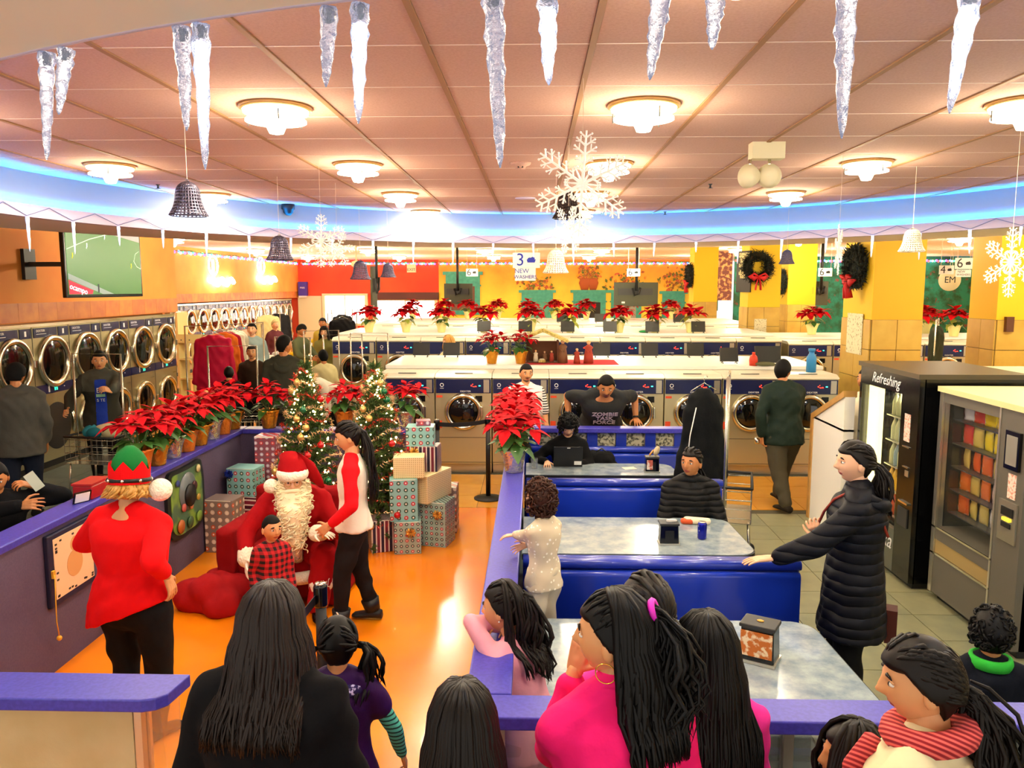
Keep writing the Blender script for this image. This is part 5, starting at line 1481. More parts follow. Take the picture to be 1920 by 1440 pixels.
def poinsettia(loc, label, group, pot='foil_gold', seed=0, s=1.0, zs=1.0):
    rg = random.Random(seed); t = thing('poinsettia', label, 'potted plant', loc, rg.uniform(0, 6), group); t.scale = (s, s, s * zs)
    link('pot', POTS[pot], t); link('stems', stemm, t)
    for i, M4, green in leaf_mats(rg):
        o = link('leaf' if green else 'bract', (LF if green else BR)[i], t); o.matrix_local = M4
    return t
# far plants: the same build, leaves joined per plant
def farplant_mesh(seed, big):
    rg = random.Random(seed); r_ = MB(); g_ = MB()
    src_b = [leafmesh('bract_far', .20, .14), leafmesh('bract_far', .16, .11, .2, .1), leafmesh('bract_far', .18, .12, .3, .35)]
    src_l = [leafmesh('leaf_light', .15, .09, .1, .3), leafmesh('leaf', .13, .08, .15, .15)]
    for i, M4, green in leaf_mats(rg, 5, 9, 12): (g_ if green else r_).add((src_l if green else src_b)[i], M4)
    return r_.mesh('bracts'), g_.mesh('leaves')
FPM = [farplant_mesh(s_, 0) for s_ in (1, 2, 3)]
def far_poinsettia(loc, label, group, k, s=1.0):
    t = thing('poinsettia', label, 'potted plant', loc, k * 1.3, group); t.scale = (s, s, s)
    link('pot', POTS['pot_cream'], t); a, b_ = FPM[k % 3]; link('bracts', a, t); link('leaves', b_, t)
PG = ['foil_orange', 'foil_gold', 'foil_silver']
for k in range(8):
    poinsettia((-3.19, 6.30 + .285 * k, 1.0), 'red poinsettia in foil on the purple wall ledge, %s from the green hat' % ORD[k], 'poinsettias along the purple wall', PG[k % 3], 10 + k, 1.12)
for k, x in enumerate((-2.83, -2.50, -2.02, -1.72, -1.36)):
    poinsettia((x, 8.37, 1.0), 'red poinsettia on the ledge behind the Christmas trees, %s from the dryers side' % ORD[k], 'poinsettias behind the trees', PG[(k + 1) % 3], 30 + k, 1.1)
for k in range(7):
    poinsettia((-.165, 6.42 + .29 * k, 1.0), ('red poinsettia in silver foil at the front end of the booth ledge' if k == 0 else 'red poinsettia on the booth ledge, %s behind the silver foil one' % ORD[k - 1]), 'poinsettias on the booth ledge', ['foil_silver', 'foil_orange', 'foil_gold'][k % 3], 50 + k, 1.1)
poinsettia((-1.28, 8.0, .42), 'red poinsettia low beside the stacked presents and the tree', 'poinsettias behind the trees', 'foil_gold', 71, 1.0)
tag(bx('plant_block', _M['purple_wall'], -1.42, -1.14, 7.87, 8.13, 0, .42), 'purple block carrying a low poinsettia by the presents', 'plinth')
for k, x in enumerate((921, 976)):
    p = aY(x, 690, 11.22); poinsettia((p.x, 11.4, 1.40), 'poinsettia in gold foil beside the nativity stable, %s from the trees' % ORD[k], 'poinsettias by the nativity', 'foil_gold', 80 + k, 1.05)
for k, x in enumerate((690, 760, 827, 907, 995, 1070, 1162, 1230, 1297)):
    far_poinsettia((gx(x, 15.35), 15.35, 1.62), 'poinsettia in a cream pot on the middle washers, %s from the coat racks' % ORD[k], 'poinsettias on the middle washers', k, 1.12)
for k, x in enumerate((773, 833, 877, 933, 990, 1040, 1100, 1178, 1258)):
    far_poinsettia((gx(x, 22.0), 22.0, 1.61), 'poinsettia in a cream pot on the far washers, %s from the exit sign' % ORD[k], 'poinsettias on the far washers', k + 1, 1.15)
for k, (x, Y, z) in enumerate(((1523, 16.5, 1.92), (1736, 16.95, 1.84), (1790, 16.0, 1.66), (1712, 16.0, 1.60))):
    p = aY(x, 600, Y); far_poinsettia((p.x, Y, 1.52), 'poinsettia past the yellow columns, %s from the walking man' % ORD[k], 'poinsettias past the columns', k, 1.25)

# ------------------------------------------------------------------ Christmas trees
M('needles', '#2a4a1c', .7, noise=(12, '#4a6424', .3, .7)); M('trunk', '#3a2612', .8)
M('fairy', '#fff0c0', emit='#ffd98a', es=14.0); M('tinsel', '#e8bc8c', .3, .6); M('tinsel_red', '#c83a2a', .25, .6)
M('orn_red', '#c81818', .15, .3, coat=.5); M('orn_green', '#0a6a3a', .15, .3, coat=.5); M('orn_gold', '#e0b86a', .2, .6); M('string', '#e8dcc0', .8)
ornm = {}
for m in ('orn_red', 'orn_green', 'orn_gold'):
    ornm[m] = mb(m, True).ball((0, 0, 0), .034, 14, 9).cyl((0, 0, .030), (0, 0, .042), .008, .008, 8).tube([(0, 0, .04), (0, 0, .10)], .0015, 4).mesh('ornament')
def tree(x, y, h, r, label, seed, z0=.12):
    rg = random.Random(seed); t = thing('christmas_tree', label, 'Christmas tree', (x, y, 0))
    mb('trunk', True).cyl((0, 0, 0), (0, 0, h * .9), .03, .008, 10).build('trunk', t)
    mb('black', True).lathe([(.16, 0), (.16, .03), (.05, .05), (.05, .12), (.03, .12)], 20).build('stand', t)
    v = []; f = []
    def needle(p, d, L, w):
        n = len(v); u = d.cross(V((rg.gauss(0, 1), rg.gauss(0, 1), rg.gauss(0, 1)))).normalized() * w
        v.extend([tuple(p - u), tuple(p + u), tuple(p + d * L)]); f.append((n, n + 1, n + 2))
    nb = 230
    for i in range(nb):
        tt = (i / nb) ** .85; z = z0 + (h - z0) * tt; a = i * 2.399; L = r * (1 - tt) ** .9 * rg.uniform(.82, 1.08) + .03
        d = V((math.cos(a), math.sin(a), -.12 + .5 * tt)); p0 = V((0, 0, z))
        k = max(6, int(L * 95))
        for j in range(k):
            q = p0 + d * L * (.15 + .85 * j / k) + V((0, 0, -.10 * L * (j / k) ** 2))
            for _ in range(3):
                nd = (d * .7 + V((rg.gauss(0, .6), rg.gauss(0, .6), rg.gauss(0, .5)))).normalized(); needle(q, nd, rg.uniform(.04, .07), .006)
    me = bpy.data.meshes.new('foliage'); me.from_pydata(v, [], f); me.materials.append(_M['needles']); o = link('foliage', me, t); o['kind'] = 'stuff'
    # fairy lights
    b = mb('fairy', True)
    for i in range(150):
        tt = rg.random() ** .8 * .97; a = rg.uniform(0, 6.28); rr_ = r * (1 - tt) ** .9 * rg.uniform(.75, 1.04) + .02
        b.ball((rr_ * math.cos(a), rr_ * math.sin(a), z0 + (h - z0) * tt), rg.choice((.006, .008, .011)), 6, 4)
    b.build('fairy_lights', t)['kind'] = 'stuff'
    # tinsel garland
    for nm, m, ph in (('tinsel_garland', 'tinsel', 0), ('tinsel_garland', 'tinsel_red', 3.0)):
        b = mb(m); n = 420
        for i in range(n):
            tt = i / n * .92; a = ph + i * .095; rr_ = (r * (1 - tt) ** .9 + .03) * (1.0 + .03 * math.sin(i * .7)); z = z0 + .08 + (h - z0) * tt + .03 * math.sin(i * .4)
            c = V((rr_ * math.cos(a), rr_ * math.sin(a), z))
            for _ in range(5):
                d = V((rg.gauss(0, 1), rg.gauss(0, 1), rg.gauss(0, 1))).normalized() * rg.uniform(.02, .045); u = d.orthogonal().normalized() * .003
                b.poly([c - u, c + u, c + d])
        b.build(nm, t, fix=False)['kind'] = 'stuff'
    # ornaments on the side that faces the room
    for i in range(17):
        tt = .08 + .84 * ((i + .5) / 17); a = R(-90 + rg.uniform(-75, 75)); rr_ = r * (1 - tt) ** .9 + .045
        m = ('orn_red', 'orn_green', 'orn_gold', 'orn_gold')[rg.randrange(4)]
        link('ornament', ornm[m], t, (rr_ * math.cos(a), rr_ * math.sin(a), z0 + (h - z0) * tt))
    mb('orn_gold', True).cyl((0, 0, h - .05), (0, 0, h + .06), .012, .002, 6).build('tree_tip', t)
    return t
tree(gx(567, 7.5), 7.5, 1.78, .46, 'decorated Christmas tree with tinsel behind the red-suited person', 5)
tree(gx(700, 7.62), 7.62, 1.76, .44, 'decorated Christmas tree between the girl and the stacked presents', 9)

# ------------------------------------------------------------------ presents
def f_wrap(kind, c0, c1, c2, sc=26.0):
    def fn(nt, x, y, z, vec):
        u = nt.m('ADD', x, y)
        if kind == 'stripe':
            s1 = nt.m('SINE', nt.m('MULTIPLY', u, sc * 4)); s2 = nt.m('SINE', nt.m('ADD', nt.m('MULTIPLY', u, sc * 8), 1.0))
            return nt.mix(nt.m('GREATER_THAN', s2, .55), nt.mix(nt.m('GREATER_THAN', s1, .1), c0, c1), c2)
        if kind == 'hstripe':
            s1 = nt.m('SINE', nt.m('MULTIPLY', z, sc * 4)); s2 = nt.m('SINE', nt.m('ADD', nt.m('MULTIPLY', z, sc * 8), 1.0))
            return nt.mix(nt.m('GREATER_THAN', s2, .55), nt.mix(nt.m('GREATER_THAN', s1, .1), c0, c1), c2)
        fu = nt.m('SUBTRACT', nt.m('FRACT', nt.m('MULTIPLY', u, sc)), .5); fv = nt.m('SUBTRACT', nt.m('FRACT', nt.m('MULTIPLY', z, sc)), .5)
        d = nt.m('SQRT', nt.m('ADD', nt.m('MULTIPLY', fu, fu), nt.m('MULTIPLY', fv, fv)))
        if kind == 'dots':
            return nt.mix(nt.m('LESS_THAN', d, .22), c0, c1)
        cu = nt.m('FLOOR', nt.m('MULTIPLY', u, sc)); cv = nt.m('FLOOR', nt.m('MULTIPLY', z, sc))
        al = nt.m('GREATER_THAN', nt.m('FRACT', nt.m('MULTIPLY', nt.m('ADD', cu, nt.m('MULTIPLY', cv, 1.7)), .5)), .3)
        dot = nt.m('LESS_THAN', d, .30); eye = nt.m('LESS_THAN', d, .12)
        return nt.mix(eye, nt.mix(dot, c0, nt.mix(al, c1, c2)), '#f2e8e0')
    return fn
WR = {'turq': MN('wrap_turq', f_wrap('orn', '#8cc4c4', '#c03a4a', '#3c5a4c', 15), .4), 'turq2': MN('wrap_turq2', f_wrap('orn', '#9ab8b0', '#b8404c', '#40504c', 19), .4),
      'grey': MN('wrap_grey', f_wrap('orn', '#8c7a74', '#d8603a', '#e8d8c8', 14), .4), 'stripe': MN('wrap_stripe', f_wrap('stripe', '#7a1f3a', '#241e3a', '#e8dcd8', 20), .4),
      'hstripe': MN('wrap_hstripe', f_wrap('hstripe', '#8a2038', '#5c1830', '#e8d8d0', 16), .4), 'dots': MN('wrap_dots', f_wrap('dots', '#eed9a4', '#9a7a3c', '#000000', 55), .5), 'red': MN('wrap_red', f_wrap('orn', '#8c4a5a', '#d8404a', '#c8b8d0', 17), .4)}
def bow(m, par, loc):
    b = mb(m, True)
    for k in range(9):
        a = k * .7; d = V((math.cos(a), -.5, math.sin(a))); b.tube([(0, 0, 0), d * .03 + V((0, -.015, 0)), d * .045, d * .03 + V((0, .005, 0)), (0, 0, 0)], .005, 4, True, 2.2)
    return b.build('bow', par, loc)
def gift(px, Y, w, d, h, z, wrap, label, rz=0.0, bowm=None, bz=.7, bxo=.0):
    t = tag(mb(WR[wrap]).box(-w / 2, w / 2, -d / 2, d / 2, 0, h).build('gift_box', None, (gx(px, Y), Y, z), (0, 0, R(rz)), .006), label, 'gift box', 'wrapped presents')
    mb(M('tape', '#f4efe4', .3)).box(-w / 2 + .02, w / 2 - .02, -d / 2 - .0015, -d / 2, h * .985, h).build('paper_seam', t)
    if bowm: bow(bowm, t, (bxo, -d / 2 - .012, h * bz))
    return t
M('bow_gold', '#e8a848', .3, .5); M('bow_blue', '#16309a', .3, .3)
gift(757, 7.38, .25, .25, .31, 0, 'turq2', 'small patterned present with a gold bow at the front of the pile', 8, 'bow_gold', .7, .03)
gift(750, 7.40, .26, .24, .40, .31, 'turq', 'tall turquoise present standing on the small gold-bowed one', 10)
gift(812, 7.62, .30, .28, .44, 0, 'turq2', 'large patterned present with a gold bow on the floor at the pile end', -14, 'bow_gold', .75, .08)
gift(836, 8.02, .20, .24, .48, 0, 'grey', 'patterned present at the back of the pile beside the open floor', 0)
gift(800, 7.66, .24, .46, .27, .44, 'dots', 'long cream dotted present lying on the large patterned one', -24)
gift(762, 7.44, .29, .22, .20, .71, 'dots', 'cream dotted present lying on the tall turquoise one', 6)
gift(793, 7.72, .28, .22, .25, .71, 'stripe', 'purple striped present with a gold bow, second from the top of the pile', -4, 'bow_gold', .8, -.08)
gift(785, 7.72, .27, .22, .19, .96, 'turq', 'flat turquoise present topmost but one of the pile', 3)
gift(790, 7.74, .14, .14, .05, 1.15, 'red', 'tiny red present on the very top of the pile', 10)
gift(706, 7.42, .24, .24, .31, 0, 'stripe', 'purple striped present on the floor behind the girl', 22)
gift(402, 7.36, .29, .24, .51, 0, 'grey', 'tall grey present with face pattern against the purple wall', -6)
gift(458, 7.82, .33, .30, .43, 0, 'hstripe', 'maroon striped present under the turquoise one with the blue bow', -10)
gift(446, 7.80, .29, .24, .28, .43, 'turq', 'turquoise present with a blue bow on the maroon striped one', -8, 'bow_blue', .82, -.10)
gift(492, 8.08, .22, .22, .98, 0, 'red', 'pillar-tall present in purple and red paper by the wall corner', 0)

# ------------------------------------------------------------------ red armchair and sack
RC_ = cl('#8c0e12', .9); RS_ = cl('#a3161a', .9)
ch = thing('armchair', 'armchair draped in dark red cloth behind the bearded person', 'armchair', (gx(532, 6.40), 6.44, 0), R(-6))
def soft(name, m, x0, x1, y0, y1, z0, z1, r, par, seed):
    b = MB(); 
    for k in range(7):
        a0 = k / 6; b.capsule((x0 + r + (x1 - x0 - 2 * r) * a0, y0 + r, z0 + r), (x0 + r + (x1 - x0 - 2 * r) * a0, y1 - r, z0 + r), r, r, 10); b.capsule((x0 + r + (x1 - x0 - 2 * r) * a0, y0 + r, z1 - r), (x0 + r + (x1 - x0 - 2 * r) * a0, y1 - r, z1 - r), r, r, 10)
    b.box(x0, x1, y0 + r * .3, y1 - r * .3, z0 + r * .3, z1 - r * .3)
    return paint(wrinkle(fuse2(b), .006, seed), m).build(name, par, fix=False)
def fuse2(b): return fuse(b, .022, 5)
soft('seat', RC_, -.36, .36, -.34, .30, .02, .38, .05, ch, 1); soft('arm', RC_, -.50, -.34, -.40, .32, .0, .60, .06, ch, 2); soft('arm', RC_, .34, .50, -.40, .32, .0, .60, .06, ch, 3); soft('backrest', RC_, -.46, .46, .24, .42, .0, .80, .07, ch, 4)
b = MB(); rg = random.Random(4)
for c, r in (((0, 0, .10), .20), ((.16, .05, .09), .17), ((-.17, .03, .10), .16), ((.05, -.14, .07), .15), ((.02, .14, .12), .17), ((.30, .10, .06), .11), ((-.05, -.05, .16), .15)):
    b.ball(c, (r, r, r * .85), 14, 9)
b = fuse(b, .02, 6); wrinkle(b, .018, 2, .55); b.v = [(x, y, max(z, .001)) for x, y, z in b.v]
tag(paint(b, RS_).build('gift_sack', None, (gx(372, 5.95), 6.0, 0), (0, 0, .3), fix=False), 'crumpled red cloth sack lying on the orange floor', 'sack')

# ------------------------------------------------------------------ stanchions
def stanchion(x, y, label):
    t = thing('stanchion', label, 'stanchion', (x, y, 0), 0, 'black belt stanchions')
    mb('black', True).lathe([(.17, 0), (.17, .012), (.05, .03), (.03, .035)], 28).build('base', t)
    mb('black', True).cyl((0, 0, .03), (0, 0, .93), .028, .028, 18).build('post', t)
    mb('blackgloss', True).lathe([(.034, .86), (.036, .87), (.036, .965), (.03, .98), (.001, .982)], 20).build('head', t)
    mb('chrome', True).lathe([(.030, .981), (.026, .986), (.001, .986)], 18).build('cap', t)
    return t
def belt(t, p, q, sag=.03):
    b = mb('black'); n = 8
    for i in range(n):
        u, v = i / n, (i + 1) / n
        a = V(p).lerp(V(q), u) - V((0, 0, sag * 4 * u * (1 - u))); c = V(p).lerp(V(q), v) - V((0, 0, sag * 4 * v * (1 - v)))
        d = V((0, 0, .05)); b.poly([a, c, c + d, a + d])
    o = b.build('belt', t, fix=False); m = o.modifiers.new('s', 'SOLIDIFY'); m.thickness = .003
S1 = stanchion(gx(583, 4.0), 4.0, 'black stanchion with a drooping belt before the red chair'); belt(S1, (-.02, -.02, .88), (-.18, -1.0, .90), .05)
S2 = stanchion(gx(914, 9.25), 9.25, 'black stanchion beside the tall poinsettias on the yellow tiles'); S3 = stanchion(gx(816, 9.05), 9.05, 'black stanchion behind the stacked presents')
belt(S3, (.03, 0, .90), (gx(914, 9.25) - gx(816, 9.05) - .03, .2, .90), .02); belt(S2, (.03, .02, .90), (.42, .25, .92), .02)

# ------------------------------------------------------------------ activity boards on the purple wall
def yat(px): return 3.12 * FPX / (1002 - px)
bd = thing('drawing_board', 'framed peach drawing board with a yellow bead cord on the purple wall', 'toy board', (-3.12, 0, 0))
y0, y1 = yat(57), yat(146)
mb(M('board_navy', '#161a3a', .5)).box(0, .035, y0, y1, .44, .92).build('frame', bd, bevel=.008)
mb(M('board_peach', '#efc49a', .6)).box(.035, .038, y0 + .05, y1 - .02, .485, .885).build('panel', bd)
for c, r in (((y0 + .27, .66), .09), ((y0 + .28, .79), .05)):
    rot = Matrix.Translation(V((.038, c[0], c[1]))) @ Matrix.Rotation(R(90), 4, 'Y'); mb(M('board_tan', '#d69a5c', .7)).lathe([(.001, .001), (r, .001), (r, .002), (.001, .002)], 24, rot).build('printed_shape', bd)
rg = random.Random(5)
for k in range(18):
    y = y0 + .06 + (y1 - y0 - .1) * rg.random(); z = rg.choice((.50, .86)) + rg.uniform(-.01, .01)
    if k % 3 == 0: y, z = y0 + .065, .5 + .36 * rg.random()
    mb('darkgrey').box(.038, .041, y, y + .02, z, z + .012).build('printed_mark', bd)
mb(M('cord_yellow', '#e0a828', .6), True).tube([(.05, y0 + .025, .66), (.06, y0 + .0, .5), (.06, y0 - .005, .36), (.06, y0 + .01, .26)], .004, 6).build('cord', bd); mb('cord_yellow', True).ball((.06, y0 + .01, .245), .017, 10, 7).build('bead', bd); mb('cord_yellow').box(.035, .05, y0 + .012, y0 + .036, .64, .69).build('clip', bd)
ya, yb = yat(297), yat(365); yc = (ya + yb) / 2; hw2 = (yb - ya) / 2
tb = thing('activity_board', 'rounded green and black toy activity board on the purple wall', 'toy board', (-3.12, yc, .61))
out = []
for k in range(48):
    a = 2 * math.pi * k / 48; c, s_ = math.cos(a), math.sin(a)
    yy = hw2 * (abs(c) ** .5) * (1 if c > 0 else -1); zz_ = .30 * (abs(s_) ** .5) * (1 if s_ > 0 else -1)
    if s_ > .55: zz_ += .045 * math.cos(3 * (a - R(90)) ) * -1 * .6 + .02
    out.append((yy, zz_))
mb(M('toy_black', '#14181c', .4)).rings([[V((0, y * 1.06, z * 1.04)) for y, z in out], [V((.03, y * 1.06, z * 1.04)) for y, z in out]]).build('backing', tb)
mb(M('toy_green', '#4a6a52', .4, noise=(6, '#7a9a3c', .45, .6))).rings([[V((.03, y * .9, z * .92)) for y, z in out], [V((.036, y * .9, z * .92)) for y, z in out]]).build('face_panel', tb)
def disc(par, y, z, r, m, x=.036, th=.008, nm='disc'):
    rot = Matrix.Translation(V((x, y, z))) @ Matrix.Rotation(R(90), 4, 'Y'); return mb(m, True).lathe([(.001, 0), (r, 0), (r, th), (.001, th)], 22, rot).build(nm, par)
disc(tb, 0, .08, .17, M('toy_grey', '#6a7478', .3)); disc(tb, .02, .04, .10, 'black', .044, .02)
for y, z, r, c in ((-.10, -.04, .035, '#c8605a'), (.03, -.06, .032, '#d08a5a'), (.16, -.02, .03, '#c09a3a'), (-.16, -.19, .06, '#b8622a'), (.16, -.2, .05, '#7aa040'), (.18, .24, .035, '#d8c890'), (-.18, .2, .03, '#3a4a8a'), (.10, .10, .045, '#4a1a1a'), (.0, -.2, .05, '#3a5a3a')):
    disc(tb, y * hw2 / .3, z, r, M('toy' + c, c, .4), .046, .012, 'knob')
tag(mb('board_navy', True).ball((0, 0, 0), .012, 8, 6).build('wall_bolt', None, (-3.12 + .006, yat(100), .905)), 'small round bolt in the purple wall above the drawing board', 'bolt')
tin = thing('red_tin', 'red tin with a picture card on the purple wall ledge', 'tin', (-3.19, yat(160) * 1.02, 1.0)); mb(M('tin_red', '#a3121c', .3)).box(-.07, .07, -.12, .12, 0, .10).build('tin_body', tin, bevel=.01); mb('tin_red').box(-.075, .075, -.125, .125, .10, .115).build('lid', tin)
pc = tag(mb('blackgloss').box(-.06, .06, -.004, .004, 0, .09).build('picture_card', None, (-3.16, yat(122) * 1.03, 1.0), (R(20), 0, R(60))), 'small framed snowman card propped on the ledge', 'card'); mb('white').box(-.05, .05, -.006, -.004, .01, .08).build('print', pc)

# ------------------------------------------------------------------ icicle lights
M('ice', '#e6ecff', .12, trans=.75, emit='#c8d4ff', es=.06, bump=(70, .9, .02)); M('ice_lit', '#ffffff', .2, emit='#dfeaff', es=1.3, bump=(70, .6, .02)); M('ice_tip', '#dfe6ff', .15, trans=.5, emit='#d0dcff', es=.5); M('cord_grey', '#7c86b4', .6)
def icicle_mesh(L, r, m, seed, seg=12, n=16):
    rg = random.Random(seed); rs = []
    for k in range(n + 1):
        t = k / n; q = r * (1 - t) ** .5 * (1 + .12 * math.sin(t * 34 + seed)) + .0012
        rs.append([V((q * (1 + .16 * rg.uniform(-1, 1)) * math.cos(2 * math.pi * j / seg), q * (1 + .16 * rg.uniform(-1, 1)) * math.sin(2 * math.pi * j / seg), -L * t)) for j in range(seg)])
    return mb(m, True).rings(rs)
near = [(85, 62, 88, 300, 0), (122, 55, 110, 215, 0), (340, 28, 350, 245, 0), (375, 25, 385, 318, 1), (617, 2, 611, 163, 0), (675, -8, 672, 232, 1), (925, -30, 938, 315, 0), (1027, -30, 1029, 160, 1), (1243, -28, 1218, 150, 0), (1342, -25, 1335, 93, 0), (1588, -20, 1578, 260, 0), (1822, -5, 1780, 213, 1)]
for k, (x0, y0_, x1, y1_, lit) in enumerate(near):
    p = V((0, 0, 0)); Y = 1.5
    for _ in range(6):
        q = aY(x0, 0, Y); Y = rimY(q.x) + .012
    top_ = V((aY(x0, max(y0_, -40), Y).x, Y, 3.02)); bot = aY(x1, y1_, Y)
    d = bot - top_; L = d.length
    ic = icicle_mesh(L, .0185 if x0 > 700 else .0165, 'ice', k).build('icicle_light', None, top_, d.to_track_quat('-Z', 'Y').to_euler(), fix=True)
    tag(ic, 'large clear icicle light on the near ceiling edge, %s from the orange wall side' % ORD[k], 'icicle light', 'large icicle lights')
    mb(M('socket', '#3a4440', .5), True).cyl((0, 0, -.004), (0, 0, -.028), .008, .006, 8).build('socket', ic)
    if lit: icicle_mesh(L * .72, .010, 'ice_lit', k + 30).build('glowing_core', ic, (0, 0, -.035))
st = thing('icicle_light_string', 'zigzag string of small icicle lights along the blue ceiling band', 'light string')
FIC = [icicle_mesh(L, .013, m, 60 + i, 8, 9).mesh('icicle') for i, (L, m) in enumerate(((.26, 'ice_tip'), (.17, 'ice_tip'), (.12, 'ice_lit'), (.22, 'ice_lit')))]
cpts = []; na = 64; rg = random.Random(6)
for k in range(na):
    a = R(196 - 212 * k / (na - 1)); pt = rim(-.127, a)
    if k % 2 == 0: cpts.append(pt + V((0, 0, 3.028)))
    else: cpts.append(pt + V((0, 0, 3.105)))
    if k % 2 == 0:
        link('icicle', FIC[rg.randrange(4)] if k % 4 else FIC[k // 4 % 2], st, pt + V((0, 0, 3.02)), (rg.uniform(-.05, .05), rg.uniform(-.05, .05), rg.uniform(0, 6)))
mb('cord_grey', True).tube(cpts, .0035, 5).build('cord', st)

# ------------------------------------------------------------------ bells and snowflakes on threads
M('bell_purple', '#6a6478', .3, .6); M('bell_silver', '#c8c2bc', .25, .8); M('bell_white', '#eee6cc', .4, .2); M('bell_dark', '#3a2a26', .4, .4); M('thread', '#f0d8c0', .6)
def bellmesh(m):
    b = mb(m, True); b.lathe([(.012, .30), (.05, .285), (.072, .268), (.088, .245), (.097, .218), (.102, .19), (.105, .16), (.11, .13), (.118, .10), (.126, .072), (.14, .044), (.155, .02), (.165, 0)], 28, cap=False); return b.mesh('bell_shell')
BM = {m: bellmesh(m) for m in ('bell_purple', 'bell_silver', 'bell_white', 'bell_dark')}
def bell(px, py_top, py_bot, Y, m, label, zc=ZT):
    p0 = aY(px, py_bot, Y); h = (py_bot - py_top) / FPX * Y; s_ = h / .30
    t = thing('hanging_bell', label, 'bell', p0, 0, 'hanging mesh bells'); t.scale = (s_, s_, s_)
    o = link('bell_shell', BM[m], t); w = o.modifiers.new('w', 'WIREFRAME'); w.thickness = .016; w.use_replace = True
    mb('thread').cyl((0, 0, .30), (0, 0, (zc - p0.z) / s_), .0015 / s_, .0015 / s_, 5).build('thread', t); mb(m, True).torus((0, 0, .31), .012, .004, 12, 5, Matrix.Rotation(R(90), 3, 'X')).build('loop', t)
bell(354, 345, 405, 4.2, 'bell_purple', 'purple mesh bell hanging before the television')
bell(525, 444, 488, 6.6, 'bell_purple', 'purple mesh bell hanging beside the white snowflake')
bell(1064, 362, 410, 5.2, 'bell_dark', 'dark bronze bell hanging behind the large snowflake')
bell(1042, 470, 512, 6.4, 'bell_white', 'white mesh bell hanging over the mural wall', ZT)
bell(676, 490, 524, 9.2, 'bell_purple', 'small mauve bell hanging before the red wall by the fan')
bell(728, 494, 520, 9.4, 'bell_purple', 'small mauve bell hanging below the exit sign')
bell(1475, 470, 495, 9.0, 'bell_purple', 'small grey bell hanging between the yellow columns', ZT)
bell(1709, 432, 472, 6.2, 'bell_white', 'white mesh bell hanging in front of the orange column')
M('flake', '#fffaf2', .3)
def flake_mesh(seed, dense=1):
    b = mb('flake')
    for k in range(6):
        a = R(60 * k + 30); d = V((math.cos(a), 0, math.sin(a))); n = V((-d.z, 0, d.x))
        b.tube([(0, 0, 0), d], [.035, .018], 5)
        for t, L in ((.22, .16), (.38, .20), (.55, .26), (.72, .22), (.87, .14)):
            for s_ in (-1, 1):
                e = d * t + (d * .75 + n * s_).normalized() * L; b.tube([d * t, e], [.022, .014], 5)
                if dense and L > .15:
                    b.tube([d * t + (e - d * t) * .55, d * t + (e - d * t) * .55 + n * s_ * L * .45], [.015, .012], 4); b.tube([d * t + (e - d * t) * .55, d * t + (e - d * t) * .55 + d * L * .5], [.015, .012], 4)
                if dense: b.ball(e, .024, 6, 4)
    for k in range(6):
        a = R(60 * k); d = V((math.cos(a), 0, math.sin(a))); b.tube([(0, 0, 0), d * .32], [.03, .012], 5); b.ball(d * .34, .03, 6, 4)
    return b.mesh('crystal')
FM = flake_mesh(1)
def flake(px, py, rpx, Y, label, rot=(0, 0, 0), zc=ZT):
    p = aY(px, py, Y); r = rpx / FPX * Y; t = thing('snowflake', label, 'snowflake', p, 0, 'hanging snowflakes'); o = link('crystal', FM, t, (0, 0, 0), rot, (r, r, r))
    mb('thread').cyl((0, 0, r * .95), (0, 0, zc - p.z), .001, .001, 5).build('thread', t)
flake(1092, 345, 92, 3.6, 'largest white crystal snowflake hanging near the lamps', (0, R(4), R(10)))
flake(1066, 432, 46, 5.0, 'white snowflake hanging just below the largest one', (0, R(20), R(50)))
flake(602, 452, 48, 5.6, 'white snowflake hanging beside the purple bell', (0, R(2), R(6)))
flake(632, 468, 34, 7.0, 'small white snowflake behind the one by the purple bell', (0, R(25), R(30)))
flake(1895, 492, 62, 4.6, 'pale snowflake in front of the yellow column edge', (0, R(0), R(15)))
flake(1572, 468, 46, 5.6, 'snowflake turned edge-on in front of the dark wreath', (0, R(10), R(78)))
# ------------------------------------------------------------------ television on the orange wall
a = V((-5.68, 9.62, 0)); c = V((-5.49, 11.12, 0)); ang = math.atan2(c.y - a.y, c.x - a.x)
tv = thing('television', 'large flat television showing a football match on the orange wall', 'television', (a + c) / 2 + V((0, 0, 2.79)), ang); Wt = (c - a).length / 2
mb('blackgloss').box(-Wt, Wt, 0, .06, -.43, .43).build('casing', tv, bevel=.008)
def f_pitch(nt, x, y, z, vec):
    n = nt.noise(3, 4, vec); return nt.mix(nt.ramp(nt.m('ADD', nt.m('MULTIPLY', n, .4), nt.m('MULTIPLY', x, .25)), -.1, .5), '#3f9a3c', '#5cae3a')
scr = mb(MN('pitch', f_pitch, .3, emit=.42)).box(-Wt + .03, Wt - .03, -.004, 0, -.39, .40).build('screen', tv)
LW = M('tv_line', '#cfe8c8', emit='#cfe8c8', es=.7)
def scrline(pts, w, nm='pitch_line', m=LW): mb(m).tube([(x, -.006, z) for x, z in pts], w, 4, True, .3, (0, 1, 0)).build(nm, scr)
scrline([(-.72, .16), (-.3, .30), (.05, .38)], .005); scrline([(.70, .19), (.62, .15), (.58, .05), (.64, -.02), (.72, -.05)], .004)
mb(M('tv_stand', '#b8a8a0', emit='#b8a8a0', es=.6)).poly([(-.35, -.006, .395), (.72, -.006, .395), (.72, -.006, .31), (.2, -.006, .375)]).build('crowd_strip', scr, fix=False)
mb(M('tv_track', '#8a9890', emit='#8a9890', es=.6)).poly([(-.72, -.006, -.20), (-.72, -.006, -.13), (.12, -.006, -.388), (-.1, -.006, -.388)]).build('touch_line', scr, fix=False)
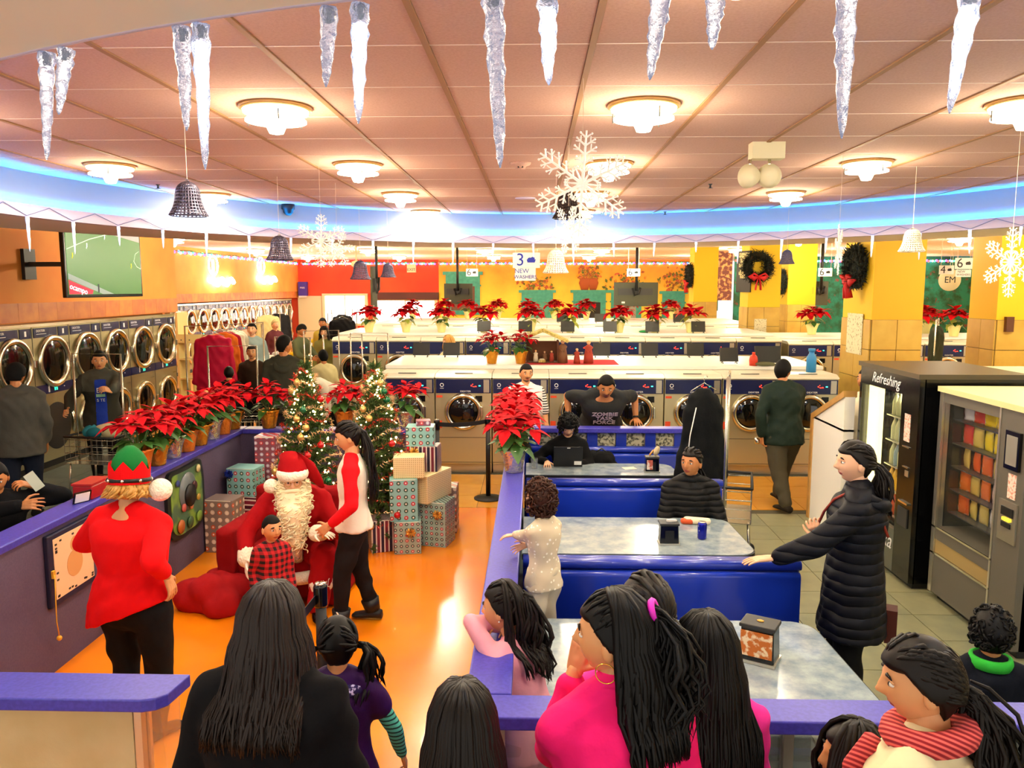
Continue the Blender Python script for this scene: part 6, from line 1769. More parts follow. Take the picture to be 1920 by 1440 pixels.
mb(M('tv_banner', '#d01838', emit='#d01838', es=.8)).poly([(-.72, -.007, -.385), (-.72, -.007, -.21), (-.28, -.007, -.34), (-.30, -.007, -.385)]).build('banner', scr, fix=False)
text('banner_text', 'ocampo', .10, M('tv_white', '#ffffff', emit='#ffffff', es=.9), scr, (-.55, -.009, -.325), (R(90), R(14), 0))
for x, z, m in ((-.35, .20, 'tv_white'), (.52, -.03, 'led_y'), (.0, .33, 'tv_white'), (-.62, .07, 'led_y')):
    M('led_y', '#d8d020', emit='#d8d020', es=.8); mb(m).box(x - .006, x + .006, -.007, -.005, z, z + .05).box(x - .012, x - .004, -.007, -.005, z - .02, z).build('player', scr)
mb(M('tv_dark', '#1c3040')).box(-.19, -.165, -.008, -.005, -.37, -.26).build('referee', scr)
mb('darkgrey').box(-.12, .12, .06, .10, -.15, .15).box(-.03, .03, .10, 1.12, -.03, .03).box(-.1, .1, 1.10, 1.16, -.2, .2).build('wall_bracket', tv)

# ------------------------------------------------------------------ neon signs on the hall wall
M('neon_blue', '#c8d8ff', emit='#5a8cff', es=9.0); M('neon_white', '#ffffff', emit='#ffeef4', es=12.0)
for k, px in enumerate((396, 486)):
    p = aX(px, 505, -9.98); t = thing('neon_sign', 'glowing blue and white neon sign, %s from the television' % ORD[k], 'neon sign', p + V((.04, 0, 0)), 0, 'neon signs')
    mb('neon_blue', True).tube([(.03, .34 * math.cos(q), .12 + .30 * math.sin(q)) for q in [2 * math.pi * i / 18 for i in range(19)]], .028, 6).build('blue_tube', t)
    mb('neon_white', True).tube([(.05, -.35 + 1.9 * i / 20, -.38 + .10 * math.sin(i * .8)) for i in range(21)], .07, 7).build('white_tube', t)
    mb('white').box(-.04, .02, .02, .12, -.3, .3).build('backing', t)
# ------------------------------------------------------------------ coloured garland lights under the hall ceiling
GL = [M('bulb_' + c, c, emit=c, es=5.0) for c in ('#ff3a2a', '#3a6aff', '#fff0d0', '#30d060', '#c040ff')]
def garland(p, q, n, label, nm='garland'):
    t = thing('light_garland', label, 'light string', (0, 0, 0)); p, q = V(p), V(q)
    mb('leaf', True).tube([p.lerp(q, i / 40) - V((0, 0, .05 * abs(math.sin(i * .8)))) for i in range(41)], .02, 5).build('cord', t)
    for j, m in enumerate(GL):
        b = mb(m, True)
        for i in range(j, n, 5): b.ball(p.lerp(q, i / n) - V((0, 0, .05 + .04 * abs(math.sin(i * 1.3)))) + V((0, -.03, 0)), .04, 6, 4)
        b.build('bulbs', t)['kind'] = 'stuff'
garland((-9.9, 16, ZR - .10), (-9.9, 33.3, ZR - .10), 130, 'coloured light garland along the top of the neon wall')
garland((-9.8, 33.47, ZR - .10), (-4.1, 33.47, ZR - .10), 75, 'coloured light garland along the top of the red wall')
garland((-4.0, 33.47, ZR - .10), (7.5, 33.47, ZR - .10), 140, 'coloured light garland along the top of the mural wall')
garland((7.6, 30.47, ZR - .10), (16.9, 30.47, ZR - .10), 130, 'coloured light garland along the top of the green wall')

# ------------------------------------------------------------------ painted windows of the mural
def mural_window(x0, x1, z0, z1, m_in, head=.45):
    p = mb('teal').box(x0, x1, YB - .06, YB, z1, z1 + head * .75).box(x0 - .12, x1 + .12, YB - .09, YB, z1 + head * .75, z1 + head).box(x0 - .05, x1 + .05, YB - .08, YB, z1 - .06, z1).build('painted_lintel', wy)
    mb('teal').box(x0, x0 + .22, YB - .05, YB, z0, z1).build('painted_jamb', wy); mb('teal').box(x1 - .22, x1, YB - .05, YB, z0, z1).build('painted_jamb', wy)
    mb(m_in).box(x0 + .22, x1 - .22, YB - .02, YB, z0, z1).build('painted_opening', wy)
def wx(px): return gx(px, YB)
def wz(py): return aY(1000, py, YB).z
M('mur_dark', '#14100c', .6); M('mur_grey', '#9a9c90', .7); M('mur_pink', '#e0946a', .7); M('mur_brown', '#6a4a3a', .7); M('teal_in', '#4aa08c', .6)
mural_window(wx(836), wx(900), wz(582), wz(534), 'mur_brown', .55); mb('teal').box(wx(836) - .1, wx(900) + .2, YB - .1, YB, wz(590), wz(582)).build('painted_sill', wy)
mural_window(wx(978), wx(1037), wz(602), wz(564), 'teal_in', .45); mural_window(wx(1075), wx(1136), wz(602), wz(564), 'mur_dark', .45); mural_window(wx(1146), wx(1203), wz(602), wz(564), 'mur_grey', .45); mural_window(wx(1242), wx(1284), wz(602), wz(566), 'mur_pink', .45)
M('mur_clay', '#a8572c', .8); M('mur_leaf', '#5a6a2c', .8); M('mur_flower', '#c8603a', .8); M('mur_sun', '#e0a020', .8)
def mural_pot(px, py, w, h, plant, ph):
    x = wx(px); z = wz(py); rot = None
    if w: mb('mur_clay', True).lathe([(w * .55, 0), (w, h * .6), (w * .8, h * .85), (w, h)], 14, Matrix.Translation(V((x, YB - .05, z))) @ Matrix.Diagonal((1, .15, 1, 1))).build('painted_pot', wy)
    rg = random.Random(px); b = mb('mur_leaf')
    for i in range(90):
        q = V((x + rg.gauss(0, plant * .4), YB - .04, z + h + abs(rg.gauss(ph * .35, ph * .3)))); b.mat(('mur_leaf', 'mur_leaf', 'mur_flower', 'mur_sun', 'mur_clay')[rg.randrange(5)]); a_ = rg.uniform(0, 3); s_ = rg.uniform(.05, .11)
        b.poly([q + V((math.cos(a_) * s_, -.01, math.sin(a_) * s_)), q + V((-math.sin(a_) * s_ * .6, -.02, math.cos(a_) * s_ * .6)), q - V((math.cos(a_) * s_, .01, math.sin(a_) * s_)), q + V((math.sin(a_) * s_ * .6, -.02, -math.cos(a_) * s_ * .6))])
    b.build('painted_plant', wy, fix=False)['kind'] = 'stuff'
mural_pot(1005, 545, 0, 0, .9, .8); mural_pot(1096, 544, .24, .5, .3, .45); mural_pot(1112, 544, .22, .5, .3, .4); mural_pot(1175, 546, 0, 0, 1.0, 1.1); mural_pot(1262, 546, 0, 0, .9, 1.0)
tag(bx('wall_mural_side', MN('mural_side', f_jungle, .8), 7.2, 7.6, YB - .3, YB - .02, 1.5, ZR), kind='structure')
tag(bx('flower_mural', M('flower_mural', '#6a3a34', .8, noise=(9, '#d8a060', .5, .62)), gx(1336, 26), gx(1372, 26), 26.0, 26.05, 2.05, ZR), 'painted flower panel seen between two yellow columns', 'mural')

# ------------------------------------------------------------------ hanging screens, signs, fan
def hung_tv(px0, px1, py0, py1, Y, label, rz=0, ceil=ZR):
    p = aY((px0 + px1) / 2, (py0 + py1) / 2, Y); w = (px1 - px0) / FPX * Y / 2; h = (py1 - py0) / FPX * Y / 2
    t = thing('hanging_screen', label, 'television', p, R(rz), 'hanging screens seen from behind')
    mb(M('screen_back', '#3a3c26', .5)).box(-w, w, 0, .06, -h, h).build('casing', t, bevel=.01); mb('darkgrey').box(-w * .8, w * .75, -.03, 0, -h * .05, h * .5).build('bracket', t)
    mb('black', True).cyl((0, -.06, h * .3), (0, -.06, ceil - p.z), .035, .035, 10).build('pole', t); mb('black', True).tube([(-.1, -.07, h * .5), (-.04, -.09, -h * .1), (.05, -.09, h * .05), (.1, -.07, h * .55)], .03, 7).build('cable_bundle', t); mb('white').box(-w * .65, -w * .5, -.005, 0, -h * .75, -h * .6).build('sticker', t)
hung_tv(832, 886, 532, 570, 22.5, 'hanging screen in front of the teal painted window', -8)
hung_tv(1152, 1233, 530, 574, 21.0, 'wider hanging screen with cables before the mural')
hung_tv(1516, 1556, 528, 572, 20.0, 'hanging screen by the green wall between columns', 20)
hung_tv(694, 712, 500, 590, 20.5, 'hanging screen turned edge-on before the red wall', 70)
def sign(px0, py0, px1, py1, Y, lines, label, col='#1a1a1a', board='white', ceil=ZR):
    p = aY((px0 + px1) / 2, (py0 + py1) / 2, Y); w = (px1 - px0) / FPX * Y / 2; h = (py1 - py0) / FPX * Y / 2
    t = thing('hanging_sign', label, 'sign', p, 0, 'hanging price signs'); mb(board).box(-w, w, 0, .015, -h, h).build('board', t); tm = M('sign_' + col, col, .6)
    for txt, sz, dx, dz in lines: text('lettering', txt, sz * h * 2, tm, t, (dx * w, -.003, dz * h))
    for x in (-w * .8, w * .8): mb('thread').cyl((x, .007, h), (x, .007, ceil - p.z), .004, .004, 4).build('wire', t)
    return t, w, h, tm
def basket(t, w, h, x, z, s_, m):
    mb(m).rings([[V((x - s_ * .8, -.004, z - s_ * .5)), V((x + s_ * .8, -.004, z - s_ * .5)), V((x + s_, -.004, z + s_ * .2)), V((x - s_, -.004, z + s_ * .2))], [V((x - s_ * .8, -.001, z - s_ * .5)), V((x + s_ * .8, -.001, z - s_ * .5)), V((x + s_, -.001, z + s_ * .2)), V((x - s_, -.001, z + s_ * .2))]]).build('basket_print', t)
    mb(m, True).ball((x - s_ * .3, -.002, z + s_ * .3), (s_ * .5, .003, s_ * .3), 10, 6).ball((x + s_ * .35, -.002, z + s_ * .4), (s_ * .45, .003, s_ * .35), 10, 6).build('laundry_print', t)
t, w, h, tm = sign(962, 474, 1012, 502, 14.0, (('3', 1.15, -.45, 0),), 'white hanging sign with a blue 3 and a laundry basket', '#1c2a9a'); basket(t, w, h, w * .35, 0, h * .6, tm)
t, w, h, tm = sign(966, 502, 1004, 526, 14.0, (('NEW', .48, -.35, .45), ('WASHERS', .40, 0, -.45)), 'white NEW WASHERS sign below the blue 3', '#1c2a9a', ceil=14 * 0 + aY(988, 502, 14.0).z); disc(t, 0, 0, .001, 'white')
for k, (x0, y0_, x1, y1_, Y, n) in enumerate(((874, 504, 896, 518, 20, '6'), (1176, 504, 1200, 518, 19, '6'), (1535, 503, 1560, 518, 19, '6'), (1792, 484, 1825, 504, 16, '6'), (1762, 498, 1788, 514, 16.5, '4'), (1708, 505, 1724, 520, 17, '6'))):
    t, w, h, tm = sign(x0, y0_, x1, y1_, Y, ((n, 1.2, -.5, 0),), 'small white hanging sign with a %s and basket, %s from the red wall' % (n, ORD[k])); basket(t, w, h, w * .4, 0, h * .5, tm)
sign(1793, 506, 1820, 519, 16, (('NEW', .45, -.3, .45), ('WASHERS', .42, 0, -.4)), 'small white NEW WASHERS sign near the green wall')
t = thing('round_sign', 'round cream sign on the green wall beside the hanging prices', 'sign', aY(1780, 525, 18)); rot = Matrix.Rotation(R(90), 4, 'X'); mb('cream', True).lathe([(.001, 0), (.24, 0), (.24, .03), (.001, .03)], 30, rot).build('face', t); text('lettering', 'EM', .2, _M['sign_#1a1a1a'], t, (0, -.035, 0)); mb('thread').cyl((0, 0, .24), (0, 0, ZR - aY(1780, 525, 18).z), .004, .004, 4).build('wire', t)
ex = thing('exit_sign', 'cream exit sign with lettering on the red wall', 'sign', aY(771, 503, 33.2)); mb('cream').box(-.18, .18, 0, .2, -.17, .17).build('box', ex); text('lettering', 'EXIT', .17, _M['sign_#1a1a1a'], ex, (0, -.004, -.06))
bb = thing('blue_board', 'small purple-blue notice box on a shelf at the red wall corner', 'sign', aY(567, 542, 33.2)); mb(M('notice_blue', '#3a2a9a', .5)).box(-.18, .18, 0, .2, -.28, .3).build('box', bb); mb('white').box(-.17, .17, -.004, 0, -.35, -.28).build('footer', bb); text('lettering', 'FREE', .1, _M['text_white'], bb, (0, -.005, .05))
fan = thing('ceiling_fan', 'pale ceiling fan hanging before the red wall', 'ceiling fan', V((aY(668, 495, 21).x, 21, ZR))); zf = aY(668, 498, 21).z - ZR
mb('cream', True).cyl((0, 0, 0), (0, 0, zf + .12), .02, .02, 8).build('down_rod', fan); mb('cream', True).lathe([(.02, zf + .14), (.12, zf + .10), (.13, zf), (.06, zf - .05), (.001, zf - .06)], 20).build('motor', fan)
for k in range(4): mb('cream').box(.12, .72, -.06, .06, zf + .02, zf + .03).build('blade', fan, rot=(0, 0, R(90 * k + 12)))
# board with lettering on a column, wreaths
bd2 = thing('black_board', 'tall dark board with pasted letter notices on a yellow column', 'notice board', (4.60, 17.45, 0), R(-62)); b0 = .0
zb0 = aY(1380, 548, 17.4).z; zb1 = aY(1380, 470, 17.4).z
mb(M('board_brown', '#2a2418', .6)).box(-.32, .12, -.03, 0, zb0, zb1).build('panel', bd2, bevel=.005)
for k, (txt, z, sz) in enumerate((('WIN THE', .90, .10), ('BALLOT', .78, .10), ('WEEK', .66, .09), ('ABCD', .54, .07), ('EFGH', .46, .07), ('IJKL', .38, .07))):
    zc = zb0 + (zb1 - zb0) * z; mb(M('notice_type', '#e8d898', .7, noise=(45, '#6a5a30', .5, .62))).box(-.24 + .04 * (k % 2), .06 - .05 * (k % 3), -.036, -.03, zc - sz * .5, zc + sz * .5).build('notice', bd2)
M('wreath_dark', '#101a10', .8); M('ribbon', '#c81018', .6)
def wreath(loc, r, rz, label, sq=1.0):
    t = thing('wreath', label, 'wreath', loc, R(rz), 'wreaths on the columns'); rg = random.Random(int(loc[0] * 10)); v = []; f = []
    for i in range(2600):
        a_ = rg.uniform(0, 6.283); rr_ = r * (.72 + rg.gauss(0, .13)); p = V((rr_ * math.cos(a_), -.05 + rg.gauss(0, .035), rr_ * math.sin(a_))); d = V((rg.gauss(0, 1), rg.gauss(0, .6), rg.gauss(0, 1))).normalized(); u = d.orthogonal().normalized() * .012; n = len(v)
        v += [tuple(p - u), tuple(p + u), tuple(p + d * .1)]; f.append((n, n + 1, n + 2))
    me = bpy.data.meshes.new('greenery'); me.from_pydata(v, [], f); me.materials.append(_M['wreath_dark']); link('greenery', me, t)['kind'] = 'stuff'
    mb('trunk', True).torus((0, -.04, 0), r * .72, .05, 26, 6, Matrix.Rotation(R(90), 3, 'X')).build('frame', t)
    b = mb('ribbon', True)
    for s_ in (-1, 1):
        b.tube([(0, -.13, -r * .6), (s_ * r * .35, -.16, -r * .42), (s_ * r * .5, -.13, -r * .6), (s_ * r * .3, -.15, -r * .75), (0, -.13, -r * .62)], [.03, .06, .07, .06, .03], 6, True, .4)
        b.tube([(0, -.13, -r * .65), (s_ * r * .12, -.14, -r * 1.0), (s_ * r * .16, -.12, -r * 1.45)], [.03, .05, .06], 6, True, .3)
    b.build('bow', t)
wreath((aY(1421, 500, 17.3).x, 17.34, aY(1421, 500, 17.3).z), .34, 0, 'dark wreath with a red bow on the middle yellow column')
wreath((4.54, 11.45, aY(1585, 500, 11.3).z), .30, -90, 'large wreath with a red bow on the near column side')
wreath((4.58, 23.6, aY(1283, 517, 23.6).z), .34, -90, 'wreath with a red bow seen edge-on on the farthest column')
wreath((6.21, 20.2, aY(1455, 528, 20).z), .30, -90, 'wreath seen edge-on beside the notice-board column')
# notices on columns, cabinets
tag(bx('notice_sheet', M('sheet', '#efe6c0', .7, noise=(30, '#b0a070', .55, .65)), 4.548, 4.556, 11.22, 11.75, 1.55, 2.12), 'white notice sheet pinned on the side of the orange column', 'notice')
tag(bx('notice_sheet', _M['sheet'], aY(1414, 610, 17.37).x, aY(1437, 610, 17.37).x, 17.365, 17.375, aY(1414, 626, 17.37).z, aY(1414, 598, 17.37).z), 'white notice sheet on the front of the middle column', 'notice')
tag(bx('alarm_box', M('alarm', '#5a3218', .5), 6.34, 6.44, 10.92, 10.985, aY(1845, 622, 10.95).z, aY(1845, 594, 10.95).z), 'small brown call box on the yellow column at the edge', 'box')
tag(bx('folding_shelf_back', _M['black'], 3.12, 3.16, 7.9, 8.5, .6, 1.05), 'black crate side behind the sloped half wall', 'crate')

# ------------------------------------------------------------------ nativity on the folding top
nz = 1.40
cl_ = tag(bx('red_cloth', cl('#c03038'), gx(985, 11.5), gx(1160, 11.5), 11.25, 12.0, nz, nz + .004), 'red cloth spread under the nativity figures', 'cloth')
xs = gx(1018, 11.6); stb = thing('nativity_stable', 'small wooden nativity stable with a thatched roof on the folding top', 'nativity stable', (xs, 11.6, nz + .004))
M('stable_wood', '#5a3218', .8); M('thatch', '#e0cc7a', .9, noise=(30, '#b09848', .4, .6)); M('fig_robe', '#a83a24', .7); M('fig_gold', '#d8b060', .5); M('fig_brown', '#7a5030', .7); M('fig_cream', '#e8d8b8', .7)
for x in (-.22, .22):
    for y in (-.1, .12): mb('stable_wood').box(x - .015, x + .015, y - .015, y + .015, 0, .32).build('post', stb)
mb('stable_wood').box(-.24, .24, .10, .13, 0, .30).build('back_wall', stb); mb('stable_wood').box(-.25, .25, -.13, .14, 0, .012).build('floor_board', stb)
for s_ in (-1, 1): mb('thatch').box(0, .40, -.18, .18, -.02, .02).build('roof_slope', stb, (0, 0, .47), (0, R(24) if s_ > 0 else R(180 - 24), 0))
def figure(x, y, h, m, label, lie=False):
    t = thing('nativity_figure', label, 'figurine', (x, y, nz + (.016 if abs(x - xs) < .24 else .004)), 0, 'nativity figures')
    mb(m, True).lathe([(.001, 0), (h * .22, 0), (h * .2, h * .3), (h * .15, h * .6), (h * .17, h * .72), (h * .07, h * .8), (.001, h * .82)], 14).build('robe', t)
    mb('skin_c', True).ball((0, -.004, h * .88), h * .08, 10, 7).build('head', t); mb('fig_gold', True).ball((0, .006, h * .91), (h * .095, h * .09, h * .085), 10, 7).build('headdress', t)
    b = mb(m, True); b.capsule((-h * .15, 0, h * .68), (-h * .05, -h * .16, h * .5), h * .045, h * .03, 7); b.capsule((h * .15, 0, h * .68), (h * .05, -h * .16, h * .5), h * .045, h * .03, 7); b.build('arms', t)
figure(xs - .10, 11.55, .17, 'fig_cream', 'kneeling cream nativity figure inside the stable'); figure(xs + .03, 11.58, .15, 'fig_brown', 'brown nativity figure inside the stable'); figure(xs + .13, 11.55, .16, 'fig_robe', 'red nativity figure inside the stable by the post')
figure(gx(1056, 11.5), 11.5, .34, 'fig_brown', 'tall robed nativity figure just outside the stable'); figure(gx(1083, 11.4), 11.4, .22, 'fig_robe', 'kneeling nativity king with a pale turban'); figure(gx(1105, 11.45), 11.45, .33, 'fig_robe', 'standing nativity king in red and gold')
mg = thing('manger', 'tiny straw manger at the front of the stable', 'manger', (xs - .01, 11.46, nz + .004 + .012)); mb('thatch').box(-.05, .05, -.03, .03, 0, .03).build('straw', mg); mb('fig_cream', True).ball((0, 0, .04), (.04, .02, .015), 8, 5).build('infant', mg)

# ------------------------------------------------------------------ black price cards on stands
def card(px, py, w, h, Y, z, label, rz=0):
    t = thing('card_stand', label, 'card stand', (gx(px, Y), Y, z), R(rz), 'black card stands on the washers')
    mb(M('card_black', '#20201a', .4)).box(-w / 2, w / 2, -.01, .01, .03, .03 + h).build('card', t, rot=(R(-14), 0, 0))
    for x in (-w * .38, w * .38): mb('black', True).tube([(x, .06, .004), (x, -.01, .035), (x, -.05, .004)], .006, 5).build('foot', t)
for k, (px, py) in enumerate(((788, 660), (845, 660), (1130, 660), (1221, 665), (1308, 668), (1372, 684))): card(px, py, .26, .20, 12.4 if px < 1360 else 11.5, 1.40, 'black card stand on the nearest folding top, %s from the trees' % ORD[k])
for k, px in enumerate((907, 985, 1065, 1145, 1225, 1312)): card(px, 0, .26, .20, 15.12 + .02, 1.62, 'black card stand on the middle folding top, %s from the trees' % ORD[k])
for k, px in enumerate((1055, 1127, 1275)): card(px, 0, .28, .2, 19.5, 1.61, 'black card stand on the far folding top, %s from the exit sign' % ORD[k])
card(1446, 0, .36, .24, 11.3, 1.40, 'wide black card stand beside the blue bottle', 0)
rb = thing('detergent_bottle', 'red detergent bottle on the folding top by the card stands', 'bottle', (gx(1418, 11.2), 11.2, 1.40)); mb(M('deter_red', '#d83a20', .35), True).lathe([(.001, 0), (.055, 0), (.06, .08), (.05, .13), (.02, .16)], 16).build('jug', rb); mb('deter_red', True).lathe([(.022, .16), (.022, .19), (.001, .19)], 10).build('cap', rb)
rg_ = tag(mb(cl('#6a6a50'), True).ball((0, 0, .03), (.14, .07, .03), 12, 7).ball((.08, .02, .02), (.09, .06, .02), 10, 6).build('folded_rag', None, (gx(1440, 11.15), 11.15, 1.40)), 'crumpled grey-green rag lying next to the red bottle', 'rag')
bl = thing('blue_bottle', 'tall sky blue jug bottle on the last washer', 'bottle', (gx(1528, 10.9), 10.9, 1.345)); mb(M('jug_blue', '#2a8ad0', .35), True).lathe([(.001, 0), (.065, 0), (.065, .20), (.035, .25), (.035, .28)], 18).build('jug', bl); mb('jug_blue', True).lathe([(.045, .28), (.045, .32), (.001, .32)], 14).build('cap', bl)
gc = tag(mb(M('green_clip', '#1f9a4a', .5), True).ball((0, 0, .025), (.10, .05, .025), 10, 6).build('green_cloth', None, (gx(1209, 15.3), 15.3, 1.62)), 'small green cloth on the middle folding top', 'cloth')

# ------------------------------------------------------------------ booth table items
def napkin(px, py, z, label, col='blackgloss', rz=0, s_=1.0):
    p = aZ(px, py, z); t = thing('napkin_dispenser', label, 'napkin dispenser', (p.x, p.y, z), R(rz), 'napkin dispensers'); t.scale = (s_, s_, s_)
    b = mb('blackgloss'); b.rings([[V((x * 1.0, y * 1.0, 0)) for x, y in ((-.065, -.05), (.065, -.05), (.065, .05), (-.065, .05))], [V((x * .92, y * .92, .135)) for x, y in ((-.065, -.05), (.065, -.05), (.065, .05), (-.065, .05))]]); b.build('housing', t, bevel=.006)
    mb('darkgrey').box(-.066, .066, -.052, .052, .135, .15).build('lid', t, bevel=.004); mb('alu').box(-.07, .07, -.055, .055, 0, .012).build('base', t); mb('black').box(-.03, .03, -.053, -.046, .02, .10).build('slot', t)
    return t
t = napkin(1253, 1018, .756, 'black napkin dispenser on the pale booth table'); mb('white').box(-.03, .04, -.01, .01, .15, .165).build('napkin', t, rot=(0, .1, .3))
t = napkin(1222, 884, .756, 'napkin dispenser with a brush on top in the far booth'); mb(M('ad_red', '#c8604a', .5, noise=(30, '#f0e0d0', .5, .6))).box(-.055, .0, -.056, -.05, .03, .12).build('advert', t)
br = thing('scrub_brush', 'pale handheld brush standing on the far napkin dispenser', 'brush', t.location + V((0, 0, .152))); mb(M('bristle', '#d8c49a', .8), True).ball((.02, 0, .06), (.028, .022, .05), 12, 8).build('head', br, rot=(0, .4, 0)); mb('wood', True).capsule((-.02, 0, .01), (.01, 0, .05), .01, .01, 8).build('handle', br)
t = napkin(1423, 1236, .756, 'dark napkin dispenser with an orange printed side on the near table', rz=-30, s_=1.25); mb(M('ad_orange', '#c86a1a', .5, noise=(40, '#f0d8b0', .5, .6))).box(-.058, .058, -.054, -.049, .03, .125).build('advert', t); mb('bow_gold', True).ball((0, 0, .152), (.014, .010, .004), 10, 5).build('button', t)
p = aZ(1316, 1010, .756); cn = thing('soda_can', 'blue soda can standing on the pale booth table', 'soda can', p); mb(M('can_blue', '#101a9a', .25, .5, noise=(30, '#c8c8e0', .62, .68)), True).lathe([(.001, 0), (.026, 0), (.032, .008), (.032, .105), (.026, .118), (.001, .118)], 22).build('can_body', cn); mb('alu', True).lathe([(.001, .119), (.025, .119), (.025, .122), (.001, .122)], 20).build('lid', cn)
p = aZ(1300, 982, .756); wr_ = thing('food_wrap', 'rolled food in white and orange paper on the pale table', 'food', p, R(-12)); mb(M('paper_wrap', '#f2e2c0', .7), True).capsule((-.05, 0, .025), (.10, 0, .025), .028, .026, 12).build('paper_roll', wr_); mb(M('wrap_orange', '#d8501a', .5), True).capsule((-.07, -.01, .02), (-.02, -.01, .02), .024, .024, 12).build('printed_end', wr_)
p = aZ(1065, 876, .756); lp = thing('laptop', 'open black laptop with white stickers in the far booth', 'laptop', (p.x, p.y + .02, .756), R(180)); mb('black').box(-.14, .14, -.20, .0, 0, .015).build('keyboard_base', lp, bevel=.004); sc_ = mb('black').box(-.14, .14, 0, .008, 0, .20).build('screen_lid', lp, (0, .0, .012), (R(-12), 0, 0), .004); mb('white').box(-.13, -.06, .008, .0095, .012, .05).build('sticker', sc_); mb('white').box(-.02, .01, .008, .0095, .185, .192).build('emblem', sc_)
tag(mb('paper_wrap').box(-.06, .06, -.045, .045, 0, .002).build('napkin_sheet', None, (aZ(1180, 878, .756).x, aZ(1180, 878, .756).y, .756), (0, 0, .3)), 'flat paper napkin on the far booth table', 'napkin')
gl = thing('water_glass', 'small clear glass on the far booth table corner', 'glass', aZ(1002, 878, .756)); mb('clear', True).lathe([(.001, 0), (.03, 0), (.035, .1), (.031, .1), (.027, .006), (.001, .006)], 16).build('glass_wall', gl)
ms = tag(mb(M('mouse_blue', '#1420c0', .3), True).ball((0, 0, .014), (.05, .03, .014), 12, 7).build('computer_mouse', None, aZ(1016, 868, .756)), 'blue computer mouse by the laptop', 'mouse')
bp = thing('backpack', 'black backpack on the far bench next to the laptop boy', 'backpack', (gx(1130, 8.0), 7.98, .46)); b = MB(); b.capsule((-.10, 0, .16), (.10, 0, .16), .14, .13, 14, .8, (0, 1, 0)); b.capsule((-.08, 0, .30), (.06, 0, .30), .10, .09, 12, .8, (0, 1, 0)); paint(wrinkle(fuse(b, .016, 3), .005, 3), cl('#101012')).build('bag_body', bp, fix=False); mb('darkgrey', True).tube([(-.05, -.1, .40), (0, -.11, .44), (.05, -.1, .40)], .008, 6).build('handle', bp); mb('white').box(.02, .05, -.135, -.13, .16, .20).build('tag', bp)

# ------------------------------------------------------------------ carts, racks, shelf
M('cart_chrome', '#c8c4b4', .25, .9)
def cart(x, y, rz, label, tall=1.72, L=.62, W=.46, contents=True, poles=True, bw=True):
    t = thing('laundry_cart', label, 'laundry cart', (x, y, 0), R(rz), 'rolling laundry carts')
    if bw:
        b = mb('cart_chrome', True)
        for z in (.50, .58, .66, .74): b.tube([(-L / 2, -W / 2, z), (L / 2, -W / 2, z), (L / 2, W / 2, z), (-L / 2, W / 2, z), (-L / 2, -W / 2, z)], .004, 5)
        b.build('basket_wires', t)
        for k in range(10):
            xx = -L / 2 + L * k / 9; [mb('cart_chrome').cyl((xx, yy, .46), (xx, yy, .76), .003, .003, 4).build('basket_rib', t) for yy in (-W / 2, W / 2)]
        mb('black', True).tube([(-L / 2, -W / 2, .77), (L / 2, -W / 2, .77), (L / 2, W / 2, .77), (-L / 2, W / 2, .77), (-L / 2, -W / 2, .77)], .014, 8).build('rim', t)
        mb('cart_chrome').box(-L / 2, L / 2, -W / 2, W / 2, .455, .46).build('basket_floor', t)
    for sx in (-1, 1):
        for sy in (-1, 1):
            mb('cart_chrome', True).tube([(sx * L * .42, sy * W * .45, .46), (sx * L * .46, sy * W * .5, .10)], .011, 7).build('leg', t); mb('black', True).cyl((sx * L * .46 - .012, sy * W * .5, .055), (sx * L * .46 + .012, sy * W * .5, .055), .05, .05, 14).build('caster', t)
    mb('cart_chrome', True).tube([(-L * .45, -W * .49, .22), (L * .45, -W * .49, .22)], .008, 6).tube([(-L * .45, W * .49, .22), (L * .45, W * .49, .22)], .008, 6).build('lower_rail', t)
    if poles:
        mb('cart_chrome', True).tube([(-L / 2, 0, .46), (-L / 2, 0, tall), (L / 2, 0, tall), (L / 2, 0, .46)], .013, 8).build('hanging_frame', t)
    if contents:
        for k, (cx, cy, c, r) in enumerate(((-.12, 0, '#2f8fa8', .10), (.05, .03, '#d8d0a8', .13), (.16, -.04, '#b8b088', .10), (-.02, -.08, '#1f6a7a', .09))):
            o = mb(cl(c), True).ball((0, 0, 0), (r * 1.1, r, r * .7), 12, 8); wrinkle(o, .012, k, 2); o.build('laundry_heap', t, (cx, cy, .80), fix=False)
    return t
cart(gx(172, 9.15), 9.15, -8, 'laundry cart with a wire basket of clothes in front of the blue T-shirt')
cart(gx(1362, 7.35), 7.15, 75, 'wire laundry cart with a hanging frame right of the booths', contents=False)
for k, (px, Y) in enumerate(((430, 10.4), (545, 12.2), (640, 12.9), (690, 13.3), (460, 16.5), (600, 14.0))): cart(gx(px, Y), Y, (10, -15, 20, 5, 0, 30)[k], 'empty chrome laundry cart frame in the hall, %s nearest the drying racks' % ORD[k], contents=False, bw=k in (0, 2))
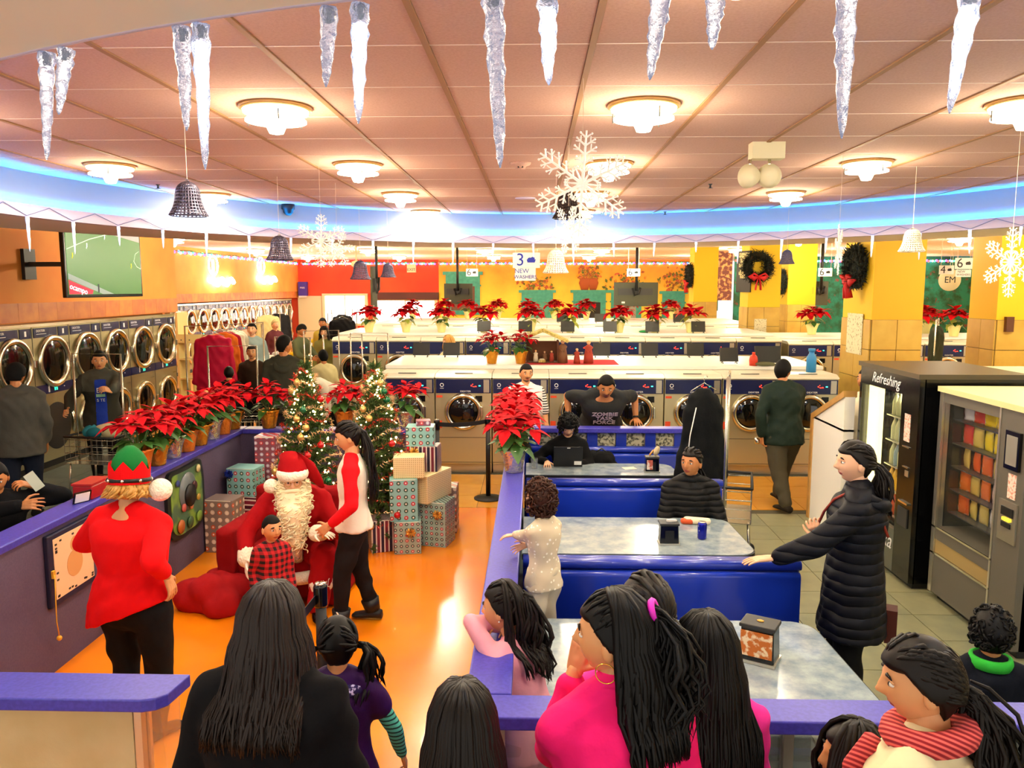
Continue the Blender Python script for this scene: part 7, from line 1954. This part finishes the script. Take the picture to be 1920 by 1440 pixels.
def garment(name, label, loc, m, w, h, d, rz, cat='jacket', shoulders=True, seed=1, top=.42):
    t = thing(name, label, cat, loc, R(rz)); b = MB(); rs = []
    for z, q in ((0, .98), (-h * .3, .92), (-h * .6, .9), (-h * .8, .95)): pass
    b.loft([(V((0, 0, -h)), V((w * .50, 0, 0)), V((0, d * .9, 0))), (V((0, 0, -h * .6)), V((w * .47, 0, 0)), V((0, d, 0))), (V((0, 0, -h * .2)), V((w * .48, 0, 0)), V((0, d, 0))), (V((0, 0, -.06)), V((w * top, 0, 0)), V((0, d * .8, 0))), (V((0, 0, .0)), V((w * .16, 0, 0)), V((0, d * .5, 0)))], 22)
    for s_ in (-1, 1): b.capsule((s_ * w * (top - .02), 0, -.10), (s_ * w * .52, 0, -h * .85), d * .55, d * .5, 12)
    paint(wrinkle(fuse(b, .016, 4), .010, seed, .8), m).build('cloth', t, fix=False)
    mb('cart_chrome', True).tube([(-w * .3, 0, -.02), (0, 0, .05), (w * .3, 0, -.02)], .005, 5).tube([(0, 0, .05), (0, 0, .10), (.02, 0, .12), (.03, 0, .10)], .004, 5).build('hanger', t)
    return t
ct = garment('hanging_coat', 'black coat hanging on the cart frame right of the booths', (gx(1322, 7.2), 7.12, 1.60), cl('#101214'), .40, .92, .11, 12, 'coat', seed=3, top=.24); mb('white', True).tube([(-.12, -.12, -.15), (-.17, -.12, -.4), (-.19, -.12, -.62)], .005, 5).build('zip_edge', ct)
garment('hanging_jacket', 'crimson jacket hanging at the front of the clothes rack', (gx(395, 12.1), 12.1, 1.76), cl('#c8143c', .5), .56, .85, .10, 8, seed=4)
for k, (c, nm) in enumerate((('#d86a20', 'orange'), ('#a01830', 'maroon'), ('#e8e0c8', 'white'), ('#c8c4b0', 'pale grey'))): garment('hanging_shirt', '%s shirt on the clothes rack behind the crimson jacket' % nm, (gx(412 + 7 * k, 12.4 + .25 * k), 12.4 + .25 * k, 1.78), cl(c), .5, .7, .07, 30, 'shirt', seed=5 + k)
rk = thing('clothes_rack', 'chrome clothes rack holding the crimson jacket', 'clothes rack', (gx(420, 12.6), 12.6, 0), R(60)); b = mb('cart_chrome', True); b.tube([(-.75, 0, .1), (-.75, 0, 1.90), (.75, 0, 1.90), (.75, 0, .1)], .014, 8); b.build('frame', rk)
for x in (-.75, .75): mb('cart_chrome', True).tube([(x, -.25, .1), (x, .25, .1)], .014, 7).build('foot', rk)
for k, (px, Y, c, nm) in enumerate(((640, 17.25, '#141418', 'black'), (520, 20.5, '#26262a', 'dark'), (500, 19.5, '#d8cc90', 'cream'), (640, 19.8, '#1a1a1c', 'charcoal'), (1762, 14.3, '#2a3020', 'olive'))): cart(gx(px, Y), Y, 20 + 10 * k, 'chrome rack frame carrying the %s coat' % nm, 1.925, .62, .4, False, True, False); garment('hanging_coat', '%s coat hung on a far laundry rack' % nm, (gx(px, Y), Y, 1.80), cl(c), .55, .8, .12, 20 + 10 * k, 'coat', seed=11 + k)
sh = thing('shelf_unit', 'pale wooden shelf unit at the end of the near dryers', 'shelf', (gx(352, 15.4), 15.4, 0), R(0)); xs0 = gx(334, 15.4) - sh.location.x; xs1 = gx(392, 15.4) - sh.location.x; M('pale_wood', '#e8d48c', .5)
for x in (xs0, (xs0 + xs1) / 2 - .02): mb('pale_wood').box(x, x + .04, -.2, .25, 0, 2.0 if x == xs0 else 1.45).build('upright', sh)
mb('pale_wood').box(xs1 - .04, xs1, -.2, .25, 0, 1.45).build('upright', sh)
for z in (.25, .7, 1.08, 1.41): mb('pale_wood').box(xs0 + .04, xs1 - .04, -.2, .25, z, z + .03).build('shelf_board', sh)
mb('pale_wood').box(xs0, xs1, -.21, -.2, 1.41, 1.58).build('front_rail', sh)
for k in range(4): disc(sh, 0, 0, .001, 'black') if False else mb('black', True).cyl((xs0 + .1 + k * .16, -.216, 1.47), (xs0 + .1 + k * .16, -.208, 1.47), .012, .012, 8).build('screw_cap', sh)
# folding tables in the hall
for k, (px, Y, w) in enumerate(((520, 17.4, 1.4), (640, 19.6, 1.2), (560, 21.5, 2.0))):
    t = thing('folding_table', 'white folding table among the carts, %s from the near shelf' % ORD[k], 'table', (gx(px, Y), Y, 0)); mb('top_white').box(-w / 2, w / 2, -.4, .4, .92, .96).build('table_top', t)
    for x in (-w / 2 + .05, w / 2 - .05):
        for y in (-.35, .35): mb('alu').box(x - .02, x + .02, y - .02, y + .02, 0, .92).build('leg', t)
    for j in range(3): tag(mb(cl(('#f2efe6', '#c8ccd0', '#e0c020')[j]), True).ball((0, 0, .06), (.18, .14, .06), 10, 7).build('laundry_pile', None, (gx(px, Y) - .4 + .4 * j, Y, .96)), 'heap of %s laundry on the %s folding table' % (('white', 'grey', 'yellow')[j], ORD[k]), 'laundry')

# ------------------------------------------------------------------ ceiling fittings
dm = thing('dome_camera', 'black dome camera on the tray ceiling near the band', 'camera', aZ(540, 383, ZT)); mb('black', True).lathe([(.001, 0), (.07, 0), (.07, -.05), (.055, -.06), (.05, -.09), (.025, -.115), (.001, -.12)], 20).build('dome', dm)
sd = thing('smoke_detector', 'round smoke detector on the tray ceiling', 'smoke detector', aZ(976, 305, ZT)); mb('tile_ceiling', True).lathe([(.001, 0), (.075, 0), (.07, -.015), (.04, -.025), (.035, -.045), (.001, -.047)], 24).build('housing', sd); mb('black').box(-.02, .02, -.036, -.03, -.04, -.03).build('vent_slot', sd)
for k, (x, y) in enumerate(((296, 346), (1332, 345), (1247, 397))):
    t = thing('sprinkler', 'small ceiling sprinkler, %s from the television' % ORD[k], 'sprinkler', aZ(x, y, ZT)); mb('darkgrey', True).lathe([(.001, 0), (.02, 0), (.008, -.01), (.008, -.03), (.025, -.034), (.001, -.036)], 12).build('head', t)
pk = tag(mb('lip', True).lathe([(.001, 0), (.10, 0), (.105, -.006), (.001, -.008)], 30).build('ceiling_plate', None, aZ(985, 371, ZT)), 'flat round pale plate on the tray ceiling', 'ceiling plate')
p = aZ(1438, 268, ZT); em = thing('emergency_light', 'twin-head emergency light box hanging from the ceiling', 'emergency light', p); mb('cream').box(-.10, .10, -.05, .05, -.10, 0).build('battery_box', em)
for x in (-.10, .02):
    mb('chrome', True).cyl((x, 0, -.10), (x, 0, -.15), .010, .010, 8).build('stem', em); h_ = mb('cream', True).lathe([(.001, .05), (.05, .045), (.07, 0), (.075, -.015)], 22, Matrix.Translation(V((x, 0, -.20))) @ Matrix.Rotation(R(100), 4, 'X') @ Matrix.Rotation(R(-18 if x > 0 else 18), 4, 'Y'), cap=False).build('lamp_head', em)
    mb('chrome', True).lathe([(.068, -.008), (.03, .02), (.001, .026)], 22, Matrix.Translation(V((x, 0, -.20))) @ Matrix.Rotation(R(100), 4, 'X') @ Matrix.Rotation(R(-18 if x > 0 else 18), 4, 'Y'), cap=False).build('reflector', h_)
bpy.data.scenes.remove(WORK)
